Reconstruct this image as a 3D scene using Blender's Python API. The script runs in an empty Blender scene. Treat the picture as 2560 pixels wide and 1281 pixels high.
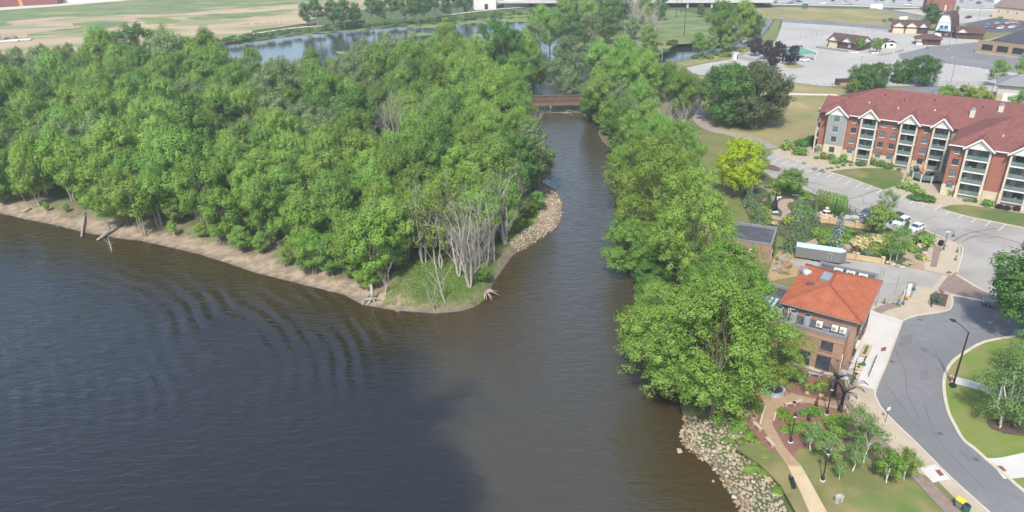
import bpy, bmesh, math, random
import numpy as np
from mathutils import Vector, Matrix, noise as mnoise
from mathutils.geometry import tessellate_polygon

SC = bpy.context.scene
COL = SC.collection
R = math.radians

# ------------------------------------------------------------------ camera
CAM_H, PITCH, ROLL, FPX = 65.0, R(26.0), R(-2.0), 1750.0      # a drone 65 m above the park
_f = Vector((0, math.cos(PITCH), -math.sin(PITCH)))
_u0 = Vector((0, math.sin(PITCH), math.cos(PITCH)))
_r0 = Vector((1, 0, 0))
_r = _r0 * math.cos(ROLL) + _u0 * math.sin(ROLL)
_u = _u0 * math.cos(ROLL) - _r0 * math.sin(ROLL)
cam_data = bpy.data.cameras.new('camera')
cam_data.sensor_width = 36.0
cam_data.lens = FPX / 2560 * 36.0
cam_data.clip_start = 1.0
cam_data.clip_end = 6000.0
cam = bpy.data.objects.new('camera', cam_data)
COL.objects.link(cam)
cam.matrix_world = Matrix(((_r.x, _u.x, -_f.x, 0), (_r.y, _u.y, -_f.y, 0), (_r.z, _u.z, -_f.z, CAM_H), (0, 0, 0, 1)))
SC.camera = cam

# ------------------------------------------------------------------ sky and sun
SUN_AZ, SUN_EL = R(196.7), R(52.0)
world = bpy.data.worlds.new('World')
SC.world = world
world.use_nodes = True
_n = world.node_tree.nodes
_sky = _n.new('ShaderNodeTexSky')
_sky.sky_type = 'NISHITA'
_sky.sun_disc = False
_sky.sun_elevation = SUN_EL
_sky.sun_rotation = SUN_AZ
_sky.altitude = 250
_sky.air_density = 1.0
_sky.dust_density = 2.0
_sky.ozone_density = 1.0
_bg = _n['Background']
_bg.inputs[1].default_value = 0.15
world.node_tree.links.new(_sky.outputs[0], _bg.inputs[0])
sun_data = bpy.data.lights.new('sun', 'SUN')
sun_data.energy = 2.9
sun_data.angle = R(4.0)
sun_data.color = (1.0, 0.95, 0.87)
sun = bpy.data.objects.new('sun', sun_data)
COL.objects.link(sun)
_sd = Vector((math.sin(SUN_AZ) * math.cos(SUN_EL), math.cos(SUN_AZ) * math.cos(SUN_EL), math.sin(SUN_EL)))
sun.rotation_euler = (-_sd).to_track_quat('-Z', 'Y').to_euler()
sun.location = (0, 0, 200)
SC.view_settings.view_transform = 'Standard'
SC.view_settings.look = 'None'
SC.view_settings.exposure = 0.78
SC.view_settings.gamma = 1.0
SC.cycles.max_bounces = 6
SC.cycles.diffuse_bounces = 3
SC.cycles.glossy_bounces = 3
SC.cycles.transmission_bounces = 3
SC.cycles.transparent_max_bounces = 6
SC.cycles.volume_bounces = 0
SC.cycles.volume_step_rate = 4.0
SC.cycles.use_adaptive_sampling = True
SC.cycles.adaptive_threshold = 0.015
SC.cycles.use_denoising = True

# ------------------------------------------------------------------ helpers
WZ = -2.5                                   # river level; the town stands at 0

def G(px, py, z=0.0):
    """map survey: the point of the level z that was measured at (px, py) on the aerial photograph"""
    d = _f + _r * ((px - 1280) / FPX) - _u * ((py - 640.5) / FPX)
    t = (z - CAM_H) / d.z
    return Vector((d.x * t, d.y * t, z))

def GP(pts, z=0.0):
    return [G(x, y, z) for x, y in pts]

def tag(o, label=None, cat=None, group=None, kind=None):
    if label: o['label'] = label
    if cat: o['category'] = cat
    if group: o['group'] = group
    if kind: o['kind'] = kind
    return o

def thing(name, label, cat, loc=(0, 0, 0), rz=0.0, group=None):
    o = bpy.data.objects.new(name, None)
    o.empty_display_size = 0.3
    COL.objects.link(o)
    o.location = loc
    o.rotation_euler = (0, 0, rz)
    return tag(o, label, cat, group)

def link(name, me, parent=None):
    o = bpy.data.objects.new(name, me)
    COL.objects.link(o)
    if parent is not None: o.parent = parent
    return o

def copy_tree(o, loc=None, rz=None, sc=None, label=None, parent=None, group=None):
    c = o.copy()
    COL.objects.link(c)
    if parent is not None: c.parent = parent
    if loc is not None: c.location = loc
    if rz is not None: c.rotation_euler = (0, 0, rz)
    if sc is not None: c.scale = sc if hasattr(sc, '__len__') else (sc, sc, sc)
    if label: c['label'] = label
    if group: c['group'] = group
    for ch in o.children:
        copy_tree(ch, parent=c)
    return c

class MB:
    """collects faces, builds one mesh object"""
    def __init__(s):
        s.v, s.f = [], []
    def add(s, vs, fs):
        b = len(s.v)
        s.v.extend([tuple(v) for v in vs])
        s.f.extend([tuple(b + i for i in f) for f in fs])
        return s
    def box(s, x0, x1, y0, y1, z0, z1):
        return s.add([(x0, y0, z0), (x1, y0, z0), (x1, y1, z0), (x0, y1, z0), (x0, y0, z1), (x1, y0, z1), (x1, y1, z1), (x0, y1, z1)],
                     [(0, 3, 2, 1), (4, 5, 6, 7), (0, 1, 5, 4), (1, 2, 6, 5), (2, 3, 7, 6), (3, 0, 4, 7)])
    def bar(s, p0, p1, w, h=None):
        """a square bar from p0 to p1"""
        h = h or w
        p0, p1 = Vector(p0), Vector(p1)
        d = (p1 - p0).normalized()
        a = Vector((0, 0, 1)) if abs(d.z) < 0.95 else Vector((1, 0, 0))
        x = d.cross(a).normalized() * w / 2
        y = d.cross(x).normalized() * h / 2
        vs = [p + i * x + j * y for p in (p0, p1) for i, j in ((-1, -1), (1, -1), (1, 1), (-1, 1))]
        return s.add(vs, [(0, 1, 2, 3), (7, 6, 5, 4), (0, 4, 5, 1), (1, 5, 6, 2), (2, 6, 7, 3), (3, 7, 4, 0)])
    def tube(s, pts, rad, n=6, cap=True):
        """a tapering tube through points"""
        pts = [Vector(p) for p in pts]
        b = len(s.v)
        for i, p in enumerate(pts):
            d = (pts[min(i + 1, len(pts) - 1)] - pts[max(i - 1, 0)])
            if d.length < 1e-6: d = Vector((0, 0, 1))
            d.normalize()
            a = Vector((0, 0, 1)) if abs(d.z) < 0.9 else Vector((1, 0, 0))
            x = d.cross(a).normalized()
            y = d.cross(x).normalized()
            r = rad[i] if hasattr(rad, '__len__') else rad
            for k in range(n):
                t = 2 * math.pi * k / n
                s.v.append(tuple(p + x * (r * math.cos(t)) + y * (r * math.sin(t))))
        for i in range(len(pts) - 1):
            for k in range(n):
                k2 = (k + 1) % n
                s.f.append((b + i * n + k, b + i * n + k2, b + (i + 1) * n + k2, b + (i + 1) * n + k))
        if cap:
            s.f.append(tuple(b + k for k in range(n))[::-1])
            s.f.append(tuple(b + (len(pts) - 1) * n + k for k in range(n)))
        return s
    def lathe(s, prof, n=12, c=(0, 0, 0)):
        """prof: list of (radius, z)"""
        b = len(s.v)
        for r, z in prof:
            for k in range(n):
                t = 2 * math.pi * k / n
                s.v.append((c[0] + r * math.cos(t), c[1] + r * math.sin(t), c[2] + z))
        for i in range(len(prof) - 1):
            for k in range(n):
                k2 = (k + 1) % n
                s.f.append((b + i * n + k, b + i * n + k2, b + (i + 1) * n + k2, b + (i + 1) * n + k))
        s.f.append(tuple(b + k for k in range(n))[::-1])
        s.f.append(tuple(b + (len(prof) - 1) * n + k for k in range(n)))
        return s
    def prism(s, poly, z0, z1):
        """vertical prism over a ground polygon [(x, y)]"""
        poly = [(p[0], p[1]) for p in poly]
        area = sum(poly[i][0] * poly[(i + 1) % len(poly)][1] - poly[(i + 1) % len(poly)][0] * poly[i][1] for i in range(len(poly)))
        if area < 0: poly = poly[::-1]
        n = len(poly)
        tri = tessellate_polygon([[Vector((x, y, 0)) for x, y in poly]])
        vs = [(x, y, z0) for x, y in poly] + [(x, y, z1) for x, y in poly]
        fs = []
        for t in tri:
            a, b, c = t
            pa, pb, pc = poly[a], poly[b], poly[c]
            if (pb[0] - pa[0]) * (pc[1] - pa[1]) - (pc[0] - pa[0]) * (pb[1] - pa[1]) < 0: a, c = c, a
            fs.append((a + n, b + n, c + n))
            fs.append((c, b, a))
        for i in range(n):
            j = (i + 1) % n
            fs.append((i, j, j + n, i + n))
        return s.add(vs, fs)
    def yprism(s, prof, y0, y1):
        """profile [(x, z)] counter-clockwise seen from -y, run from y0 to y1"""
        n = len(prof)
        vs = [(x, y0, z) for x, z in prof] + [(x, y1, z) for x, z in prof]
        fs = [tuple(range(n)), tuple(range(2 * n - 1, n - 1, -1))]
        for i in range(n):
            j = (i + 1) % n
            fs.append((j, i, i + n, j + n))
        return s.add(vs, fs)
    def xprism(s, prof, x0, x1):
        """profile [(y, z)] run along x"""
        n = len(prof)
        vs = [(x0, y, z) for y, z in prof] + [(x1, y, z) for y, z in prof]
        fs = [tuple(range(n - 1, -1, -1)), tuple(range(n, 2 * n))]
        for i in range(n):
            j = (i + 1) % n
            fs.append((i, j, j + n, i + n))
        return s.add(vs, fs)
    def blob(s, c, r, seed=0, amp=0.2, n=2, flat=1.0):
        """uneven lump (rock, shrub core)"""
        bm = bmesh.new()
        bmesh.ops.create_icosphere(bm, subdivisions=n, radius=1.0)
        rr = r if hasattr(r, '__len__') else (r, r, r)
        vs = []
        for v in bm.verts:
            k = 1 + amp * mnoise.noise(v.co * 1.7 + Vector((seed * 3.1, seed * 1.7, seed)))
            vs.append((c[0] + v.co.x * rr[0] * k, c[1] + v.co.y * rr[1] * k, c[2] + v.co.z * rr[2] * k * flat))
        bm.verts.index_update()
        fs = [tuple(v.index for v in f.verts) for f in bm.faces]
        bm.free()
        return s.add(vs, fs)
    def mesh(s, name, mat, smooth=False):
        me = bpy.data.meshes.new(name)
        me.from_pydata(s.v, [], s.f)
        if mat is not None: me.materials.append(mat)
        if smooth: me.polygons.foreach_set('use_smooth', [True] * len(me.polygons))
        me.update()
        return me
    def build(s, name, mat, parent=None, smooth=False):
        return link(name, s.mesh(name, mat, smooth), parent)

def bx(name, mat, parent, *a):
    return MB().box(*a).build(name, mat, parent)

# ------------------------------------------------------------------ materials
MATS = {}
def M(name, c1, c2=None, scale=1.0, rough=0.8, bump=0.0, bscale=None, spec=0.3, metal=0.0, detail=4.0, c3=None, scale3=0.05, stretch=None, contrast=(0.35, 0.65), bdist=0.02, c3r=(0.5, 0.7)):
    if name in MATS: return MATS[name]
    m = bpy.data.materials.new(name)
    m.use_nodes = True
    nt = m.node_tree
    b = nt.nodes['Principled BSDF']
    b.inputs['Roughness'].default_value = rough
    b.inputs['Specular IOR Level'].default_value = spec
    b.inputs['Metallic'].default_value = metal
    tc = nt.nodes.new('ShaderNodeTexCoord')
    co = tc.outputs['Object']
    if stretch:
        mp = nt.nodes.new('ShaderNodeMapping')
        mp.inputs['Scale'].default_value = stretch
        nt.links.new(co, mp.inputs[0]); co = mp.outputs[0]
    def nz(sc, det=detail):
        t = nt.nodes.new('ShaderNodeTexNoise')
        t.inputs['Scale'].default_value = sc
        t.inputs['Detail'].default_value = det
        nt.links.new(co, t.inputs['Vector'])
        return t.outputs['Fac']
    def ramp(fac, lo, hi):
        r = nt.nodes.new('ShaderNodeMapRange')
        r.inputs[1].default_value, r.inputs[2].default_value = lo, hi
        nt.links.new(fac, r.inputs[0])
        return r.outputs[0]
    def mix(fac, a, bb):
        x = nt.nodes.new('ShaderNodeMix'); x.data_type = 'RGBA'
        nt.links.new(fac, x.inputs[0])
        for s_, i in ((a, 6), (bb, 7)):
            if isinstance(s_, tuple): x.inputs[i].default_value = (*s_, 1)
            else: nt.links.new(s_, x.inputs[i])
        return x.outputs[2]
    if c2 is None:
        b.inputs['Base Color'].default_value = (*c1, 1)
    else:
        c = mix(ramp(nz(scale), *contrast), c1, c2)
        if c3 is not None:
            c = mix(ramp(nz(scale3, 3.0), *c3r), c, c3)
        nt.links.new(c, b.inputs['Base Color'])
    if bump:
        bp = nt.nodes.new('ShaderNodeBump')
        bp.inputs['Strength'].default_value = bump
        bp.inputs['Distance'].default_value = bdist
        nt.links.new(nz(bscale or scale * 4), bp.inputs['Height'])
        nt.links.new(bp.outputs[0], b.inputs['Normal'])
    MATS[name] = m
    return m

def leaf_mat(name, ca, cb, hue=0.05, trans=0.3, val=0.25):
    """leaves: reflected and transmitted light, colour varies from tree to tree and along the crown"""
    m = bpy.data.materials.new(name)
    m.use_nodes = True
    nt = m.node_tree
    nt.nodes.remove(nt.nodes['Principled BSDF'])
    out = nt.nodes['Material Output']
    tc = nt.nodes.new('ShaderNodeTexCoord')
    t = nt.nodes.new('ShaderNodeTexNoise'); t.inputs['Scale'].default_value = 0.55; t.inputs['Detail'].default_value = 5
    t.inputs['Roughness'].default_value = 0.7
    nt.links.new(tc.outputs['Object'], t.inputs['Vector'])
    mr = nt.nodes.new('ShaderNodeMapRange'); mr.inputs[1].default_value = 0.3; mr.inputs[2].default_value = 0.7
    nt.links.new(t.outputs['Fac'], mr.inputs[0])
    mx = nt.nodes.new('ShaderNodeMix'); mx.data_type = 'RGBA'
    nt.links.new(mr.outputs[0], mx.inputs[0])
    mx.inputs[6].default_value = (*ca, 1); mx.inputs[7].default_value = (*cb, 1)
    oi = nt.nodes.new('ShaderNodeObjectInfo')
    hs = nt.nodes.new('ShaderNodeHueSaturation')
    h1 = nt.nodes.new('ShaderNodeMapRange'); h1.inputs[3].default_value = 0.5 - hue; h1.inputs[4].default_value = 0.5 + hue
    nt.links.new(oi.outputs['Random'], h1.inputs[0]); nt.links.new(h1.outputs[0], hs.inputs['Hue'])
    wn = nt.nodes.new('ShaderNodeTexWhiteNoise'); wn.noise_dimensions = '1D'
    nt.links.new(oi.outputs['Random'], wn.inputs['W'])
    v1 = nt.nodes.new('ShaderNodeMapRange'); v1.inputs[3].default_value = 1 - val; v1.inputs[4].default_value = 1 + val
    nt.links.new(wn.outputs['Value'], v1.inputs[0]); nt.links.new(v1.outputs[0], hs.inputs['Value'])
    nt.links.new(mx.outputs[2], hs.inputs['Color'])
    di = nt.nodes.new('ShaderNodeBsdfDiffuse'); tr = nt.nodes.new('ShaderNodeBsdfTranslucent'); gl = nt.nodes.new('ShaderNodeBsdfGlossy')
    gl.inputs['Roughness'].default_value = 0.45
    nt.links.new(hs.outputs[0], di.inputs[0]); nt.links.new(hs.outputs[0], tr.inputs[0])
    m1 = nt.nodes.new('ShaderNodeMixShader'); m1.inputs[0].default_value = trans
    nt.links.new(di.outputs[0], m1.inputs[1]); nt.links.new(tr.outputs[0], m1.inputs[2])
    m2 = nt.nodes.new('ShaderNodeMixShader'); m2.inputs[0].default_value = 0.012
    nt.links.new(m1.outputs[0], m2.inputs[1]); nt.links.new(gl.outputs[0], m2.inputs[2])
    nt.links.new(m2.outputs[0], out.inputs['Surface'])
    return m

# ------------------------------------------------------------------ terrain and water
LEFT_SHORE = [(0, 534), (84, 553), (144, 564), (208, 581), (286, 595), (353, 603), (420, 618), (504, 638), (571, 660), (638, 682), (705, 699),
              (773, 716), (860, 737), (907, 763), (984, 776), (1085, 784), (1152, 779), (1189, 766), (1223, 739), (1230, 712), (1253, 679),
              (1283, 638), (1300, 627), (1347, 598), (1387, 571), (1401, 538), (1401, 507), (1384, 477), (1354, 457), (1327, 445), (1318, 410),
              (1316, 370), (1320, 330), (1326, 296), (1330, 270), (1334, 240), (1338, 215), (1330, 190), (1325, 165)]
RIGHT_SHORE = [(1400, 165), (1405, 195), (1415, 225), (1452, 262), (1456, 285), (1475, 302), (1500, 318), (1495, 334), (1508, 356), (1526, 372),
               (1545, 400), (1548, 450), (1555, 520), (1568, 600), (1595, 680), (1615, 740), (1618, 800), (1640, 860), (1675, 930), (1698, 1000),
               (1712, 1057), (1704, 1081), (1708, 1108), (1724, 1124), (1755, 1144), (1782, 1161), (1810, 1203), (1822, 1224), (1843, 1250), (1859, 1281)]
_L = [p.xy for p in GP(LEFT_SHORE, WZ)]
_Rr = [p.xy for p in GP(RIGHT_SHORE, WZ)]
RIVER = [Vector((-900, 330)), Vector((-300, 215))] + _L + _Rr + [Vector((30, 30)), Vector((36, -260)), Vector((-900, -260))]
POND = [p.xy for p in GP([(380, 160), (545, 118), (620, 105), (700, 91), (837, 77), (973, 66), (1100, 56), (1217, 46), (1334, 34), (1420, 30), (1440, 60), (1410, 100),
                          (1460, 150), (1430, 190), (1330, 200), (1290, 160), (1150, 160), (1000, 185), (860, 195), (700, 185), (545, 175)], WZ)]
CREEK = [p.xy for p in GP([(1430, 170), (1560, 150), (1658, 138), (1676, 126), (1700, 115), (1730, 112), (1770, 120), (1850, 98), (1872, 94), (1862, 108),
                           (1790, 133), (1690, 152), (1560, 182), (1440, 205)], WZ)]
BACK = [p.xy for p in GP([(440, 222), (540, 214), (640, 212), (720, 216), (740, 226), (640, 232), (520, 236)], WZ)]

def seg_dist(X, Y, poly, closed=True):
    d = np.full(X.shape, 1e9)
    n = len(poly)
    for i in range(n if closed else n - 1):
        a, b = poly[i], poly[(i + 1) % n]
        ex, ey = b[0] - a[0], b[1] - a[1]
        l2 = ex * ex + ey * ey + 1e-9
        t = np.clip(((X - a[0]) * ex + (Y - a[1]) * ey) / l2, 0, 1)
        d = np.minimum(d, np.hypot(X - a[0] - t * ex, Y - a[1] - t * ey))
    return d

def inside(X, Y, poly):
    c = np.zeros(X.shape, bool)
    n = len(poly)
    for i in range(n):
        a, b = poly[i], poly[(i + 1) % n]
        if a[1] == b[1]: continue
        m = ((a[1] > Y) != (b[1] > Y)) & (X < (b[0] - a[0]) * (Y - a[1]) / (b[1] - a[1]) + a[0])
        c ^= m
    return c

def sdf(X, Y, poly):
    d = seg_dist(X, Y, poly)
    return np.where(inside(X, Y, poly), -d, d)

def vnoise(X, Y, s, seed=0):
    """cheap smooth value noise"""
    rng = np.random.RandomState(seed)
    T = rng.rand(256, 256)
    x, y = X * s, Y * s
    xi, yi = np.floor(x).astype(int), np.floor(y).astype(int)
    fx, fy = x - xi, y - yi
    fx, fy = fx * fx * (3 - 2 * fx), fy * fy * (3 - 2 * fy)
    g = lambda i, j: T[(xi + i) % 256, (yi + j) % 256]
    return (g(0, 0) * (1 - fx) + g(1, 0) * fx) * (1 - fy) + (g(0, 1) * (1 - fx) + g(1, 1) * fx) * fy

# the middle of the channel divides the wooded spit from the town
_MID = [(p + q) / 2 for p, q in ((G(1085, 784).xy, G(1700, 1000).xy), (G(1283, 638).xy, G(1640, 680).xy), (G(1400, 520).xy, G(1600, 520).xy),
                                 (G(1322, 400).xy, G(1560, 400).xy), (G(1326, 296).xy, G(1456, 285).xy))]
def is_spit(X, Y):
    ys = [m.y for m in _MID]; xs = [m.x for m in _MID]
    return X < np.interp(Y, ys, xs)

def land_z(X, Y):
    X = np.asarray(X, float); Y = np.asarray(Y, float)
    dr = sdf(X, Y, RIVER)
    d = np.minimum(np.minimum(dr, sdf(X, Y, POND)), np.minimum(sdf(X, Y, CREEK), sdf(X, Y, BACK)))
    spit = is_spit(X, Y)
    far = np.clip((Y - 275) / 60, 0, 1)
    plat = np.where(spit, -1.1 + 0.6 * far, 0.0)
    wild = np.where(spit, 1.0, 0.0)
    slope = np.where(spit, 0.13, 0.32) + np.where(dr > 60, 0.1, 0)
    cut = np.where(spit & (X > -22) & (Y < 150), 0.5, 0)          # the tip ends in a cut bank
    z = WZ + np.clip((slope + cut) * d + wild * 0.3 * (vnoise(X, Y, 0.35, 3) - 0.5) * np.clip(d / 3, 0, 1), -1.6, 9)
    z = np.minimum(z, plat + wild * 0.5 * (vnoise(X, Y, 0.12, 5) - 0.5))
    return z, d, dr, spit

def make_terrain():
    xs = np.concatenate([-np.geomspace(2600, 215, 26), np.arange(-210, 150, 1.3), np.geomspace(152, 2600, 40)])
    ys = np.concatenate([[-1500, -700, -300, -120, -40, 0, 20, 32], np.arange(40, 232, 1.3), np.arange(232, 330, 3.0), np.geomspace(332, 3500, 95)])
    X, Y = np.meshgrid(xs, ys)
    Z, d, dr, spit = land_z(X, Y)
    Z = Z - np.where(~spit & (d > 9), 0.03, 0)
    nx, ny = len(xs), len(ys)
    v = np.stack([X.ravel(), Y.ravel(), Z.ravel()], 1)
    i = np.arange(nx * ny).reshape(ny, nx)
    f = np.stack([i[:-1, :-1].ravel(), i[:-1, 1:].ravel(), i[1:, 1:].ravel(), i[1:, :-1].ravel()], 1)
    me = bpy.data.meshes.new('ground')
    me.vertices.add(len(v)); me.vertices.foreach_set('co', v.ravel())
    me.loops.add(f.size); me.loops.foreach_set('vertex_index', f.ravel())
    me.polygons.add(len(f)); me.polygons.foreach_set('loop_start', np.arange(0, f.size, 4)); me.polygons.foreach_set('loop_total', np.full(len(f), 4))
    me.polygons.foreach_set('use_smooth', np.ones(len(f), bool))
    me.update(); me.validate()
    # what the ground is made of: R sand, G mown dry grass, B wet earth
    w = vnoise(X, Y, 0.22, 1) * 4 + vnoise(X, Y, 0.06, 2) * 4
    sand = spit & (dr < 1.2 + w * 0.85) & (dr > -4)
    tip = spit & (X > -20) & (Y < 150)
    sand = np.where(tip, np.where(dr < 1.2 + w * 0.35, 0.55, 0.0), np.where(sand, 1.0, 0.0))
    sand = np.where(spit & (dr >= 1.2 + w * 0.85) & (dr < 7 + w) & ~tip, 0.4, sand)
    town = (~spit) & (Y < 420) & (X > 35)
    dry = np.where(town, 1.0, 0.0)
    wet = np.where((dr < 0.6) & (dr > -3), 1.0, 0.0)
    mudp = G(1522, 352)
    wet = np.where((np.hypot(X - mudp.x, Y - mudp.y) < 11) & (dr < 5) & (dr > -3) & ~spit, 1.0, wet)
    colr = np.stack([sand.ravel(), dry.ravel(), wet.ravel(), np.ones(nx * ny)], 1)
    a = me.color_attributes.new('soil', 'FLOAT_COLOR', 'POINT')
    a.data.foreach_set('color', colr.ravel())
    o = link('ground', me)
    tag(o, kind='structure')
    m = M('ground_soil', (0.055, 0.085, 0.025), (0.085, 0.12, 0.035), scale=0.5, rough=0.95, bump=0.4, bscale=3, bdist=0.1, c3=(0.11, 0.09, 0.05), scale3=0.09)
    nt = m.node_tree
    b = nt.nodes['Principled BSDF']
    old = b.inputs['Base Color'].links[0].from_socket
    at = nt.nodes.new('ShaderNodeAttribute'); at.attribute_name = 'soil'
    sp = nt.nodes.new('ShaderNodeSeparateColor'); nt.links.new(at.outputs['Color'], sp.inputs[0])
    tc = nt.nodes.new('ShaderNodeTexCoord')
    def two(c1, c2, s, lo=0.4, hi=0.6):
        t = nt.nodes.new('ShaderNodeTexNoise'); t.inputs['Scale'].default_value = s; t.inputs['Detail'].default_value = 6
        nt.links.new(tc.outputs['Object'], t.inputs['Vector'])
        mr = nt.nodes.new('ShaderNodeMapRange'); mr.inputs[1].default_value = lo; mr.inputs[2].default_value = hi
        nt.links.new(t.outputs['Fac'], mr.inputs[0])
        x = nt.nodes.new('ShaderNodeMix'); x.data_type = 'RGBA'; nt.links.new(mr.outputs[0], x.inputs[0])
        x.inputs[6].default_value = (*c1, 1); x.inputs[7].default_value = (*c2, 1)
        return x.outputs[2]
    def over(a_, b_, fac):
        x = nt.nodes.new('ShaderNodeMix'); x.data_type = 'RGBA'; nt.links.new(fac, x.inputs[0])
        nt.links.new(a_, x.inputs[6]); nt.links.new(b_, x.inputs[7])
        return x.outputs[2]
    c = over(old, two((0.17, 0.16, 0.06), (0.12, 0.15, 0.045), 0.12), sp.outputs[1])
    c = over(c, two((0.34, 0.265, 0.18), (0.20, 0.155, 0.105), 0.45, 0.35, 0.65), sp.outputs[0])
    c = over(c, two((0.115, 0.095, 0.078), (0.155, 0.125, 0.098), 0.6), sp.outputs[2])
    nt.links.new(c, b.inputs['Base Color'])
    me.materials.append(m)

make_terrain()

def water_mat(name, ripple=0.5, swell=True):
    m = bpy.data.materials.new(name)
    m.use_nodes = True
    nt = m.node_tree; N = nt.nodes; Lk = nt.links.new
    b = N['Principled BSDF']
    b.inputs['Roughness'].default_value = 0.06
    b.inputs['IOR'].default_value = 1.65
    tc = N.new('ShaderNodeTexCoord')
    sx = N.new('ShaderNodeSeparateXYZ'); Lk(tc.outputs['Object'], sx.inputs[0])
    def math_(op, a, c=None):
        n = N.new('ShaderNodeMath'); n.operation = op
        for k, q in ((0, a), (1, c)):
            if q is None: continue
            if isinstance(q, (int, float)): n.inputs[k].default_value = q
            else: Lk(q, n.inputs[k])
        return n.outputs[0]
    def nz(s, d=3, rot=0, st=(1, 1, 1), dist=0.0):
        mp = N.new('ShaderNodeMapping'); mp.inputs['Rotation'].default_value = (0, 0, rot); mp.inputs['Scale'].default_value = st
        Lk(tc.outputs['Object'], mp.inputs[0])
        t = N.new('ShaderNodeTexNoise'); t.inputs['Scale'].default_value = s; t.inputs['Detail'].default_value = d; t.inputs['Distortion'].default_value = dist
        Lk(mp.outputs[0], t.inputs['Vector'])
        return t.outputs['Fac']
    def rng(x, lo, hi, a=0.0, c=1.0):
        r = N.new('ShaderNodeMapRange'); r.interpolation_type = 'SMOOTHSTEP'
        r.inputs[1].default_value = lo; r.inputs[2].default_value = hi; r.inputs[3].default_value = a; r.inputs[4].default_value = c
        Lk(x, r.inputs[0]); return r.outputs[0]
    h = math_('MULTIPLY', math_('SUBTRACT', nz(0.55, 4, R(-32), (0.55, 1.9, 1), 0.8), 0.5), 0.38 * ripple)
    h = math_('ADD', h, math_('MULTIPLY', math_('SUBTRACT', nz(0.28, 3, R(-15), (1, 1.7, 1)), 0.5), 0.16 * ripple))
    if swell:
        # the muddy tributary meets the clear dark river along a ragged front
        e = math_('ADD', sx.outputs[0], math_('MULTIPLY', sx.outputs[1], 0.20))
        e = math_('ADD', e, math_('MULTIPLY', math_('SUBTRACT', nz(0.055, 6, 0, (1, 1, 1), 1.2), 0.5), 26.0))
        mud = rng(e, 2.0, 13.0)
        mx = N.new('ShaderNodeMix'); mx.data_type = 'RGBA'; Lk(mud, mx.inputs[0])
        mx.inputs[6].default_value = (0.014, 0.013, 0.011, 1); mx.inputs[7].default_value = (0.050, 0.044, 0.028, 1)
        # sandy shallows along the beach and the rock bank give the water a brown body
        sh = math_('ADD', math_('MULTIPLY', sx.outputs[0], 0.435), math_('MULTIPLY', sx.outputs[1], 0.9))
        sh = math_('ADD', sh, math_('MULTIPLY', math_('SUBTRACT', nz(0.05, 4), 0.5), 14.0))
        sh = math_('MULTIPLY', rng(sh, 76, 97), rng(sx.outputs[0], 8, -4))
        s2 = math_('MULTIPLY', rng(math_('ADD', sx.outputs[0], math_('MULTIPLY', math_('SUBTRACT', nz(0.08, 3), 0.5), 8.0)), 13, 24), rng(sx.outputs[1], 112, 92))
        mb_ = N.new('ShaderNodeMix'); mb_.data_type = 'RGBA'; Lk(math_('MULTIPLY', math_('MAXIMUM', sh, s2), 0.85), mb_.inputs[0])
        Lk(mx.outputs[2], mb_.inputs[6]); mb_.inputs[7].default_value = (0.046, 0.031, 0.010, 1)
        Lk(mb_.outputs[2], b.inputs['Base Color'])
        # a train of wake waves rolling in on the spit
        wv = N.new('ShaderNodeTexWave'); wv.wave_type = 'RINGS'; wv.rings_direction = 'Z'; wv.wave_profile = 'SIN'
        mp = N.new('ShaderNodeMapping'); mp.vector_type = 'POINT'; mp.inputs['Location'].default_value = (137, -54, 0)
        Lk(tc.outputs['Object'], mp.inputs[0]); Lk(mp.outputs[0], wv.inputs['Vector'])
        wv.inputs['Scale'].default_value = 0.098; wv.inputs['Distortion'].default_value = 11.0; wv.inputs['Detail'].default_value = 2.0; wv.inputs['Detail Scale'].default_value = 0.3
        near = math_('MULTIPLY', rng(sx.outputs[1], 74, 104), rng(sx.outputs[0], -8, -22))
        cd = math_('SQRT', math_('ADD', math_('POWER', math_('ADD', sx.outputs[0], 42.0), 2.0), math_('POWER', math_('MULTIPLY', math_('SUBTRACT', sx.outputs[1], 102.0), 1.3), 2.0)))
        near = math_('MULTIPLY', near, math_('MULTIPLY', rng(cd, 70, 22, 0.12, 1.0), rng(nz(0.07, 3), 0.36, 0.62, 0.15, 1.1)))
        h = math_('ADD', h, math_('MULTIPLY', math_('MULTIPLY', wv.outputs['Fac'], near), 0.30))
    else:
        b.inputs['Base Color'].default_value = (0.03, 0.035, 0.025, 1)
    bp = N.new('ShaderNodeBump'); bp.inputs['Strength'].default_value = 1.0; bp.inputs['Distance'].default_value = 1.0
    Lk(h, bp.inputs['Height']); Lk(bp.outputs[0], b.inputs['Normal'])
    return m

def flat(name, pts, z, mat, kind='structure'):
    tri = tessellate_polygon([[Vector((p[0], p[1], 0)) for p in pts]])
    mb = MB()
    fs = []
    for a, b, c in tri:
        pa, pb, pc = pts[a], pts[b], pts[c]
        if (pb[0] - pa[0]) * (pc[1] - pa[1]) - (pc[0] - pa[0]) * (pb[1] - pa[1]) < 0: a, c = c, a
        fs.append((a, b, c))
    mb.add([(p[0], p[1], z) for p in pts], fs)
    return tag(mb.build(name, mat), kind=kind)

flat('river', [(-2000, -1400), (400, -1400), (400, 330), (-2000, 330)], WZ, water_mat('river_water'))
flat('pond', [(-900, 330), (400, 330), (400, 800), (-900, 800)], WZ, water_mat('pond_water', 0.12, False))

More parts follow.
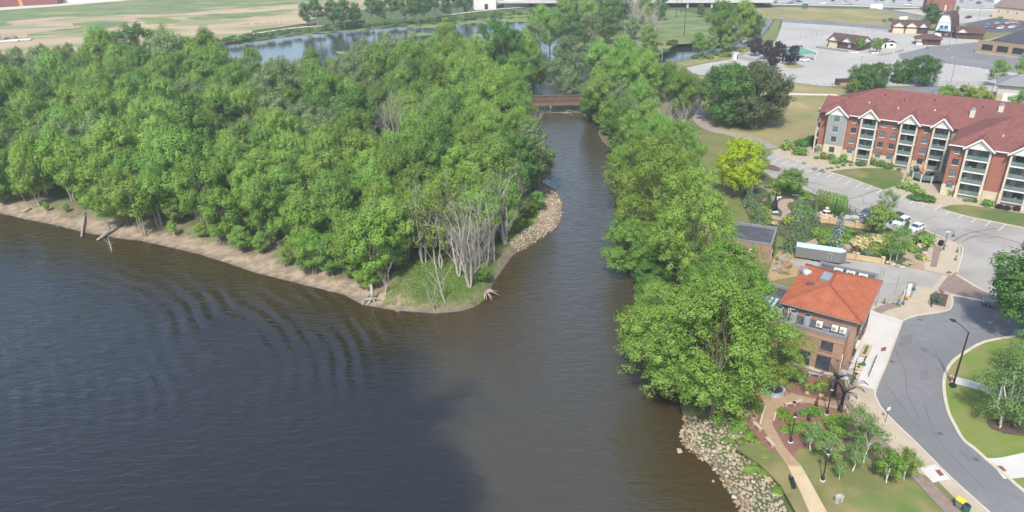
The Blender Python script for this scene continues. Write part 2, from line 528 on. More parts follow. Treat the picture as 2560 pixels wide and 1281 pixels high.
# ------------------------------------------------------------------ materials of the setting
ASPH = M('asphalt', (0.165, 0.165, 0.17), (0.19, 0.19, 0.195), 0.8, 0.9, 0.25, 12, c3=(0.15, 0.15, 0.156), scale3=0.06, detail=9)
ASPH_D = M('asphalt_new', (0.07, 0.075, 0.085), (0.095, 0.1, 0.11), 0.3, 0.9)
CONC_OLD = M('concrete_old', (0.285, 0.27, 0.24), (0.335, 0.32, 0.285), 0.16, 0.9, 0.2, 8, c3=(0.25, 0.235, 0.21), scale3=0.07, detail=8)
CONC_LOT = M('concrete_lot', (0.385, 0.37, 0.34), (0.34, 0.325, 0.295), 0.05, 0.9, c3=(0.31, 0.295, 0.27), scale3=0.03, detail=8)
CONC_NEW = M('concrete_new', (0.52, 0.505, 0.475), (0.47, 0.455, 0.42), 0.3, 0.85)
BEIGE = M('sidewalk_concrete', (0.43, 0.36, 0.265), (0.385, 0.325, 0.24), 0.4, 0.9, c3=(0.345, 0.295, 0.22), scale3=0.15)
PAVER = M('paver_brown', (0.25, 0.19, 0.155), (0.20, 0.155, 0.13), 1.2, 0.9, 0.3, 6)
KERB = M('kerb_concrete', (0.52, 0.46, 0.37), (0.44, 0.39, 0.31), 0.5, 0.9)
TANP = M('path_brick_tan', (0.36, 0.25, 0.16), (0.30, 0.21, 0.13), 1.5, 0.9, 0.3, 8)
SANDP = M('path_limestone', (0.50, 0.395, 0.25), (0.44, 0.345, 0.215), 0.6, 0.95)
MULCH = M('mulch_red', (0.225, 0.115, 0.09), (0.175, 0.09, 0.07), 1.5, 0.95, 0.5, 10)
MULCHB = M('mulch_brown', (0.085, 0.055, 0.04), (0.12, 0.08, 0.058), 2.0, 0.95, 0.5, 10)
GRAV = M('gravel_cream', (0.40, 0.345, 0.255), (0.335, 0.29, 0.215), 1.2, 0.95, 0.4, 8)
LAWN = M('lawn', (0.135, 0.145, 0.048), (0.235, 0.195, 0.09), 0.16, 0.95, 0.6, 6, c3=(0.10, 0.165, 0.035), scale3=0.09, detail=9, bdist=0.08, contrast=(0.42, 0.6), c3r=(0.53, 0.68))
LAWN_G = M('lawn_green', (0.075, 0.125, 0.03), (0.12, 0.145, 0.045), 0.25, 0.95, 0.5, 10, c3=(0.20, 0.17, 0.07), scale3=0.11, detail=6, bdist=0.05)
LAWN_B = M('lawn_bright', (0.13, 0.20, 0.035), (0.175, 0.20, 0.055), 0.18, 0.95, 0.6, 6, c3=(0.23, 0.205, 0.085), scale3=0.11, detail=9, bdist=0.08, contrast=(0.42, 0.6), c3r=(0.54, 0.7))
DRY = M('grass_dry', (0.25, 0.21, 0.095), (0.175, 0.18, 0.065), 0.1, 0.95, 0.5, 3, c3=(0.32, 0.255, 0.125), scale3=0.05, detail=9, contrast=(0.42, 0.6), bdist=0.1)
MEADOW = M('meadow', (0.165, 0.205, 0.07), (0.105, 0.15, 0.05), 0.09, 0.95, 0.6, 0.6, bdist=0.5, detail=10, contrast=(0.42, 0.58), c3=(0.27, 0.245, 0.11), scale3=0.03, stretch=(0.5, 1, 1), c3r=(0.55, 0.66))
DIRT = M('dirt_field', (0.40, 0.31, 0.195), (0.335, 0.255, 0.16), 0.03, 0.95, c3=(0.22, 0.235, 0.10), scale3=0.035, detail=9, stretch=(0.45, 1, 1), c3r=(0.5, 0.58))
GRAVELPATH = M('gravel_path', (0.55, 0.50, 0.42), (0.48, 0.43, 0.36), 0.5, 0.95)
LINE = M('road_paint', (0.72, 0.71, 0.67), (0.58, 0.57, 0.53), 1.5, 0.8)
LINE_Y = M('road_paint_yellow', (0.55, 0.45, 0.18), (0.48, 0.42, 0.22), 1.5, 0.8)
ALGAE = M('duckweed', (0.17, 0.23, 0.06), (0.13, 0.19, 0.05), 0.05, 0.9, detail=7)
TACTILE = M('tactile_plate', (0.22, 0.09, 0.055), (0.18, 0.075, 0.05), 2, 0.8)

def ragged(pts, amp, step, seed=0):
    out = []
    rng = random.Random(seed)
    for i, a in enumerate(pts):
        b = pts[(i + 1) % len(pts)]
        d = b - a; n = max(1, int(d.length / step)); nr = Vector((-d.y, d.x)).normalized() if d.length else Vector((0, 0))
        for k in range(n):
            out.append(a.lerp(b, k / n) + nr * rng.uniform(-amp, amp) + d / n * rng.uniform(-0.25, 0.25))
    return out

def sheet(name, px, lvl, mat, z=0.0, rag=None):
    """paved or planted area: a slab whose top lies lvl steps of 2 cm above the soil"""
    pts = [p.xy for p in GP(px, z)]
    if rag: pts = ragged(pts, rag, rag * 2.0, len(px))
    o = MB().prism(pts, z - 0.25, z + 0.02 * lvl).build(name, mat)
    return tag(o, kind='structure')

def strip(name, px, w, lvl, mat, z=0.0, pts=None, smooth=3):
    """path of constant width along a line"""
    P = pts or [p.xy for p in GP(px, z)]
    P = spline(P, smooth)
    a, b = [], []
    for i, p in enumerate(P):
        d = (P[min(i + 1, len(P) - 1)] - P[max(i - 1, 0)]).normalized()
        nrm = Vector((-d.y, d.x)) * w / 2
        a.append(p + nrm); b.append(p - nrm)
    mb = MB()
    top = z + 0.02 * lvl
    vs = [(p.x, p.y, top) for p in a] + [(p.x, p.y, top) for p in b] + [(p.x, p.y, z - 0.1) for p in a] + [(p.x, p.y, z - 0.1) for p in b]
    n = len(P); fs = []
    for i in range(n - 1):
        fs += [(i, i + n, i + n + 1, i + 1), (i + 2 * n, i, i + 1, i + 1 + 2 * n), (i + n, i + 3 * n, i + 3 * n + 1, i + n + 1)]
    fs += [(0, 2 * n, 3 * n, n), (n - 1, 2 * n - 1, 4 * n - 1, 3 * n - 1)]
    mb.add(vs, fs)
    return tag(mb.build(name, mat), kind='structure')

def spline(P, k):
    if k < 2 or len(P) < 3: return [Vector(p) for p in P]
    out = []
    for i in range(len(P) - 1):
        p0, p1, p2, p3 = (Vector(P[max(i - 1, 0)]), Vector(P[i]), Vector(P[i + 1]), Vector(P[min(i + 2, len(P) - 1)]))
        for j in range(k):
            t = j / k
            out.append(0.5 * ((2 * p1) + (p2 - p0) * t + (2 * p0 - 5 * p1 + 4 * p2 - p3) * t * t + (3 * p1 - p0 - 3 * p2 + p3) * t ** 3))
    out.append(Vector(P[-1]))
    return out

def kerb(px, w=0.3, h=0.13, k=3):
    return strip('kerb', px, w, h / 0.02, KERB, smooth=k)

# ---- far side of the river: graded field, meadow, dike path
sheet('dirt_field', [(-900, 190), (-500, 165), (0, 135), (130, 160), (350, 145), (480, 108), (560, 97), (640, 78), (760, 58), (800, 40), (900, 25), (1060, 15), (1180, 2), (1400, -25), (1300, -100), (600, -95), (0, -60), (-1200, -40)], 1, DIRT, rag=5)
for i, pts in enumerate([
        [(-300, 90), (-100, 70), (0, 62), (40, 50), (150, 44), (300, 40), (420, 34), (520, 30), (600, 22), (700, 16), (860, -6), (700, -30), (420, -20), (300, -5), (170, 14), (60, 20), (-100, 30)],
        [(90, 84), (150, 72), (200, 70), (240, 62), (320, 58), (330, 64), (260, 72), (200, 84), (120, 88)],
        [(65, 86), (110, 80), (180, 80), (170, 85), (110, 90), (75, 90)],
        [(175, 60), (260, 52), (330, 57), (260, 66), (190, 64)],
        [(340, 46), (400, 42), (450, 50), (440, 58), (380, 60), (345, 54)],
        [(450, 47), (500, 38), (580, 34), (700, 26), (760, 22), (700, 38), (600, 46), (520, 50)],
        [(-100, 52), (0, 45), (30, 52), (20, 64), (-40, 70)]]):
    sheet('field_grass', pts, 2 + i * 0.3, MEADOW if i not in (4,) else M('meadow_yellow', (0.20, 0.22, 0.06), (0.14, 0.18, 0.05), 0.05, 0.95, detail=7), rag=(9 if i == 0 else 4))
sheet('field_road', [(-200, 30), (0, 26), (170, 14), (330, 0), (330, -6), (160, 8), (0, 20), (-200, 24)], 5, GRAVELPATH)
strip('dike_path', [(-60, 190), (40, 172), (120, 166), (180, 155), (240, 152), (350, 130), (430, 120), (540, 100), (640, 84), (720, 72), (790, 66), (860, 62), (960, 54), (1060, 45), (1160, 33), (1260, 22), (1400, 13)], 3.2, 6, GRAVELPATH)
for i, pts in enumerate([
        [(545, 119), (620, 106), (700, 92), (837, 78), (973, 67), (1100, 57), (1217, 47), (1334, 35), (1420, 31), (1425, 46), (1360, 56), (1290, 55), (1200, 58), (1120, 63), (1090, 70), (1000, 68), (905, 77), (800, 86), (700, 94), (600, 112)],
        [(840, 128), (870, 132), (900, 130), (935, 133), (950, 145), (900, 148), (860, 143), (842, 138)],
        [(1000, 88), (1060, 82), (1090, 86), (1050, 92)]]):
    flat('duckweed', ragged([p.xy for p in GP(pts, WZ)], 2.2, 5.0, i), WZ + 0.03 + 0.01 * i, ALGAE, 'stuff')

# ---- meadow by the creek and the highway
sheet('creek_meadow', [(1648, 22), (1700, 28), (1760, 40), (1795, 40), (1830, 70), (1822, 96), (1740, 108), (1690, 110), (1660, 130), (1640, 140), (1600, 120), (1560, 90), (1560, 40)], 1, MEADOW)
sheet('highway_verge', [(1880, 22), (1960, 18), (2100, 22), (2190, 23), (2245, 32), (2300, 45), (2310, 60), (2240, 68), (2080, 54), (1950, 50), (1900, 45)], 1.2, DRY)
sheet('highway', [(1895, 7.2), (1900, 7), (2100, 11), (2300, 17), (2560, 24), (2800, 32), (2800, 10), (2560, 2), (2200, -8), (1895, -12)], 2, M('highway_concrete', (0.36, 0.35, 0.33), (0.31, 0.305, 0.29), 0.03, 0.9))
sheet('highway', [(1895, 11), (2100, 15), (2300, 21), (2560, 28), (2560, 25.5), (2300, 18.6), (2100, 12.6), (1895, 8.6)], 3, CONC_NEW)
sheet('store_parking_lot', [(1650, -16), (1900, -14), (2200, -8), (2300, -5), (2460, 0), (2700, 6), (2700, -60), (1600, -60)], 1.1, ASPH)

# ---- lots north-east
sheet('fairground_lot', [(1958, 50), (2080, 56), (2200, 62), (2245, 72), (2330, 78), (2440, 96), (2480, 110), (2560, 120), (2700, 150), (2700, 210), (2560, 250), (2480, 232), (2350, 215), (2240, 215), (2060, 216), (1980, 206), (1880, 190), (1740, 188), (1715, 170), (1770, 158), (1830, 148), (1870, 130), (1930, 112), (1943, 96), (1952, 70)], 1, CONC_LOT)
sheet('fairground_drive', [(1954, 48), (2090, 55), (2240, 68), (2215, 74), (2080, 64), (1956, 56)], 2, ASPH)
sheet('bike_path', [(1918, 45), (1928, 46), (1930, 56), (1918, 78), (1900, 96), (1860, 118), (1760, 140), (1685, 156), (1700, 150), (1755, 133), (1850, 112), (1885, 96), (1905, 74)], 3, ASPH)
sheet('verge', [(1933, 52), (1952, 53), (1944, 76), (1936, 94), (1912, 104), (1888, 108), (1905, 96), (1922, 78)], 2, M('verge_grass', (0.16, 0.18, 0.06), (0.13, 0.165, 0.05), 0.1, 0.95))
sheet('verge', [(1690, 158), (1770, 143), (1870, 122), (1860, 138), (1830, 146), (1770, 156), (1710, 166)], 2, DRY)
sheet('office_lot', [(2245, 136), (2320, 118), (2440, 106), (2480, 112), (2600, 135), (2700, 190), (2560, 186), (2470, 174), (2340, 160), (2290, 154), (2250, 148)], 2, ASPH)
sheet('church_lot', [(2390, 68), (2455, 52), (2500, 48), (2620, 60), (2620, 90), (2560, 80), (2480, 82), (2420, 72)], 2, ASPH_D)
sheet('side_street', [(2190, 24), (2205, 22), (2300, 40), (2380, 52), (2420, 66), (2440, 80), (2400, 74), (2370, 60), (2290, 46)], 2.5, ASPH)
sheet('corner_lot', [(2230, 25), (2400, 21), (2560, 30), (2490, 44), (2440, 54), (2390, 62), (2300, 38)], 1.6, CONC_LOT)

# ---- meadow beside the apartments, its path
sheet('dry_lawn', [(1740, 190), (1980, 208), (2100, 222), (2240, 222), (2060, 262), (2045, 330), (2040, 362), (1985, 352), (1935, 372), (1905, 360), (1840, 334), (1770, 318), (1755, 300), (1745, 250)], 1.5, DRY, rag=0.8)
sheet('lawn_path', [(1730, 236), (1960, 233), (2090, 236), (2095, 240), (1960, 238), (1732, 243)], 2.5, GRAVELPATH)
strip('park_path', [(1735, 250), (1742, 275), (1752, 305), (1785, 325), (1835, 336), (1890, 352), (1930, 372)], 4.5, 2.6, M('park_path_asphalt', (0.30, 0.26, 0.22), (0.26, 0.225, 0.19), 0.3, 0.9))
sheet('rear_street', [(2190, 222), (2350, 216), (2480, 232), (2620, 262), (2620, 285), (2470, 262), (2340, 240), (2240, 232)], 2, ASPH)

# ---- apartment forecourt
sheet('gravel_bed', [(1920, 378), (1960, 370), (2036, 368), (2200, 400), (2400, 470), (2620, 510), (2620, 585), (2464, 551), (2407, 540), (2316, 514), (2245, 491), (2161, 461), (2067, 431), (2030, 421), (1957, 395)], 2, GRAV)
sheet('lawn_oval', [(2072, 431), (2090, 427), (2114, 424), (2161, 421), (2208, 422), (2245, 427), (2259, 435), (2257, 448), (2241, 465), (2208, 475), (2161, 459), (2114, 443)], 4, LAWN_G)
sheet('lawn_strip', [(2346, 523), (2362, 518), (2377, 514), (2413, 513), (2461, 519), (2560, 535), (2640, 546), (2640, 585), (2560, 569), (2464, 551), (2407, 539), (2370, 530)], 4, LAWN_G)
sheet('mulch_bed', [(2195, 470), (2240, 466), (2290, 474), (2330, 492), (2345, 512), (2300, 506), (2250, 488)], 3, GRAV)
LOT = sheet('parking_lot', [(1895, 372), (1924, 383), (1957, 394), (2002, 406), (2030, 420), (2067, 430), (2114, 443), (2161, 460), (2203, 476), (2245, 490), (2278, 504), (2316, 513), (2407, 540), (2464, 552), (2535, 566), (2640, 588),
                            (2640, 780), (2560, 768), (2454, 726), (2389, 688), (2393, 680), (2403, 645), (2406, 621), (2399, 615), (2379, 606), (2336, 587), (2310, 575), (2280, 590), (2231, 577), (2152, 541), (2109, 518), (2023, 480), (1927, 442), (1900, 424), (1860, 395)], 3, CONC_OLD)
kerb([(1924, 383), (1957, 394), (2002, 406), (2030, 420), (2067, 430), (2114, 443), (2161, 460), (2203, 476), (2245, 490), (2278, 504), (2316, 513), (2407, 540), (2464, 552), (2535, 566), (2620, 584)], 0.25, 0.2)
def stalls():
    a, b = G(1936, 388).xy, G(2552, 570).xy
    s = (G(2411.5, 564.3).xy - G(2430.8, 549.1).xy).normalized()
    n = int((b - a).length / 2.75)
    for i in range(n):
        p = a.lerp(b, i / n) + s * 0.45
        q = p + s * 5.0
        t = Vector((-s.y, s.x)) * 0.06
        mb = MB().add([(*(p + t), 0.068), (*(q + t), 0.068), (*(q - t), 0.068), (*(p - t), 0.068)], [(0, 1, 2, 3)])
        mb.build('parking_line', LINE, LOT)
    for x0, y0, x1, y1 in ((2238, 588, 2262, 566), (2262, 598, 2290, 578), (2205, 572, 2228, 552)):
        MB().bar((*G(x0, y0).xy, 0.062), (*G(x1, y1).xy, 0.062), 0.12, 0.012).build('parking_line', LINE, LOT)
stalls()
CRACK = M('tar_seal', (0.10, 0.095, 0.09), (0.14, 0.13, 0.12), 2, 0.9)
for pts in ([(2000, 452), (2050, 462), (2068, 466)], [(2110, 498), (2140, 494), (2180, 480), (2212, 470)], [(2380, 606), (2420, 585), (2490, 572)], [(2410, 575), (2520, 600), (2600, 625)], [(2030, 478), (2085, 502), (2110, 514)]):
    P = [p.xy for p in GP(pts)]
    o = strip('crack_seal', pts, 0.28, 3.2, CRACK, smooth=4); o.parent = LOT; del o['kind']
rk = random.Random(77)
for k in range(16):
    px = rk.uniform(1980, 2540); py = np.interp(px, [1980, 2100, 2240, 2330, 2420, 2540], [432, 478, 530, 560, 590, 640]) + rk.uniform(-14, 30)
    a = rk.uniform(-0.5, 0.9); n_ = rk.randint(3, 5); pts = [(px, py)]
    for q in range(n_):
        a += rk.uniform(-0.5, 0.5); pts.append((pts[-1][0] + 16 * math.cos(a), pts[-1][1] + 8 * math.sin(a)))
    o = strip('crack', pts, rk.uniform(0.08, 0.16), 3.15, CRACK, smooth=2); o.parent = LOT; del o['kind']
sheet('wet_patch', [(1905, 412), (1935, 414), (1955, 424), (1945, 430), (1915, 424)], 3.4, M('wet_mud', (0.11, 0.075, 0.05), (0.14, 0.1, 0.07), 1, 0.35))

# ---- street in front, crossing, plaza
sheet('street', [(2188, 977), (2214, 915), (2240, 845), (2258, 800), (2290, 787), (2362, 776), (2378, 762), (2378, 738), (2480, 757), (2640, 786), (2640, 846), (2536, 842), (2462, 856), (2417, 880), (2382, 905), (2362, 940), (2360, 980), (2370, 1030), (2385, 1062), (2407, 1100), (2433, 1121), (2480, 1163), (2514, 1190), (2560, 1230), (2700, 1330),
                 (2620, 1400), (2540, 1350), (2470, 1281), (2380, 1200), (2290, 1110), (2215, 1037), (2192, 1003)], 2, ASPH)
sheet('crossing', [(2365, 691), (2389, 688), (2454, 726), (2520, 752), (2480, 757), (2378, 738), (2345, 722)], 4.5, PAVER)
strip('crossing_band', [(2338, 722), (2350, 706), (2364, 690)], 0.9, 4.8, BEIGE)
strip('crossing_band', [(2390, 687), (2456, 726), (2530, 754)], 0.5, 4.9, KERB)
strip('crossing_band', [(2350, 731), (2378, 738), (2480, 757)], 0.5, 4.9, KERB)
sheet('service_yard', [(2000, 640), (2040, 638), (2160, 655), (2262, 667), (2312, 677), (2345, 684), (2378, 690), (2355, 693), (2338, 722), (2288, 716), (2270, 742), (2247, 757), (2178, 747), (2150, 760), (2080, 720), (1990, 690)], 2.2, CONC_OLD)
for pts in ([(2205, 668), (2192, 735)], [(2248, 690), (2236, 738)], [(2150, 680), (2240, 700)], [(2190, 715), (2290, 705)]):
    strip('yard_crack', pts, 0.18, 2.4, M('joint_dark', (0.2, 0.19, 0.17), (0.25, 0.24, 0.22), 2, 0.9), smooth=1)
sheet('plaza', [(2168, 770), (2178, 747), (2247, 757), (2270, 742), (2288, 716), (2338, 722), (2378, 735), (2380, 764), (2364, 779), (2292, 790), (2258, 802), (2240, 798), (2195, 785)], 6, BEIGE)
strip('paver_band', [(2190, 783), (2214, 770), (2250, 763)], 1.6, 6.4, PAVER)
sheet('front_walk', [(2140, 800), (2168, 772), (2195, 784), (2240, 797), (2256, 803), (2240, 845), (2214, 915), (2188, 977), (2140, 962), (2085, 940), (2110, 890)], 6.6, CONC_NEW)
sheet('planter_bed', [(2324, 740), (2336, 732), (2371, 739), (2363, 769), (2328, 762)], 8, MULCHB)
sheet('tactile_plate', [(2344, 728), (2352, 726), (2362, 733), (2354, 736)], 7.5, TACTILE)
sheet('walk_north', [(2310, 655), (2322, 620), (2336, 592), (2379, 607), (2402, 618), (2401, 645), (2392, 680), (2378, 689), (2345, 683), (2310, 675)], 5.5, BEIGE)
sheet('paver_band', [(2325, 668), (2335, 612), (2353, 622), (2341, 670)], 6.2, PAVER)
sheet('tactile_plate', [(2363, 683), (2372, 679), (2381, 683), (2371, 687)], 6.3, TACTILE)
sheet('garden_entry', [(2273, 672), (2290, 640), (2250, 632), (2262, 620), (2320, 642), (2326, 646), (2310, 676)], 4, TANP)
kerb([(2258, 803), (2292, 790), (2364, 779), (2380, 763), (2379, 738)], 0.3, 0.16)
kerb([(2393, 682), (2403, 645), (2406, 621), (2399, 615), (2379, 606), (2336, 587), (2310, 575)], 0.3, 0.16)
sheet('sidewalk', [(2110, 948), (2150, 962), (2188, 978), (2192, 1003), (2215, 1037), (2290, 1110), (2380, 1200), (2470, 1281), (2540, 1350), (2480, 1390), (2420, 1281), (2345, 1205), (2290, 1180), (2240, 1130), (2190, 1085), (2150, 1040), (2120, 1000)], 5, BEIGE)
sheet('paver_band', [(2100, 970), (2120, 995), (2150, 1038), (2190, 1084), (2240, 1130), (2290, 1180), (2345, 1222), (2400, 1281), (2440, 1330), (2400, 1340), (2359, 1281), (2272, 1186), (2215, 1130), (2170, 1085), (2135, 1045), (2105, 1010)], 4.4, PAVER)
kerb([(2256, 803), (2240, 845), (2214, 915), (2188, 977), (2192, 1003), (2215, 1037), (2290, 1110), (2380, 1200), (2470, 1281), (2540, 1350)], 0.3, 0.17)
sheet('ramp', [(2298, 1172), (2340, 1162), (2376, 1200), (2330, 1207)], 6.1, CONC_NEW)
sheet('tactile_plate', [(2337, 1178), (2348, 1176), (2360, 1190), (2349, 1193)], 6.5, TACTILE)
sheet('tactile_plate', [(2203, 872), (2216, 869), (2214, 879), (2201, 881)], 7.2, TACTILE)
# ---- green traffic island to the east
sheet('island_lawn', [(2536, 843), (2462, 858), (2419, 882), (2384, 907), (2364, 942), (2362, 980), (2372, 1030), (2387, 1062), (2409, 1100), (2435, 1121), (2482, 1163), (2516, 1190), (2562, 1230), (2720, 1330), (2800, 1200), (2800, 850)], 4, LAWN_B)
kerb([(2536, 842), (2462, 856), (2417, 880), (2382, 905), (2362, 940), (2360, 980), (2370, 1030), (2385, 1062), (2407, 1100), (2433, 1121), (2480, 1163), (2514, 1190), (2560, 1230), (2700, 1330)], 0.45, 0.17)
strip('island_path', [(2374, 948), (2420, 960), (2475, 976), (2560, 1004)], 2.0, 5, CONC_NEW)
sheet('tactile_plate', [(2372, 944), (2382, 942), (2384, 953), (2374, 954)], 5.6, TACTILE)
strip('island_path', [(2488, 1172), (2530, 1170), (2620, 1150)], 3.6, 5, CONC_NEW)
sheet('tactile_plate', [(2490, 1166), (2504, 1167), (2517, 1180), (2502, 1180)], 5.6, TACTILE)
sheet('mulch_ring', [(2465, 1056), (2480, 1050), (2520, 1054), (2575, 1064), (2600, 1085), (2560, 1092), (2510, 1086), (2474, 1072)], 5, MULCHB)

# ---- river park
sheet('park_lawn', [(1840, 1120), (1902, 1100), (1986, 1120), (2060, 1100), (2140, 1110), (2200, 1120), (2272, 1188), (2359, 1281), (2420, 1350), (2300, 1420), (1960, 1420), (1990, 1281), (1950, 1210), (1900, 1160)], 1, LAWN)
sheet('mulch_garden', [(1855, 1048), (1875, 1020), (1880, 975), (1905, 955), (1960, 940), (2020, 938), (2085, 943), (2110, 975), (2106, 1010), (2135, 1045), (2170, 1086), (2212, 1130), (2198, 1131), (2160, 1122), (2060, 1119), (2000, 1120), (1985, 1140), (1942, 1139), (1902, 1106)], 2, MULCH)
sheet('garden_path', [(1888, 956), (1925, 952), (1950, 960), (1968, 980), (1993, 988), (2023, 995), (2070, 1005), (2108, 1000), (2120, 1012), (2110, 1026), (2060, 1016), (2020, 1008), (1975, 1012), (1942, 1025), (1932, 1045), (1932, 1065), (1962, 1119), (2003, 1166), (1969, 1166), (1935, 1116), (1902, 1065), (1902, 1038), (1912, 1015), (1895, 985)], 3.2, TANP)
sheet('limestone_path', [(1969, 1166), (2003, 1166), (2030, 1213), (2067, 1281), (2110, 1350), (2060, 1360), (2023, 1281), (1996, 1220)], 3.1, SANDP)
sheet('planting_bed', [(1995, 962), (2030, 958), (2090, 968), (2100, 990), (2085, 998), (2040, 990), (2005, 982)], 3, MULCHB)
for pts in ([(1900, 1062), (1906, 1040), (1914, 1018)], [(1934, 1052), (1941, 1030)], [(2122, 1040), (2112, 1015)]):
    strip('edging', pts, 0.2, 7, KERB, smooth=2)
for px, py in ((2230, 905), (2440, 1150), (2300, 800), (2350, 1085)):
    o = MB().lathe([(0.38, 0.0), (0.38, 0.052)], 14).build('manhole_cover', M('cast_iron', (0.09, 0.088, 0.085), (0.12, 0.115, 0.11), 4, 0.6)); o.location = G(px, py); tag(o, 'round iron manhole cover set in the street', 'manhole cover', 'manhole covers')
for pts in ([(2330, 860), (2345, 895), (2364, 932)], [(2240, 880), (2262, 930), (2268, 985), (2300, 1050)], [(2400, 790), (2440, 800), (2470, 818)], [(2310, 1010), (2340, 1090), (2400, 1160), (2470, 1230)], [(2215, 960), (2250, 1010), (2300, 1075)]):  # first line: street lamp's cast shadow painted on the asphalt; the others cracks
    strip('street_crack_and_shadow', pts, 0.1, 2.2, M('crack_and_shadow_dark', (0.10, 0.10, 0.10), (0.13, 0.13, 0.13), 2, 0.9), smooth=4)
for pts in ([(2252, 840), (2282, 836), (2278, 862), (2246, 866)], [(2395, 1125), (2420, 1122), (2444, 1150), (2420, 1155)], [(2300, 925), (2318, 922), (2322, 950), (2302, 954)]):
    sheet('asphalt_patch', pts, 2.25, M('asphalt_patch', (0.135, 0.135, 0.14), (0.16, 0.16, 0.165), 1.0, 0.9))

# ------------------------------------------------------------------ vegetation
BARK = M('bark', (0.12, 0.095, 0.07), (0.17, 0.14, 0.105), 3.0, 0.95, 0.5, 8)
BARK_PALE = M('bark_pale', (0.36, 0.33, 0.28), (0.25, 0.22, 0.185), 1.2, 0.95, 0.4, 6)
BARK_DEAD = M('bark_dead', (0.40, 0.365, 0.315), (0.28, 0.25, 0.215), 0.8, 0.95, 0.4, 6)
BARK_BIRCH = M('bark_birch', (0.66, 0.63, 0.57), (0.40, 0.37, 0.33), 2.5, 0.85, contrast=(0.55, 0.7), stretch=(1, 1, 3))
DRIFT = M('driftwood', (0.36, 0.30, 0.24), (0.26, 0.21, 0.165), 1.0, 0.95, 0.4, 6)
LF = {
    'wood': leaf_mat('leaf_wood', (0.162, 0.297, 0.059), (0.315, 0.477, 0.101), 0.016, 0.4, 0.28),
    'river': leaf_mat('leaf_cottonwood', (0.183, 0.317, 0.055), (0.327, 0.483, 0.094), 0.018, 0.4, 0.2),
    'grey': leaf_mat('leaf_willow', (0.205, 0.293, 0.120), (0.304, 0.392, 0.162), 0.015, 0.4, 0.15),
    'greydark': leaf_mat('leaf_greydark', (0.105, 0.150, 0.060), (0.150, 0.200, 0.085), 0.01, 0.3, 0.1),
    'dark': leaf_mat('leaf_dark', (0.076, 0.175, 0.040), (0.134, 0.253, 0.060), 0.012, 0.25, 0.15),
    'yellow': leaf_mat('leaf_gold', (0.294, 0.467, 0.024), (0.512, 0.630, 0.032), 0.01, 0.35, 0.1),
    'purple': leaf_mat('leaf_purple', (0.040, 0.028, 0.040), (0.072, 0.044, 0.056), 0.01, 0.2, 0.15),
    'blue': leaf_mat('needle_blue', (0.191, 0.252, 0.239), (0.293, 0.360, 0.342), 0.01, 0.15, 0.1),
    'needle': leaf_mat('needle_green', (0.145, 0.223, 0.109), (0.229, 0.324, 0.150), 0.015, 0.15, 0.15),
    'birch': leaf_mat('leaf_birch', (0.156, 0.271, 0.078), (0.228, 0.356, 0.110), 0.012, 0.35, 0.12),
    'shrub': leaf_mat('leaf_shrub', (0.156, 0.268, 0.057), (0.279, 0.403, 0.088), 0.03, 0.25, 0.2),
    'cream': leaf_mat('blossom_cream', (0.540, 0.486, 0.208), (0.702, 0.648, 0.351), 0.01, 0.3, 0.1),
    'grass': leaf_mat('grass_blade', (0.163, 0.275, 0.046), (0.245, 0.363, 0.071), 0.02, 0.3, 0.15),
    'lime': leaf_mat('leaf_lime', (0.203, 0.339, 0.058), (0.267, 0.418, 0.072), 0.015, 0.4, 0.12),
}

def leaves_mesh(name, C, Nrm, size, mat, rng, asp=0.62):
    """one small folded leaf card per row of C, facing Nrm"""
    n = len(C)
    Nrm = Nrm / (np.linalg.norm(Nrm, axis=1, keepdims=True) + 1e-9)
    t = rng.normal(size=(n, 3))
    t -= Nrm * np.sum(t * Nrm, 1, keepdims=True)
    t /= np.linalg.norm(t, axis=1, keepdims=True) + 1e-9
    b = np.cross(Nrm, t)
    s = (size * rng.uniform(0.65, 1.35, n))[:, None]
    bend = Nrm * s * 0.18
    v = np.empty((n, 4, 3))
    v[:, 0] = C - t * s * 0.5
    v[:, 1] = C + b * s * 0.5 * asp + bend
    v[:, 2] = C + t * s * 0.5
    v[:, 3] = C - b * s * 0.5 * asp + bend
    me = bpy.data.meshes.new(name)
    me.vertices.add(n * 4); me.vertices.foreach_set('co', v.ravel())
    me.loops.add(n * 4); me.loops.foreach_set('vertex_index', np.arange(n * 4))
    me.polygons.add(n); me.polygons.foreach_set('loop_start', np.arange(0, n * 4, 4)); me.polygons.foreach_set('loop_total', np.full(n, 4))
    me.update()
    me.materials.append(mat)
    return me

def rdir(rng, n):
    d = rng.normal(size=(n, 3))
    return d / np.linalg.norm(d, axis=1, keepdims=True)

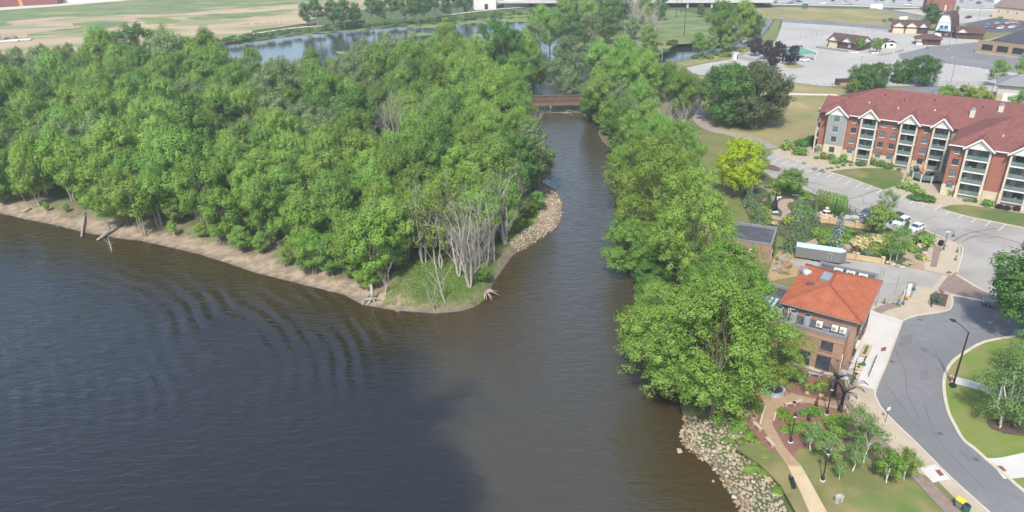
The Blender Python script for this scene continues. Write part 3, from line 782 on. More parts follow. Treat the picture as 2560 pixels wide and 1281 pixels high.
def crown_points(rng, lobes, clumps, per, clump_r, long=1.5, up=0.35, fill=0.12):
    """leaf centres and normals: lobes -> clumps on each lobe's outside -> leaves on each clump"""
    Cs, Ns = [], []
    cen = np.mean([l[0] for l in lobes], axis=0)
    for lc, lr in lobes:
        lc = np.array(lc)
        out = lc - cen
        out = out / (np.linalg.norm(out) + 1e-6)
        d = rdir(rng, clumps * 3)
        keep = (d @ out * 0.5 + d[:, 2] * 0.75 + rng.uniform(-0.55, 0.6, len(d))) > -0.05
        d = d[keep][:clumps]
        for q in d:
            cc = lc + q * np.array(lr) * rng.uniform(0.72, 1.12)
            ax = q * 0.7 + np.array([0, 0, up]) + rng.normal(size=3) * 0.2
            ax /= np.linalg.norm(ax)
            cr = clump_r * rng.uniform(0.6, 1.3)
            k = int(per * rng.uniform(0.7, 1.3))
            e = rdir(rng, k)
            al = e @ ax
            rad = rng.uniform(0.55, 1.0, k)[:, None]
            P = cc + (e * cr + np.outer(al, ax) * cr * (long - 1)) * rad
            Cs.append(P)
            Ns.append(e * 0.8 + q * 0.6 + np.array([0, 0, 0.45]) + rng.normal(size=(k, 3)) * 0.22)
        k = int(clumps * per * fill)
        e = rdir(rng, k)
        Cs.append(lc + e * np.array(lr) * rng.uniform(0.3, 0.9, k)[:, None]); Ns.append(e + rng.normal(size=(k, 3)) * 0.5)
    return np.concatenate(Cs), np.concatenate(Ns)

def limb(mb, rng, p0, p1, r0, r1, n=5, seg=4, wob=0.12):
    p0, p1 = np.array(p0, float), np.array(p1, float)
    L = np.linalg.norm(p1 - p0)
    pts = []
    for i in range(seg + 1):
        t = i / seg
        p = p0 * (1 - t) + p1 * t
        if 0 < i < seg: p = p + rng.normal(size=3) * L * wob * 0.5
        p[2] += math.sin(t * math.pi) * L * 0.06
        pts.append(Vector(p))
    mb.tube(pts, [r0 + (r1 - r0) * i / seg for i in range(seg + 1)], n, cap=False)
    return pts

TREE_CACHE = {}
def tree_proto(key, seed, H, rx, base=0.32, nl=11, clumps=15, per=38, clump_r=0.95, leaf=0.48, mat='wood', bark=None, long=1.6, up=0.4, stems=1, droop=0.0, lean=0.0, lobe_k=0.42, top=1.0):
    """meshes of a broadleaf tree of height H and crown radius rx"""
    rng = np.random.RandomState(seed)
    lobes = []
    zc = H * (base + (1 - base) * 0.5)
    rz = H * (1 - base) * 0.5
    for i in range(nl):
        a = i * 2.39996 + rng.uniform(-0.4, 0.4)
        t = (i + 0.5) / nl
        zz = (t * 1.9 - 0.95)
        ring = math.sqrt(max(0.05, 1 - (abs(zz) ** (2.2 if zz > 0 else 1.6)))) * top ** max(zz, 0)
        k = rng.uniform(0.5, 0.78)
        c = (rx * ring * k * math.cos(a) + lean * rx * (zz + 1) * 0.4, rx * ring * k * math.sin(a), zc + rz * zz * 0.74 + rng.uniform(-0.05, 0.05) * H)
        r = rx * rng.uniform(lobe_k - 0.1, lobe_k + 0.1)
        lobes.append((c, (r, r, r * rng.uniform(0.75, 1.1))))
    lobes.append(((lean * rx * 0.6, 0, zc + rz * 0.72), (rx * lobe_k * 0.8,) * 2 + (rz * 0.3,)))
    C, Nn = crown_points(rng, lobes, clumps, per, clump_r, long, up)
    if droop:
        rad = np.hypot(C[:, 0], C[:, 1]) / rx
        C[:, 2] -= droop * np.clip(rad - 0.4, 0, 2) ** 1.5 * rx
        C[:, 2] = np.maximum(C[:, 2], 0.3)
    cme = leaves_mesh('crown', C, Nn, leaf, LF[mat], rng)
    mb = MB()
    r0 = 0.035 * H * 0.55
    for s in range(stems):
        a = 2 * math.pi * s / max(stems, 1) + rng.uniform(0, 1)
        off = np.array([math.cos(a), math.sin(a), 0]) * (0.35 if stems > 1 else 0)
        topp = np.array([lean * rx * 0.5, 0, H * (base + 0.22)]) + off * H * 0.14
        tp = limb(mb, rng, off + np.array([0, 0, -0.8]), topp, r0 / math.sqrt(stems), r0 * 0.5 / math.sqrt(stems), 7, 4, 0.05)
        for j, (lc, lr) in enumerate(lobes):
            if j % stems == s:
                st = tp[2 + (j % 3)] if len(tp) > 4 else tp[-1]
                end = np.array(lc) + np.array([0, 0, lr[2] * 0.4])
                lp = limb(mb, rng, st, end, r0 * 0.36, r0 * 0.08, 4, 3)
                for q in range(3):
                    limb(mb, rng, lp[1 + q % 2], np.array(lc) + rdir(rng, 1)[0] * np.array(lr) * 0.9, r0 * 0.14, 0.02, 3, 2)
    tme = mb.mesh('trunk', bark or BARK, True)
    TREE_CACHE[key] = (tme, cme)
    return TREE_CACHE[key]

def zat(x, y):
    return float(land_z(np.array([x]), np.array([y]))[0][0])

def put_tree(name, key, xy, label, sc=1.0, rz=None, group=None, cat='tree', z=None, parts=('trunk', 'crown')):
    rng = random.Random(hash((round(xy[0], 1), round(xy[1], 1))) & 0xffff)
    zz = zat(xy[0], xy[1]) if z is None else z
    o = thing(name, label, cat, (xy[0], xy[1], zz), rng.uniform(0, 6.28) if rz is None else rz, group)
    o.scale = sc if hasattr(sc, '__len__') else (sc, sc, sc)
    for nm, me in zip(parts, TREE_CACHE[key]):
        if me is not None: link(nm, me, o)
    return o

# ---- kinds of tree
for i in range(6):
    tree_proto('wood%d' % i, 10 + i, 15.5, 4.9 + 0.4 * (i % 3), 0.14, 17 + i % 3, 21, 58, 0.62, 0.28, 'wood', BARK, 2.0, 0.9, lobe_k=0.34, top=(1.0, 0.75, 0.9)[i % 3])
for i in range(2):
    tree_proto('woodgrey%d' % i, 30 + i, 15.0, 4.7, 0.14, 16, 19, 44, 0.62, 0.31, 'grey', BARK_PALE, 1.9, 0.7, lobe_k=0.34)
for i in range(2):
    tree_proto('woodlime%d' % i, 40 + i, 14.5, 4.4, 0.12, 15, 19, 44, 0.62, 0.32, 'lime', BARK_PALE, 2.1, 0.8, stems=2, lobe_k=0.34)
tree_proto('wooddark', 45, 16.5, 5.4, 0.12, 17, 19, 44, 0.7, 0.34, 'dark', BARK, 1.6, 0.4, lobe_k=0.36)
for i in range(2):
    tree_proto('sparse%d' % i, 47 + i, 16.0, 3.6, 0.2, 14, 9, 24, 0.55, 0.30, ('grey', 'lime')[i], BARK_DEAD, 2.0, 0.9, stems=3, lobe_k=0.36, top=0.8)
for i in range(3):
    tree_proto('cotton%d' % i, 50 + i, 22.0, 8.2, 0.10, (20, 24, 18)[i], 25, 66, 0.75, 0.28, 'river', BARK, 1.5, 0.15, lobe_k=0.33, droop=0.12)
tree_proto('willow', 60, 18.0, 6.5, 0.12, 14, 18, 44, 0.85, 0.40, 'grey', BARK, 1.5, 0.0, droop=0.35)
tree_proto('gold', 61, 12.5, 5.2, 0.10, 15, 20, 60, 0.65, 0.28, 'yellow', BARK, 1.7, 0.6)
tree_proto('street', 62, 9.0, 3.6, 0.2, 10, 15, 44, 0.6, 0.34, 'dark', BARK, 1.3, 0.1)
tree_proto('streetlight', 63, 9.5, 3.8, 0.2, 10, 15, 44, 0.6, 0.34, 'river', BARK, 1.3, 0.1)
tree_proto('purple', 64, 9.0, 3.6, 0.14, 10, 15, 44, 0.6, 0.36, 'purple', BARK, 1.4, 0.4)
tree_proto('plane', 65, 13.0, 5.2, 0.18, 13, 20, 46, 0.75, 0.34, 'dark', BARK, 1.3, 0.1)
tree_proto('birch0', 66, 5.5, 1.7, 0.28, 8, 8, 20, 0.42, 0.20, 'birch', BARK_BIRCH, 1.7, 0.2)
tree_proto('birch1', 67, 6.0, 1.8, 0.26, 8, 10, 26, 0.42, 0.20, 'birch', BARK_BIRCH, 1.7, 0.2)
tree_proto('birch2', 68, 5.2, 1.6, 0.22, 8, 13, 28, 0.40, 0.22, 'river', BARK_BIRCH, 1.5, 0.3)
tree_proto('bigbirch', 69, 12.0, 4.2, 0.10, 13, 14, 32, 0.7, 0.27, 'birch', BARK_BIRCH, 1.9, -0.3, stems=2, droop=0.15)
tree_proto('park', 70, 6.5, 2.9, 0.24, 10, 16, 40, 0.5, 0.27, 'shrub', BARK, 1.3, 0.1)
tree_proto('dome', 73, 13.0, 6.4, 0.02, 18, 26, 80, 0.75, 0.28, 'dark', BARK, 1.3, 0.1, lobe_k=0.40)
tree_proto('domegrey', 74, 13.0, 6.2, 0.02, 18, 26, 80, 0.75, 0.28, 'greydark', BARK, 1.3, 0.1, lobe_k=0.40)
tree_proto('fartree', 71, 16.0, 5.0, 0.12, 10, 14, 34, 1.0, 0.62, 'dark', BARK, 1.5, 0.3)
tree_proto('fartall', 72, 19.0, 4.4, 0.3, 10, 14, 34, 1.0, 0.6, 'dark', BARK_PALE, 1.5, 0.3)

def shrub_proto(key, seed, mat, r=1.0, h=0.85, leaf=0.2, n=700, nl=7):
    rng = np.random.RandomState(seed)
    lobes = []
    for i in range(nl):
        a = rng.uniform(0, 6.28); k = rng.uniform(0.2, 0.5) * r
        lobes.append(((k * math.cos(a), k * math.sin(a), h * rng.uniform(0.35, 0.6)), (r * 0.5, r * 0.5, h * 0.42)))
    C, Nn = crown_points(rng, lobes, 8, n // (nl * 8), 0.2 * r, 1.3, 0.3, 0.3)
    C[:, 2] = np.maximum(C[:, 2], 0.02)
    TREE_CACHE[key] = (None, leaves_mesh('foliage', C, Nn, leaf, LF[mat], rng))
for k, m in (('shrub', 'shrub'), ('shrubdark', 'dark'), ('shrublime', 'lime'), ('shrubblue', 'blue'), ('shrubpurple', 'purple'), ('shrubcream', 'cream'), ('shrubneedle', 'needle')):
    shrub_proto(k, hash(k) % 97 + 1, m)

def conifer_proto(key, seed, mat, H=5.0, r=1.6, leaf=0.26):
    rng = np.random.RandomState(seed)
    Cs, Ns = [], []
    tiers = 15
    for i in range(tiers):
        t = i / tiers
        z = H * (0.05 + 0.92 * t); rr = r * (1 - t) ** 0.85 + 0.08
        for a in np.arange(0, 6.28, 6.28 / max(5, int(13 * (1 - t)))):
            a += rng.uniform(-0.2, 0.2)
            L = rr * rng.uniform(0.75, 1.15); k = max(8, int(26 * L / r))
            s = rng.uniform(0.15, 1, k)
            P = np.stack([np.cos(a) * L * s, np.sin(a) * L * s, z - 0.28 * L * s + rng.normal(size=k) * 0.05], 1) + rng.normal(size=(k, 3)) * 0.09
            Cs.append(P); Ns.append(np.tile([math.cos(a) * 0.6, math.sin(a) * 0.6, 0.8], (k, 1)) + rng.normal(size=(k, 3)) * 0.45)
    cme = leaves_mesh('crown', np.concatenate(Cs), np.concatenate(Ns), leaf, LF[mat], rng, 0.5)
    tme = MB().tube([(0, 0, -0.3), (0, 0, H * 0.6), (0, 0, H * 0.95)], [0.12, 0.07, 0.02], 5).mesh('trunk', BARK)
    TREE_CACHE[key] = (tme, cme)
conifer_proto('spruce_blue', 80, 'blue', 5.0, 1.3)
conifer_proto('spruce', 81, 'needle', 6.0, 2.0)
conifer_proto('pine', 82, 'needle', 5.0, 2.3)
conifer_proto('cypress', 83, 'dark', 3.5, 0.9)

def bare_proto(key, seed, H, stems=1, spread=0.35, bark=None, lean=0.0, depth=3, twigs=5):
    rng = np.random.RandomState(seed)
    mb = MB()
    def grow(p, d, L, r, lev):
        d = d / np.linalg.norm(d)
        seg = 4
        pts = [Vector(p)]; q = np.array(p, float); dd = d.copy()
        for i in range(seg):
            dd = dd + rng.normal(size=3) * 0.09 + np.array([0, 0, 0.06])
            dd /= np.linalg.norm(dd)
            q = q + dd * L / seg
            pts.append(Vector(q))
        mb.tube(pts, [r * (1 - 0.62 * i / seg) for i in range(seg + 1)], 6 if lev == 0 else 4 if lev == 1 else 3, cap=False)
        if lev >= depth: return
        for k in range(twigs if lev else twigs + 1):
            t = rng.uniform(0.35, 1.0)
            st = np.array(pts[min(seg, int(t * seg) + (1 if t > 0.9 else 0))])
            side = rng.normal(size=3); side -= dd * (side @ dd); side /= np.linalg.norm(side) + 1e-6
            nd = dd * rng.uniform(0.55, 0.9) + side * rng.uniform(0.35, 0.75) + np.array([0, 0, 0.22])
            grow(st, nd, L * rng.uniform(0.36, 0.6), r * rng.uniform(0.3, 0.42), lev + 1)
    for s in range(stems):
        a = 2 * math.pi * s / stems + rng.uniform(-0.4, 0.4)
        d = np.array([math.cos(a) * spread + lean, math.sin(a) * spread, 1.0]) if stems > 1 else np.array([lean, rng.uniform(-0.1, 0.1), 1.0])
        grow((0.25 * math.cos(a) * (stems > 1), 0.25 * math.sin(a) * (stems > 1), -0.4), d, H * rng.uniform(0.55, 0.72), 0.014 * H + 0.035, 0)
    TREE_CACHE[key] = (mb.mesh('branches', bark or BARK_DEAD, True), None)
bare_proto('bare0', 90, 15, 1, lean=-0.12, twigs=4)
bare_proto('bare1', 91, 17, 4, 0.2, twigs=5)
bare_proto('bare2', 92, 17, 5, 0.3, lean=0.08, twigs=5)
bare_proto('bare3', 93, 9, 1, lean=0.15)
bare_proto('bare4', 94, 15, 3, 0.12, BARK_DEAD, twigs=3)
bare_proto('barewide', 95, 11, 5, 0.65)
bare_proto('snag', 96, 6, 1, 0.2, depth=1, twigs=3)

# ---- the wood on the spit
def spit_wood():
    rng = np.random.RandomState(7)
    box = []
    cand = rng.uniform([-235, 104], [22, 318], size=(9000, 2))
    X, Y = cand[:, 0], cand[:, 1]
    z, d, dr, spit = land_z(X, Y)
    w = vnoise(X, Y, 0.06, 2) * 4
    F = np.array(_f); U = np.array(_u); Rt = np.array(_r)
    V = np.stack([X, Y, np.full(len(X), -1.0) - CAM_H], 1)
    wz = V @ F
    px = 1280 + FPX * (V @ Rt) / wz; py = 640.5 - FPX * (V @ U) / wz
    beach = np.interp(px, [0, 150, 300, 480, 600, 700, 820, 920, 1000, 1200, 1300, 1335], [505, 518, 552, 592, 622, 655, 684, 684, 628, 624, 575, 500])
    back = np.interp(px, [-400, 0, 250, 330, 540, 640, 870, 1000, 1330], [190, 182, 172, 200, 214, 214, 205, 196, 190])
    gap = (px > 545) & (px < 880) & (py < np.interp(px, [545, 600, 720, 760, 880], [235, 262, 262, 250, 232]))
    clear = np.hypot((px - 985) / 62, (py - 425) / 46) < 1
    ok = spit & ~gap & ~clear & (d > 2.0) & (py < beach) & (py > back) & (px > -170) & (px < 1345)
    pts = []
    for i in np.nonzero(ok)[0]:
        p = cand[i]
        sp = 7.3 if Y[i] < 200 else 8.6
        if all((p[0] - q[0]) ** 2 + (p[1] - q[1]) ** 2 > sp * sp for q in pts):
            pts.append(p); box.append((px[i], py[i], dr[i]))
    return pts, box
WOOD_PTS, WOOD_PX = spit_wood()
WG = 'trees of the wood on the spit'
def plant_wood():
    rng = random.Random(5)
    for (x, y), (px, py, dr) in zip(WOOD_PTS, WOOD_PX):
        u = rng.random()
        sh = float(vnoise(np.array([x]), np.array([y]), 0.035, 11)[0])
        front = py > np.interp(px, [0, 150, 300, 480, 600, 700, 820, 920, 1000, 1200, 1300], [493, 505, 540, 580, 608, 640, 668, 668, 625, 622, 575]) - 42
        sc = rng.uniform(0.98, 1.22) * (0.88 if front else 1.0) * (1.12 if (880 < px < 1330 and py < 300) else 1.38 if (270 < px < 560 and py < 262) else 1.06 if py < 330 else 1.0)
        if px > 1200 and py < 330: zone = 'near the rust-red rail bridge'
        elif px > 1165: zone = 'on the channel side behind the rocky bend'
        elif math.hypot(px - 985, (py - 400) * 1.2) < 130: zone = 'around the great bare dead crown'
        elif front: zone = 'on the beach edge ' + ('near the driftwood logs' if px < 300 else 'beside the leaning pale trunks' if px < 520 else 'above the narrow lower beach' if px < 820 else 'by the grassy tip')
        elif py < 262: zone = 'at the back ' + ('beside the dike path' if px < 260 else 'in the high dome before the dirt field' if px < 560 else 'facing the open pond' if px < 880 else 'in the high mass before the far pond')
        elif px < 180: zone = 'in the wood at the picture edge'
        else: zone = 'inside the wood ' + ('behind the driftwood logs' if px < 420 else 'behind the leaning pale trunks' if px < 640 else 'between the beach and the open pond' if px < 860 else 'behind the grassy tip')
        sc *= 0.84 + 0.36 * float(vnoise(np.array([x]), np.array([y]), 0.05, 23)[0])
        size = 'small' if sc < 1.04 else 'tall' if sc > 1.22 else 'medium'
        if front and u < 0.5: key, lab = 'woodlime%d' % rng.randrange(2), 'yellow-green tree'
        elif sh + u * 0.35 < 0.40: key, lab = 'woodgrey%d' % rng.randrange(2), 'greyish-green tree'
        elif u > 0.93: key, lab = 'wooddark', 'dark round tree'
        else: key, lab = 'wood%d' % rng.randrange(6), 'mid-green maple'
        lab = size + ' ' + lab + ' ' + zone
        put_tree('spit_tree', key, (x, y), lab, (sc * rng.uniform(0.92, 1.1), sc * rng.uniform(0.92, 1.1), sc * rng.uniform(0.8, 1.2)), group=WG)
plant_wood()

def at(px, py, z=0.0):
    p = G(px, py, z)
    return (p.x, p.y)

# ---- cottonwoods on the town bank
BG = 'cottonwoods along the town bank'
for i, (px, py, key, s, lab) in enumerate([
        (1780, 1038, 'cotton0', (1.12, 1.12, 1.02), 'huge bright green tree leaning over the water just above the rock bank'),
        (1676, 968, 'cotton1', (1.1, 1.1, 0.86), 'broad green tree hanging lowest over the river next to the rock bank'),
        (1925, 992, 'cotton2', (0.56, 0.56, 0.52), 'green tree beside the brick wall of the orange-roofed building'),
        (1800, 905, 'cotton1', (0.86, 0.86, 0.92), 'tall green tree behind the one above the rock bank'),
        (1715, 735, 'cotton0', (0.95, 0.95, 1.1), 'tall green tree between the river and the orange roof'),
        (1578, 672, 'cotton1', (0.78, 0.78, 0.6), 'lower bright tree dipping into the channel opposite the dead trees'),
        (1635, 645, 'cotton2', (1.05, 1.05, 1.22), 'tallest tree on the bank behind the small flat-roofed brick building'),
        (1576, 520, 'cotton0', (0.86, 0.86, 0.80), 'river tree facing the rock-lined bend of the spit'),
        (1685, 515, 'cotton1', (0.86, 0.86, 0.92), 'wide green tree on the bank below the golden tree'),
        (1625, 425, 'cotton2', (0.62, 0.62, 0.6), 'bank tree just downstream of the grey mud bar')]):
    put_tree('riverside_tree', key, at(px, py, -1), lab, s, rz=i * 1.3, group=BG)

# ---- trees around and beyond the rail bridge
NG = 'trees around the rail bridge'
rg = random.Random(21)
for i, (px, py, key, s) in enumerate([
        (1500, 300, 'wood0', 1.05), (1545, 305, 'woodgrey0', 1.0), (1600, 330, 'wood2', 1.05), (1700, 300, 'wood3', 1.1), (1730, 290, 'woodgrey1', 0.95), (1510, 262, 'wood4', 1.15), (1560, 250, 'wood1', 1.2),
        (1610, 262, 'wood0', 1.25), (1665, 255, 'wood2', 0.9), (1705, 245, 'woodgrey0', 0.75), (1500, 218, 'wood3', 1.2), (1560, 215, 'wood2', 1.25), (1620, 220, 'wood4', 1.0), (1665, 215, 'woodgrey1', 0.7), (1440, 205, 'willow', 0.75),
        (1410, 175, 'willow', 0.9), (1478, 185, 'willow', 0.85), (1352, 212, 'willow', 0.62), (1392, 218, 'willow', 0.72), (1425, 232, 'willow', 0.6)]):
    lab = ['leafy green tree in the stand just past the rust-red rail bridge', 'green tree on the town bank between the rail bridge and the mud bar', 'pale willow growing in the shallows just upstream of the rail bridge'][0 if py < 240 and key != 'willow' else 2 if key == 'willow' else 1]
    put_tree('bridge_tree', key, at(px, py), lab, s, rz=i * 0.9, group=NG, z=-1.2 if key == 'willow' else -0.3)
FG = 'swamp trees beside the pond'
for i, (px, py, key, s) in enumerate([
        (1290, 150, 'woodgrey0', 1.0), (1330, 140, 'willow', 1.0), (1375, 128, 'wood0', 1.35), (1430, 128, 'wooddark', 1.2), (1470, 118, 'willow', 1.0), (1520, 110, 'wooddark', 1.1), (1260, 165, 'woodgrey1', 0.95), (1350, 98, 'wood2', 1.25),
        (1410, 80, 'wood3', 1.3), (1470, 75, 'wood1', 1.3), (1530, 78, 'wooddark', 1.2), (1580, 100, 'woodgrey0', 0.9), (1620, 118, 'wood2', 0.8), (1440, 45, 'wood4', 1.4), (1500, 42, 'wood0', 1.5), (1560, 50, 'wooddark', 1.4), (1610, 60, 'wood3', 1.2), (1650, 52, 'wooddark', 1.0),
        (1410, 24, 'wood1', 1.4), (1480, 18, 'wooddark', 1.4), (1550, 14, 'wood2', 1.4), (1620, 18, 'wood0', 1.3)]):
    put_tree('swamp_tree', key, at(px, py), 'grey-green swamp tree in the stand at the end of the pond' if 'grey' in key or key == 'willow' else 'deep green tree in the stand at the end of the pond', s, rz=i * 1.7, group=FG, z=-1.0)
for i, (px, py, key, s, lab) in enumerate([
        (1588, 78, 'bare1', 1.55, 'tallest pale dead tree standing by the creek meadow'), (1604, 74, 'bare0', 1.5, 'single bleached dead trunk beside the tallest dead tree'), (1620, 104, 'bare4', 1.45, 'bare dead tree on the near edge of the creek meadow'),
        (1638, 92, 'bare1', 1.1, 'short bare dead tree nearest the highway overpass'), (1422, 38, 'bare4', 1.4, 'thin dead tree at the far end of the pond'), (1540, 48, 'bare0', 1.4, 'dead tree hidden among green swamp trees'),
        (1645, 352, 'barewide', 1.5, 'wide bare crown of a dead tree above the mud bar'), (1690, 338, 'barewide', 1.3, 'bare grey crown of a dead tree near the park path')]):
    put_tree('dead_tree', key, at(px, py), lab, s, rz=i * 2.1, z=-0.5)
CG = 'trees along the creek'
for i, (px, py, key, s, lab) in enumerate([
        (1800, 122, 'wood1', 1.5, 'biggest round tree by the highway overpass'), (1852, 112, 'wood3', 1.45, 'big tree by the bike path bend'), (1835, 128, 'woodgrey0', 0.95, 'greyish tree in front of the big overpass tree'), (1878, 108, 'wooddark', 1.0, 'dark tree at the edge of the bike path'),
        (1746, 140, 'wood2', 0.72, 'small tree standing alone at the creek edge'), (1778, 134, 'woodgrey1', 0.7, 'slim pale tree by the creek'), (1812, 132, 'woodlime0', 0.62, 'low bushy tree by the creek wall'), (1752, 44, 'fartree', 0.55, 'dark bush under the overpass'),
        (1890, 106, 'woodlime1', 0.45, 'small lime tree beside the bike path')]):
    put_tree('creek_tree', key, at(px, py), lab, s, rz=i, group=CG, z=-0.4)

# ---- tree belt on the dike
TB = 'tree belt along the dike path'
for i, (px, py, key, s) in enumerate([
        (768, 64, 'fartree', 0.9), (798, 72, 'fartall', 1.05), (835, 66, 'fartree', 1.05), (862, 68, 'fartree', 1.1), (890, 64, 'fartree', 0.9), (932, 60, 'fartall', 0.95), (955, 57, 'fartree', 0.95), (985, 55, 'fartall', 1.0), (1015, 52, 'fartree', 1.1),
        (1040, 51, 'fartree', 1.05), (1062, 49, 'fartree', 1.15), (1090, 46, 'fartall', 1.1), (1118, 47, 'fartree', 0.9), (1145, 42, 'fartall', 0.9), (1168, 38, 'fartree', 0.8), (1185, 20, 'fartree', 0.6)]):
    put_tree('belt_tree', key, at(px, py), 'tall dark tree in the belt between the pond and the dirt field' if key == 'fartall' else 'dense bushy tree in the belt between the pond and the dirt field', s, rz=i * 1.1, group=TB, z=0)
for i, (px, py, s, lab) in enumerate([(52, 158, 0.62, 'dark little tree beside the dirt field, nearest the picture edge'), (88, 156, 0.5, 'low spreading tree beside the dirt field'), (117, 160, 0.75, 'open-crowned small tree beside the dirt field'), (180, 152, 0.68, 'lone small tree beside the dirt field near the dike path'), (214, 154, 0.4, 'low bush-like tree next to the dike path')]):
    put_tree('field_tree', 'woodgrey%d' % (i % 2), at(px, py), lab, s * 0.95, z=0)
SG = 'bushes along the dike'
for i in range(70):
    t = i / 70
    px = 470 + t * 930 + rg.uniform(-8, 8)
    py = np.interp(px, [470, 540, 640, 720, 860, 1060, 1200, 1400], [122, 108, 92, 80, 68, 51, 41, 25]) + rg.uniform(-3, 5)
    put_tree('dike_bush', 'shrubdark' if i % 3 else 'shrub', at(px, py), 'dense bush on the dike between the path and the pond', (rg.uniform(2.5, 4.2), rg.uniform(2.5, 4.2), rg.uniform(2.2, 3.8)), group=SG, cat='bush', z=-0.4, parts=('branches', 'foliage'))
for i in range(26):
    px = -20 + i * 15 + rg.uniform(-5, 5)
    py = np.interp(px, [-20, 100, 240, 360], [176, 168, 156, 134]) + rg.uniform(-4, 6)
    put_tree('dike_bush', 'shrub' if i % 2 else 'shrubdark', at(px, py), 'bush on the dike between the wood and the dirt field', (rg.uniform(1.6, 3.2),) * 2 + (rg.uniform(1.4, 2.6),), group=SG, cat='bush', z=-0.3, parts=('branches', 'foliage'))
for i in range(34):
    px, py = rg.choice([(1570, 118), (1610, 128), (1650, 134), (1700, 108), (1760, 145), (1800, 140), (1840, 128), (1560, 110), (1640, 110)])
    put_tree('creek_bush', 'shrubdark' if i % 2 else 'shrub', at(px + rg.uniform(-26, 26), py + rg.uniform(-7, 7)), 'low bush in the thicket lining the creek', rg.uniform(1.5, 3.2), group='bushes lining the creek', cat='bush', z=-0.4, parts=('branches', 'foliage'))

# ---- lone trees between the wood and the pond, bushes hanging over the town bank
for i, (px, py, key, s, lab) in enumerate(((640, 208, 'wood1', 1.05, 'tree with twin tops standing against the open pond'), (690, 214, 'woodgrey0', 0.85, 'lower grey tree before the open pond'), (790, 208, 'wood3', 1.05, 'bushy tree standing against the duckweed'), (832, 200, 'wood0', 0.7, 'narrow tree beside the duckweed patch'), (740, 222, 'wood2', 0.7, 'low tree in the gap before the pond'), (600, 214, 'wood4', 0.8, 'tree at the foot of the high dome by the pond'), (560, 218, 'woodgrey1', 0.9, 'greyish tree below the high dome'))):
    put_tree('pond_tree', key, at(px, py), lab, s, rz=i * 1.4, z=-1.0)
for i, (px, py, key, s) in enumerate(((1470, 292, 'wood1', 0.6), (1528, 322, 'wood4', 0.75), (1556, 345, 'wood2', 0.8), (1575, 372, 'wood5', 0.8), (1612, 360, 'wood0', 0.9), (1560, 310, 'woodgrey0', 0.8), (1480, 272, 'woodgrey1', 0.8), (1640, 385, 'wood3', 0.85))):
    put_tree('bridge_tree', key, at(px, py), 'green tree crowding the town bank above the mud bar', s, rz=i * 0.8, group=NG, z=-0.8)
for i in range(14):
    py = 268 + i * 7
    px = np.interp(py, [262, 285, 302, 318, 334, 356, 372], [1458, 1462, 1482, 1510, 1512, 1530, 1548]) + rg.uniform(0, 12)
    s = rg.uniform(1.2, 2.4)
    put_tree('bank_bush', ('wood2', 'wooddark')[i % 2], at(px, py, WZ + 0.6), 'bush above the mud bar near the rail bridge', (s * 0.24, s * 0.24, s * 0.15), group='bushes along the town bank', cat='bush', parts=('branches', 'foliage'))
for i in range(40):
    py = 385 + i * 15.5
    px = np.interp(py, [385, 450, 520, 600, 680, 740, 800, 860, 930, 1010], [1542, 1552, 1562, 1576, 1602, 1622, 1626, 1648, 1682, 1706]) + rg.uniform(-3, 14)
    s = rg.uniform(1.6, 3.0)
    put_tree('bank_bush', ('wood0', 'wooddark', 'wood3')[i % 3], at(px, py, WZ + 0.6), 'bush overhanging the water along the town bank', (s * 0.24, s * 0.24, s * 0.15), group='bushes along the town bank', cat='bush', parts=('branches', 'foliage'))

# ---- parkland trees
put_tree('park_maple', 'dome', at(1820, 312), 'dark green half of the huge double tree on the dry lawn', (1.55, 1.55, 1.48), rz=0.3)
put_tree('park_maple', 'domegrey', at(1888, 318), 'greyish second half of the huge double tree nearer the apartments on the dry lawn', (1.6, 1.6, 1.5), rz=1.3)
put_tree('park_maple', 'gold', at(1846, 494), 'brilliant golden-green tree beside the garden', 1.15, rz=0.5)
put_tree('park_maple', 'woodgrey1', at(1890, 452), 'plain green tree just behind the golden tree', 0.66, rz=2.0)
for (px, py, lab) in ((1887, 141, 'purple-leaved tree nearest the white gate hut'), (1913, 149, 'second purple-leaved tree from the white gate hut'), (1945, 152, 'purple-leaved tree touching the green canopy roof'), (1976, 163, 'purple-leaved tree on the small grass wedge'), (1933, 174, 'lowest purple-leaved tree standing nearest the river')):
    put_tree('purple_maple', 'purple', at(px, py), lab, 0.88, group='purple-leaved maples')
for (px, py, key, s, lab) in ((2152, 232, 'dome', 0.78, 'dark round tree behind the apartment roof by the dumpster'), (2187, 222, 'dome', 0.74, 'dark tree next to the lot entrance behind the apartments'), (2132, 236, 'streetlight', 0.6, 'small lime-green tree behind the apartment roof'), (2256, 208, 'dome', 0.68, 'round dark tree at the lot entrance, the smaller of two'), (2302, 214, 'dome', 0.86, 'broad dome-shaped dark tree on the lot island'),
                              (2488, 218, 'birch2', 1.9, 'lime-green loose tree by the grey-roofed house'), (2550, 214, 'birch2', 2.0, 'lime-green loose tree at the picture edge behind the house'), (2322, 78, 'street', 1.5, 'dense tree beside the chalet'), (2147, 127, 'streetlight', 0.62, 'little tree in front of the dark gabled stalls'), (2190, 133, 'streetlight', 0.72, 'little tree at the corner of the dark gabled stalls'),
                              (2365, 262, 'park', 1.0, 'bushy tree behind the apartment ridge near the lamp'), (2400, 268, 'park', 1.1, 'middle bushy tree behind the apartment ridge'), (2440, 276, 'park', 1.2, 'bushy tree behind the apartment ridge by the house'), (2545, 290, 'park', 1.2, 'bushy tree in front of the grey-roofed house'), (2318, 122, 'shrub', 1.0, 'shrub beside the kiosk'),
                              (2392, 33, 'birch2', 0.8, 'shrubby tree beside the red brick building')):
    put_tree('town_tree', key, at(px, py), lab, s)
put_tree('town_tree', 'plane', at(2572, 850), 'leafy tree overhanging the parked dark car', (1.4, 1.4, 1.2), rz=1.0)
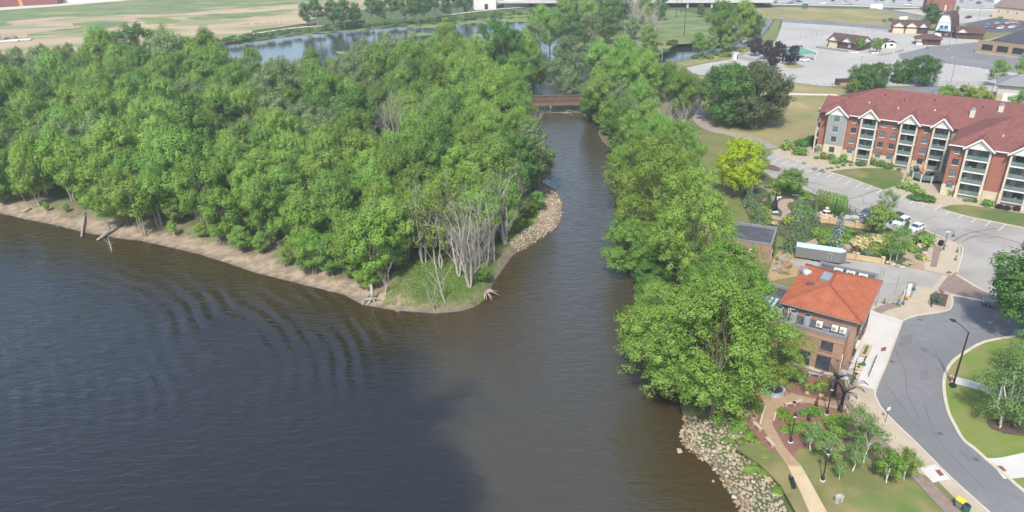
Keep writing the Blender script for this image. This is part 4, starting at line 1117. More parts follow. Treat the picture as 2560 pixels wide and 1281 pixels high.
put_tree('town_tree', 'plane', at(2606, 730), 'leafy tree over the concrete lot at the picture edge', (1.0, 1.0, 0.95), rz=2.2)
put_tree('birch_tree', 'bigbirch', at(2500, 1066), 'tall white-stemmed birch in the mulch ring', 0.95, rz=0.4)
put_tree('birch_tree', 'bigbirch', at(2556, 1062), 'second white-stemmed birch in the mulch ring, at the picture edge', 0.98, rz=2.4)
put_tree('birch_tree', 'bigbirch', at(2552, 955), 'drooping birch behind the mulch ring near the curved kerb', 0.75, rz=4.4)
for (px, py, key, s, lab) in ((2025, 1129, 'birch0', 0.98, 'sparse young birch with bare inner twigs at the lawn edge'), (2067, 1165, 'birch1', 0.95, 'young birch right behind the lamp post on the lawn'), (2131, 1177, 'birch0', 0.95, 'thin young birch between two lamp-lit lawn birches'), (2161, 1157, 'birch1', 1.15, 'fullest young birch beside the sidewalk'), (2137, 1118, 'birch1', 1.15, 'young birch in the red mulch behind the lawn edge'),
                              (2215, 1208, 'birch2', 1.05, 'dense bright young birch on the lawn, taller of the pair'), (2259, 1199, 'birch2', 0.95, 'narrow bright young birch next to the sidewalk'), (2097, 1198, 'birch1', 0.5, 'tiny sapling on the lawn')):
    put_tree('young_birch', key, at(px, py), lab, s * 0.9, z=0.02)

# ---- dead trees and roots on the tip of the spit
for i, (px, py, key, s, lab) in enumerate([
        (962, 724, 'bare3', 0.95, 'grey dead tree standing on the sand before the lime shrub'), (934, 692, 'bare4', 0.8, 'pale thin tree at the corner of the wood behind the broken snag'), (1085, 764, 'bare3', 1.0, 'slender pale dead tree nearest the water at the tip'), (1114, 752, 'bare0', 0.78, 'leaning pale dead tree behind the one nearest the water'),
        (1174, 718, 'bare1', 0.95, 'dead tree with many upright stems on the tip'), (1193, 672, 'bare1', 1.0, 'largest spreading dead tree at the tip'), (1214, 664, 'bare4', 1.0, 'dead multi-stemmed tree above the cut bank'), (1235, 650, 'bare4', 0.9, 'dead tree bent towards the rock-lined bend'),
        (1117, 632, 'bare4', 1.0, 'tall thin dead trunk against the dark wood'), (1148, 690, 'bare4', 1.05, 'dead trunk between the wood and the big dead tree'), (1262, 608, 'bare1', 0.9, 'low dead brush tree by the rocks'), (1290, 560, 'bare1', 0.9, 'bare stems behind the rock-lined bend'),
        (1310, 500, 'bare4', 0.95, 'thin bare stems at the upper end of the rocks'), (985, 408, 'barewide', 1.8, 'great bare dead crown in the middle of the wood'), (1008, 402, 'bare2', 1.2, 'second bare dead tree in the middle of the wood'), (590, 470, 'bare1', 1.0, 'cluster of bare stems inside the wood'),
        (1335, 310, 'barewide', 0.8, 'bare branches reaching over the water by the rail bridge'), (2, 350, 'bare1', 1.1, 'bare tree at the picture edge of the wood'), (1060, 640, 'bare1', 0.7, 'bare saplings before the dark gap in the wood')]):
    put_tree('dead_tree', key, at(px, py, -1), lab, s, rz=i * 1.9)
for i, (px, py) in enumerate(((1085, 615), (1130, 600), (1165, 612), (1200, 600), (1228, 615), (1250, 585), (1275, 560), (1300, 520), (1240, 540), (1190, 560), (1315, 470), (1285, 490), (1330, 400), (1325, 350), (950, 665), (1010, 640), (1060, 655), (1098, 668), (1140, 660))):
    put_tree('thin_crowned_tree', 'sparse%d' % (i % 2), at(px, py, -1), ('grey' if i % 2 == 0 else 'yellow-green') + '-leaved half-bare tree ' + ('on the channel edge above the rocks' if px > 1235 else 'behind the dead trees of the tip' if px > 1060 else 'at the corner of the wood by the tip'), rg.uniform(0.85, 1.15), rz=i * 1.3, group='half-bare trees at the tip of the wood')
for i, (px, py, key, s) in enumerate(((945, 702, 'woodlime1', 1.12), (893, 690, 'woodlime0', 1.05), (985, 668, 'wood2', 0.95), (1018, 645, 'woodlime0', 0.9))):
    put_tree('tip_tree', key, at(px, py, -1), ('pale green leafy tree right behind the broken snag', 'lime leafy tree on the beach side of the broken snag', 'mid-green tree on the grass edge behind the broken snag', 'lime tree beside the dark gap in the wood at the tip')[i], s, rz=i * 1.1, group='leafy trees beside the tip')
t = thing('broken_snag', 'broken white trunk with splayed roots at the waterline of the tip', 'dead tree', (*at(931, 748, -1.8), -2.0))
MB().tube([(0, 0, 0), (0.05, 0.05, 1.6), (0.1, 0, 3.4)], [0.45, 0.36, 0.22], 8).build('trunk', BARK_DEAD, t, True)
for k in range(6):
    a = k * 1.05
    MB().tube([(0, 0, 0.5), (math.cos(a) * 0.8, math.sin(a) * 0.8, 0.3), (math.cos(a) * 1.9, math.sin(a) * 1.9, -0.35)], [0.22, 0.16, 0.05], 5).build('root', BARK_DEAD, t, True)
t = thing('root_wad', 'tangle of washed-out roots on the cut bank of the tip', 'tree roots', (*at(1212, 735, -1.8), -1.9))
rr = random.Random(4)
for k in range(11):
    a = -1.6 + k * 0.26
    L = rr.uniform(1.6, 3.2)
    MB().tube([(0, 0, 0.5), (math.cos(a) * L * 0.5, math.sin(a) * L * 0.5, 0.45 + rr.uniform(-0.2, 0.5)), (math.cos(a) * L, math.sin(a) * L, rr.uniform(-0.5, 0.2))], [0.2, 0.15, 0.05], 5).build('root', DRIFT, t, True)
for i, (a, b, r, lab, br) in enumerate([
        ((204, 592), (216, 540), 0.34, 'dark log lying from the beach into the water', 5), ((243, 601), (312, 567), 0.42, 'long pale driftwood trunk lying across the beach', 3), ((270, 592), (280, 630), 0.16, 'bleached branch sticking out into the river', 7),
        ((58, 533), (80, 527), 0.5, 'short dark log on the beach below the wood', 2), ((355, 585), (385, 580), 0.2, 'small driftwood by the leaning trunks', 5), ((1225, 668), (1234, 650), 0.18, 'log slipping off the cut bank', 2), ((905, 762), (925, 742), 0.22, 'root log beside the broken snag', 3)]):
    p, q = G(*a, WZ + 0.15), G(*b, WZ + 0.15)
    q.z = max(zat(q.x, q.y), WZ) + r * 0.9
    p.z = max(zat(p.x, p.y), WZ) + r * 0.5
    t = thing('driftwood', lab, 'driftwood', p)
    d = q - p
    MB().tube([(0, 0, 0), d * 0.35 + Vector((0, 0, 0.12)), d * 0.7, d], [r * 0.6, r, r * 0.9, r * 0.5], 7).build('trunk', DRIFT, t, True)
    for k in range(br):
        s0 = d * rr.uniform(0.2, 0.9); e = Vector((rr.uniform(-1, 1), rr.uniform(-1, 1), rr.uniform(0.1, 0.8))) * rr.uniform(0.7, 1.8)
        MB().tube([s0, s0 + e * 0.5 + Vector((0, 0, 0.1)), s0 + e], [r * 0.35, r * 0.25, 0.02], 4).build('branch', DRIFT, t, True)
# pale leaning trunks on the beach
tree_proto('leaner', 101, 13.5, 4.0, 0.42, 9, 14, 36, 0.8, 0.44, 'lime', BARK_PALE, 1.7, 0.4, stems=3, lean=-0.5)
put_tree('beach_maple', 'leaner', at(362, 586, -1.8), 'tree with pale leaning trunks rooted on the open beach', 1.0, rz=0.4)
put_tree('beach_maple', 'leaner', at(402, 566, -1.5), 'pale-trunked tree behind the leaning beach tree', 0.9, rz=1.4)
put_tree('beach_maple', 'leaner', at(274, 574, -1.8), 'slim pale-trunked tree above the long driftwood trunk', 0.75, rz=0.1)
put_tree('beach_maple', 'birch2', at(436, 590, -1.8), 'bent sapling alone on the open sand', 0.75, rz=0.1)
UG = 'underbrush at the foot of the wood'
for i in range(17):
    t = i / 17
    px = t * 940 + rg.uniform(-8, 8)
    py = np.interp(px, [0, 150, 250, 300, 430, 480, 600, 700, 820, 920, 940], [503, 526, 522, 545, 565, 592, 625, 660, 688, 690, 690]) + rg.uniform(-16, 3)
    if 300 < px < 420 or (150 < px < 260 and rg.random() < 0.6): continue
    s = rg.choice((0.9, 1.8, 2.6, 3.4))
    put_tree('beach_bush', ('wood1', 'woodlime0', 'wood4')[i % 3], at(px, py, -1.2), 'leafy bush at the foot of the wood above the beach', (s * 0.2, s * 0.2, s * rg.uniform(0.12, 0.2)), group=UG, cat='bush', parts=('branches', 'foliage'))
for i, (px, py, s, key, lab) in enumerate([(1208, 700, 1.6, 'shrublime', 'yellow-green bush above the root tangle on the tip'), (915, 715, 2.2, 'shrublime', 'lime bush beside the broken snag'), (940, 705, 1.8, 'shrub', 'green bush behind the broken snag'), (1060, 600, 3.0, 'shrub', 'tall vine-covered bush at the edge of the dark wood'), (1030, 615, 2.4, 'shrub', 'vine-covered bush beside the dark gap'), (1340, 520, 2.0, 'shrub', 'bush on the inner side of the rocks'), (1320, 480, 2.2, 'shrub', 'bush at the upper end of the rocks'), (1310, 540, 2.2, 'shrub', 'bush between dead stems and rocks'), (1285, 580, 1.8, 'shrub', 'low bush before the lower rocks')]):
    put_tree('spit_bush', {'shrub': 'wood%d' % (i % 6), 'shrublime': 'woodlime0'}[key], at(px, py, -1), lab, (s * 0.23, s * 0.23, s * 0.16), cat='bush', parts=('branches', 'foliage'))

def beach_debris():
    rng = random.Random(15)
    mb = MB()
    for i in range(230):
        px = rng.uniform(0, 930); py = np.interp(px, [0, 84, 208, 353, 504, 638, 773, 930], [527, 545, 570, 590, 622, 662, 700, 740]) + rng.uniform(-26, 9)
        p = G(px, py, -2.0); p.z = zat(p.x, p.y) + 0.06
        if p.z < WZ: continue
        a = rng.uniform(0, 3.14); L = rng.uniform(0.3, 1.6); d = Vector((math.cos(a), math.sin(a), rng.uniform(-0.02, 0.12))) * L
        mb.tube([p, p + d * 0.5 + Vector((0, 0, 0.04)), p + d], [0.05, 0.07, 0.02], 4)
    tag(mb.build('driftwood_litter', DRIFT), 'sticks and washed-up litter strewn along the beach', 'driftwood', kind='stuff')
beach_debris()

# ---- grass on the tip
def grass_patch(name, label, px, n, size, mat, z=-1.0, seed=1, up=1.0, ground=None):
    rng = np.random.RandomState(seed)
    poly = [p.xy for p in GP(px, z)]
    xs = [p.x for p in poly]; ys = [p.y for p in poly]
    P = rng.uniform([min(xs), min(ys)], [max(xs), max(ys)], size=(n * 2, 2))
    P = P[inside(P[:, 0], P[:, 1], poly)][:n]
    zz = land_z(P[:, 0], P[:, 1])[0] if ground is None else np.full(len(P), ground)
    C = np.stack([P[:, 0], P[:, 1], zz + size * 0.3], 1)
    Nn = rng.normal(size=(len(P), 3)) * np.array([1, 1, 0.4]) + np.array([0, -0.3, up])
    o = link(name, leaves_mesh(name, C, Nn, size, LF[mat], rng, 0.5))
    return tag(o, label, 'grass', kind='stuff')
grass_patch('grass', 'lush grass clearing on the tip of the spit', [(955, 745), (990, 660), (1020, 625), (1200, 620), (1245, 655), (1225, 705), (1205, 745), (1150, 755), (1080, 762), (1010, 755)], 22000, 0.22, 'grass', seed=3, up=1.2)
grass_patch('grass', 'tall grass fringing the inner side of the rocks', [(1280, 600), (1330, 560), (1352, 520), (1350, 490), (1325, 450), (1300, 470), (1290, 540), (1250, 600)], 7000, 0.45, 'grass', seed=4, up=0.5)

# ---- riprap
STONE = [M('stone_%d' % i, c1, c2, 2.2, 0.92, 0.4, 5) for i, (c1, c2) in enumerate((((0.39, 0.32, 0.225), (0.29, 0.235, 0.165)), ((0.30, 0.26, 0.205), (0.23, 0.195, 0.15)), ((0.45, 0.38, 0.275), (0.33, 0.275, 0.195)), ((0.23, 0.16, 0.095), (0.30, 0.215, 0.13))))]
def chip(seed, mat):
    """angular broken stone: hull of random points"""
    q = random.Random(seed)
    bm = bmesh.new()
    for _ in range(11):
        d = Vector((q.gauss(0, 1), q.gauss(0, 1), q.gauss(0, 1))).normalized()
        bm.verts.new((d.x * q.uniform(0.8, 1.1), d.y * q.uniform(0.6, 0.9), d.z * q.uniform(0.5, 0.75)))
    bmesh.ops.convex_hull(bm, input=bm.verts)
    bmesh.ops.delete(bm, geom=[v for v in bm.verts if not v.link_faces], context='VERTS')
    me = bpy.data.meshes.new('stone'); bm.to_mesh(me); bm.free(); me.materials.append(mat)
    return me
STONE_ME = [[chip(7 * k + 50 * j, STONE[j]) for k in range(6)] for j in range(4)]
def riprap(name, label, px, spacing, smin, smax, wetz, seed, nlow, ztop):
    rng = np.random.RandomState(seed)
    poly = [G(x, y, WZ if i < nlow else ztop).xy for i, (x, y) in enumerate(px)]
    xs = [p.x for p in poly]; ys = [p.y for p in poly]
    P = rng.uniform([min(xs), min(ys)], [max(xs), max(ys)], size=(30000, 2))
    P = P[inside(P[:, 0], P[:, 1], poly)]
    pts = []
    cell = {}
    for p in P:
        k = (int(p[0] / spacing), int(p[1] / spacing))
        if any((p[0] - q[0]) ** 2 + (p[1] - q[1]) ** 2 < spacing ** 2 for i in (-1, 0, 1) for j in (-1, 0, 1) for q in cell.get((k[0] + i, k[1] + j), ())): continue
        cell.setdefault(k, []).append(p); pts.append(p)
    pts = np.array(pts)
    Z, d, dr, sp = land_z(pts[:, 0], pts[:, 1])
    rows = []
    for (x, y), z in zip(pts, Z):
        if z < WZ - 0.35: continue
        s = rng.uniform(smin, smax) * (1.25 if rng.rand() < 0.12 else 1)
        j = 3 if (z < WZ + wetz and rng.rand() < 0.65) else rng.choice([0, 0, 1, 2])
        rows.append((s, x, y, z, j))
    rows.sort(key=lambda r_: -r_[0])
    t = thing(name, label, 'rocks')
    rest = [MB() for _ in range(4)]
    for i, (s, x, y, z, j) in enumerate(rows):
        e = (rng.uniform(-0.5, 0.5), rng.uniform(-0.5, 0.5), rng.uniform(0, 6.28))
        if i < 300:
            o = link('stone', STONE_ME[j][rng.randint(6)], t)
            o.location = (x, y, z + s * 0.2); o.rotation_euler = e; o.scale = (s, s, s)
        else:
            src = STONE_ME[j][rng.randint(6)]
            mt = Matrix.Translation((x, y, z + s * 0.2)) @ Matrix.Rotation(e[2], 4, 'Z') @ Matrix.Rotation(e[0], 4, 'X') @ Matrix.Scale(s, 4)
            rest[j].add([mt @ v.co for v in src.vertices], [tuple(p.vertices) for p in src.polygons])
    for j in range(4):
        if rest[j].v:
            tag(rest[j].build('smaller_stones', STONE[j], t), kind='stuff')
riprap('riprap_bank', 'bank of broken limestone rocks below the river park', [(1708, 1040), (1712, 1057), (1700, 1081), (1704, 1108), (1722, 1128), (1752, 1148), (1779, 1165), (1806, 1206), (1818, 1228), (1838, 1254), (1856, 1290), (1980, 1290), (1955, 1235), (1938, 1190), (1922, 1150), (1896, 1118), (1868, 1082), (1846, 1050), (1800, 1035), (1760, 1030)], 0.43, 0.22, 0.5, 0.3, 2, 11, -0.1)
riprap('riprap_bend', 'curved shore of pale broken rocks around the spit', [(1300, 630), (1347, 601), (1389, 573), (1404, 540), (1404, 506), (1386, 475), (1354, 454), (1327, 442), (1322, 452), (1346, 480), (1358, 508), (1350, 535), (1330, 562), (1300, 588), (1268, 612)], 0.46, 0.24, 0.46, 0.08, 5, 8, -1.6)
for (px, py, s, lab) in ((1696, 1127, 0.7, 'pale stone slab lying alone in the shallows'), (1782, 1203, 0.3, 'small lone stone in the water off the rock bank')):
    o = link('river_stone', STONE_ME[2][1]); o.location = G(px, py, WZ + 0.05); o.scale = (s, s, s * 0.5); tag(o, lab, 'rock')
for i in range(52):
    px, py = [(1830, 1090), (1850, 1075), (1870, 1100), (1890, 1125), (1905, 1140), (1850, 1120), (1800, 1060), (1840, 1060), (1920, 1180), (1900, 1155), (1945, 1235), (1880, 1175)][i % 12]
    s = rg.uniform(0.4, 0.95)
    put_tree('bank_weed', ('shrublime', 'shrub')[i % 2], at(px + rg.uniform(-14, 14), py + rg.uniform(-12, 12), -0.8), 'weed clump sprouting between the bank rocks', (s, s, s * 0.9), group='weeds among the bank rocks', cat='weeds', parts=('branches', 'foliage'))

# ------------------------------------------------------------------ buildings
def brick_mat(name, c1, c2, mortar, sc=1.0):
    m = bpy.data.materials.new(name); m.use_nodes = True
    nt = m.node_tree; b = nt.nodes['Principled BSDF']; b.inputs['Roughness'].default_value = 0.9; b.inputs['Specular IOR Level'].default_value = 0.2
    tc = nt.nodes.new('ShaderNodeTexCoord')
    ge = nt.nodes.new('ShaderNodeSeparateXYZ'); nt.links.new(tc.outputs['Object'], ge.inputs[0])
    ad = nt.nodes.new('ShaderNodeMath'); nt.links.new(ge.outputs[0], ad.inputs[0]); nt.links.new(ge.outputs[1], ad.inputs[1])
    cb = nt.nodes.new('ShaderNodeCombineXYZ'); nt.links.new(ad.outputs[0], cb.inputs[0]); nt.links.new(ge.outputs[2], cb.inputs[1])
    br = nt.nodes.new('ShaderNodeTexBrick'); nt.links.new(cb.outputs[0], br.inputs['Vector'])
    br.inputs['Scale'].default_value = 1.0; br.inputs['Brick Width'].default_value = 0.42 * sc; br.inputs['Row Height'].default_value = 0.14 * sc; br.inputs['Mortar Size'].default_value = 0.012
    br.inputs['Color1'].default_value = (*c1, 1); br.inputs['Color2'].default_value = (*c2, 1); br.inputs['Mortar'].default_value = (*mortar, 1)
    nz = nt.nodes.new('ShaderNodeTexNoise'); nz.inputs['Scale'].default_value = 0.6; nz.inputs['Detail'].default_value = 5
    nt.links.new(tc.outputs['Object'], nz.inputs['Vector'])
    hs = nt.nodes.new('ShaderNodeHueSaturation'); mr = nt.nodes.new('ShaderNodeMapRange'); mr.inputs[3].default_value = 0.82; mr.inputs[4].default_value = 1.18
    nt.links.new(nz.outputs['Fac'], mr.inputs[0]); nt.links.new(mr.outputs[0], hs.inputs['Value']); nt.links.new(br.outputs['Color'], hs.inputs['Color'])
    nt.links.new(hs.outputs[0], b.inputs['Base Color'])
    return m
def seam_mat(name, c1, c2, axis, pitch, rough=0.7):
    """shingle or siding courses: thin darker lines every pitch metres along an axis"""
    m = M(name, c1, c2, 0.5, rough, detail=6)
    nt = m.node_tree; b = nt.nodes['Principled BSDF']
    tc = nt.nodes.new('ShaderNodeTexCoord'); s = nt.nodes.new('ShaderNodeSeparateXYZ'); nt.links.new(tc.outputs['Object'], s.inputs[0])
    w = nt.nodes.new('ShaderNodeMath'); w.operation = 'PINGPONG'; w.inputs[1].default_value = pitch / 2
    nt.links.new(s.outputs[axis], w.inputs[0])
    bp = nt.nodes.new('ShaderNodeBump'); bp.inputs['Strength'].default_value = 0.7; bp.inputs['Distance'].default_value = 0.15
    nt.links.new(w.outputs[0], bp.inputs['Height']); nt.links.new(bp.outputs[0], b.inputs['Normal'])
    return m
BRICK_R = brick_mat('brick_red', (0.27, 0.098, 0.066), (0.315, 0.125, 0.085), (0.30, 0.19, 0.145))
BRICK_B = brick_mat('brick_brown', (0.27, 0.155, 0.105), (0.33, 0.20, 0.14), (0.36, 0.29, 0.23), 1.2)
BRICK_D = brick_mat('brick_dark_red', (0.22, 0.075, 0.058), (0.26, 0.10, 0.075), (0.28, 0.17, 0.14), 1.5)
BRICK_T = brick_mat('brick_tan', (0.30, 0.20, 0.13), (0.34, 0.235, 0.16), (0.34, 0.27, 0.2), 1.5)
CREAM = M('cream_block', (0.58, 0.50, 0.36), (0.52, 0.44, 0.31), 0.8, 0.9)
COLUMN = M('cream_column', (0.56, 0.52, 0.43), (0.50, 0.46, 0.38), 0.8, 0.8)
WHITE = M('white_trim', (0.72, 0.70, 0.65), (0.66, 0.64, 0.60), 0.8, 0.7)
GREYS = seam_mat('grey_siding', (0.29, 0.29, 0.26), (0.26, 0.26, 0.235), 2, 0.2)
SHING = M('shingle_red', (0.195, 0.076, 0.066), (0.155, 0.062, 0.054), 0.9, 0.9, 0.4, 6, detail=10, c3=(0.145, 0.066, 0.06), scale3=0.09, contrast=(0.4, 0.6))
SHING_B = M('shingle_brown', (0.105, 0.058, 0.046), (0.085, 0.047, 0.038), 0.5, 0.9, detail=7)
SHING_G = M('shingle_grey', (0.22, 0.22, 0.225), (0.18, 0.18, 0.185), 0.5, 0.9, detail=7)
TIMBER = M('dark_timber', (0.075, 0.042, 0.034), (0.095, 0.055, 0.043), 0.8, 0.85)
GLASS = M('window_glass', (0.035, 0.045, 0.055), (0.06, 0.07, 0.085), 0.8, 0.08, spec=0.8)
GLASS_L = M('window_curtained', (0.20, 0.25, 0.27), (0.10, 0.13, 0.15), 1.6, 0.12, spec=0.7)
DARKG = M('dark_interior', (0.02, 0.02, 0.022), (0.035, 0.033, 0.03), 1.0, 0.3)
FRAME_D = M('frame_dark', (0.045, 0.06, 0.06), None, rough=0.5)
FRAME_W = M('frame_white', (0.70, 0.69, 0.65), None, rough=0.6)
RAILG = M('rail_green_glass', (0.12, 0.17, 0.155), (0.16, 0.21, 0.19), 0.9, 0.15, spec=0.6)
GREENM = M('green_metal', (0.035, 0.105, 0.085), (0.045, 0.125, 0.10), 1.0, 0.5)
ROOF_D = M('roof_membrane', (0.062, 0.064, 0.072), (0.082, 0.085, 0.093), 0.4, 0.85, c3=(0.115, 0.118, 0.125), scale3=0.4, detail=8)
COPING = M('metal_coping', (0.19, 0.19, 0.20), (0.22, 0.22, 0.23), 1.0, 0.5)
GALV = M('galvanised', (0.48, 0.52, 0.56), (0.40, 0.44, 0.48), 0.8, 0.35, metal=0.6)
BLACK = M('black_metal', (0.022, 0.024, 0.03), (0.03, 0.032, 0.04), 2.0, 0.5)
TILE = M('clay_tile', (0.36, 0.122, 0.062), (0.29, 0.095, 0.05), 0.9, 0.9, detail=8, c3=(0.23, 0.085, 0.055), scale3=0.22, c3r=(0.55, 0.75))

WIN = {}
def window(par, x, y, z, w, h, rz=0.0, glass=None, frame=None, sill=None, mull=(1, 1), fw=0.07, proud=0.05):
    """window centred at x, z in a wall whose face is at y; rz turns it to other walls"""
    glass = glass or GLASS; frame = frame or FRAME_D
    k = (w, h, glass.name, frame.name, sill.name if sill else '', mull, fw)
    if k not in WIN:
        pane = MB().box(-w / 2, w / 2, -0.012, 0.03, -h / 2, h / 2).mesh('window', glass)
        f = MB()
        for sx in (-1, 1): f.box(sx * w / 2 - fw / 2, sx * w / 2 + fw / 2, -proud, 0.0, -h / 2 - fw / 2, h / 2 + fw / 2)
        for sz in (-1, 1): f.box(-w / 2 + fw / 2, w / 2 - fw / 2, -proud, 0.0, sz * h / 2 - fw / 2, sz * h / 2 + fw / 2)
        for i in range(mull[0]):
            xx = -w / 2 + w * (i + 1) / (mull[0] + 1); f.box(xx - fw / 3, xx + fw / 3, -proud * 0.8, 0.0, -h / 2 + fw / 2, h / 2 - fw / 2)
        for i in range(mull[1]):
            zz = -h / 2 + h * (i + 1) / (mull[1] + 1); f.box(-w / 2 + fw / 2, w / 2 - fw / 2, -proud * 0.7, 0.0, zz - fw / 3, zz + fw / 3)
        WIN[k] = (pane, f.mesh('frame', frame), MB().box(-w / 2 - 0.12, w / 2 + 0.12, -0.12, 0.0, -h / 2 - fw / 2 - 0.14, -h / 2 - fw / 2 - 0.003).mesh('sill', sill) if sill else None)
    p, f, s = WIN[k]
    o = link('window', p, par); o.location = (x, y, z); o.rotation_euler = (0, 0, rz)
    link('frame', f, o)
    if s: link('sill', s, o)
    return o

def hip_roof(x0, x1, y0, y1, z, h, rx0=None, rx1=None, t=0.18):
    """hipped roof; the ridge runs along the longer side (x) from rx0 to rx1"""
    ym = (y0 + y1) / 2
    mb = MB()
    v = [(x0, y0, z), (x1, y0, z), (x1, y1, z), (x0, y1, z), (rx0, ym, z + h), (rx1, ym, z + h), (x0, y0, z - t), (x1, y0, z - t), (x1, y1, z - t), (x0, y1, z - t)]
    mb.add(v, [(0, 1, 5, 4), (1, 2, 5), (2, 3, 4, 5), (3, 0, 4), (0, 6, 7, 1), (1, 7, 8, 2), (2, 8, 9, 3), (3, 9, 6, 0), (6, 9, 8, 7)])
    return mb

def gable_roof(mb, xc, w, y0, y1, z, h, ov=0.35, t=0.16):
    """two roof planes over a gable facing -y: ridge at xc from y0 to y1"""
    for s in (-1, 1):
        xe = xc + s * (w / 2 + ov); ze = z - ov * h / (w / 2)
        vs = [(xc, y0, z + h), (xe, y0, ze), (xe, y1, ze), (xc, y1, z + h)]
        vs += [(a, b, c + t) for a, b, c in vs]
        fs = [(0, 1, 2, 3), (7, 6, 5, 4), (0, 4, 5, 1), (1, 5, 6, 2), (2, 6, 7, 3), (3, 7, 4, 0)]
        if s > 0: fs = [f[::-1] for f in fs]
        mb.add(vs, fs)
    return mb

# ---- four-storey apartment house
def apartments():
    O = (89.4, 191.6, 0.0)
    t = thing('apartment_building', 'four-storey red brick apartment house with maroon roof and white gables', 'building', O, math.atan2(-0.636, 0.772))
    EZ, FL = 12.7, (1.3, 4.15, 7.0, 9.85)
    def wall(x0, x1, y, zc=2.75, base=CREAM, top=BRICK_R):
        bx('wall_base', base, t, x0, x1, y, y + 0.5, -0.5, zc)
        bx('wall', top, t, x0 + 0.004, x1 - 0.004, y + 0.06, y + 0.5, zc, EZ)
    def wins(xs, y, rows=(0, 1, 2, 3), w=1.25, h=1.45, shut=False, gl=None):
        for x in xs:
            for i in rows:
                window(t, x, y + (0.05 if not (i == 0) else -0.005), FL[i] + 1.5, w, h, 0, gl or (GLASS_L if (i + int(x)) % 3 else GLASS), FRAME_D, WHITE, (1, 1), 0.09, 0.07)
                if shut and i:
                    for s in (-1, 1):
                        bx('shutter', M('shutter_blue', (0.28, 0.34, 0.36), None), t, x + s * (w / 2 + 0.28) - 0.17, x + s * (w / 2 + 0.28) + 0.17, y + 0.0, y + 0.045, FL[i] + 0.75, FL[i] + 2.25)
    def gable(xc, w, y, zb=EZ, h=2.3, back=4.5, grey=False):
        g = MB().yprism([(xc - w / 2, zb - 0.25), (xc + w / 2, zb - 0.25), (xc + w / 2, zb), (xc, zb + h), (xc - w / 2, zb)], y, y + 0.25).build('gable', WHITE, t)
        gable_roof(MB(), xc, w, y - 0.45, y + back + 1.5, zb, h, 0.4).build('gable_roof', SHING, t)
        for s in (-1, 1):
            MB().bar((xc, y - 0.5, zb + h + 0.02), (xc + s * (w / 2 + 0.42), y - 0.5, zb - 0.38), 0.12, 0.34).build('bargeboard', WHITE, t)
        MB().tube([(xc, y - 0.03, zb + h * 0.42), (xc, y + 0.02, zb + h * 0.42)], 0.42, 14).build('vent', COLUMN, g)
    def stack(x0, x1, y, seed):
        """a bay of four balconies between two square columns"""
        r = random.Random(seed)
        bx('bay_wall', GREYS, t, x0, x1, y + 1.5, y + 1.7, -0.3, EZ)
        for s_, xx in ((0, x0), (1, x1)):
            bx('bay_side', BRICK_R, t, xx - (0.2 if s_ == 0 else 0), xx + (0 if s_ == 0 else 0.2), y + 0.55, y + 1.7, -0.3, EZ)
            cx = xx + (0.24 if s_ == 0 else -0.24)
            bx('column', COLUMN, t, cx - 0.22, cx + 0.22, y - 0.9, y - 0.46, 3.6, EZ)
            bx('column_base', CREAM, t, cx - 0.32, cx + 0.32, y - 1.0, y - 0.36, -0.4, 3.6)
        for i, z in enumerate(FL):
            b = bx('balcony', WHITE if i else COLUMN, t, x0 + 0.02, x1 - 0.02, y - 0.82, y + 1.5, z - 0.3, z)
            rl = bx('railing', RAILG, b, x0 + 0.5, x1 - 0.5, y - 0.76, y - 0.71, z + 0.12, z + 0.98)
            MB().box(x0 + 0.46, x1 - 0.46, y - 0.78, y - 0.69, z + 0.98, z + 1.05).build('top_rail', GREENM, b)
            dx = x0 + (x1 - x0) * r.choice((0.35, 0.62))
            window(t, dx, y + 1.49, z + 1.12, 1.7, 2.1, 0, GLASS if r.random() < 0.6 else GLASS_L, FRAME_D, None, (1, 0), 0.08)
            window(t, x0 + 0.75 if dx > (x0 + x1) / 2 else x1 - 0.75, y + 1.49, z + 1.3, 0.7, 1.3, 0, GLASS_L, FRAME_D, None, (0, 0), 0.08)
            for q in range(r.choice((1, 2))):
                xx = x0 + 0.9 + q * 1.3 + r.uniform(0, 0.7)
                c = MB().box(xx, xx + 0.5, y, y + 0.5, z + 0.004, z + 0.45).box(xx, xx + 0.5, y + 0.42, y + 0.5, z + 0.45, z + 0.9)
                co = c.build('balcony_chair', r.choice((BLACK, M('chair_cream', (0.5, 0.47, 0.36), None), TIMBER)))
                co.matrix_world = t_mw
                tag(co, 'chair on an apartment balcony', 'chair', 'chairs on the apartment balconies')
        bx('plinth', M('plinth_grey', (0.24, 0.235, 0.22), None), t, x0 + 0.3, x1 - 0.3, y - 0.5, y - 0.3, -0.4, 0.98)
        gable((x0 + x1) / 2, x1 - x0 + 0.3, y - 1.05)
    t_mw = Matrix.Translation(O) @ Matrix.Rotation(t.rotation_euler.z, 4, 'Z')
    # left wing: end bay, grey bay, three balcony stacks
    bx('core', BRICK_R, t, -1.9, 33.0, 2.2, 21.8, -0.5, EZ)
    wall(-2.0, 0.5, 1.8, 2.75); 
    for i, z in enumerate(FL):
        window(t, -2.005 + 0.0, 5.0, z + 1.2, 2.2, 1.9, R(-90), DARKG, FRAME_D, None, (1, 0), 0.08)
        b = bx('balcony', WHITE, t, -3.3, -1.95, 3.4, 6.8, z - 0.28, z)
        bx('railing', RAILG, b, -3.28, -3.23, 3.5, 6.7, z + 0.1, z + 1.0)
    for yy in (3.4, 6.6): bx('column', COLUMN, t, -3.35, -2.95, yy, yy + 0.4, -0.4, EZ)
    bx('wall_base', CREAM, t, 0.5, 5.4, -0.9, 2.3, -0.5, 3.9)
    bx('grey_bay', GREYS, t, 0.504, 5.396, -0.84, 2.3, 3.9, EZ)
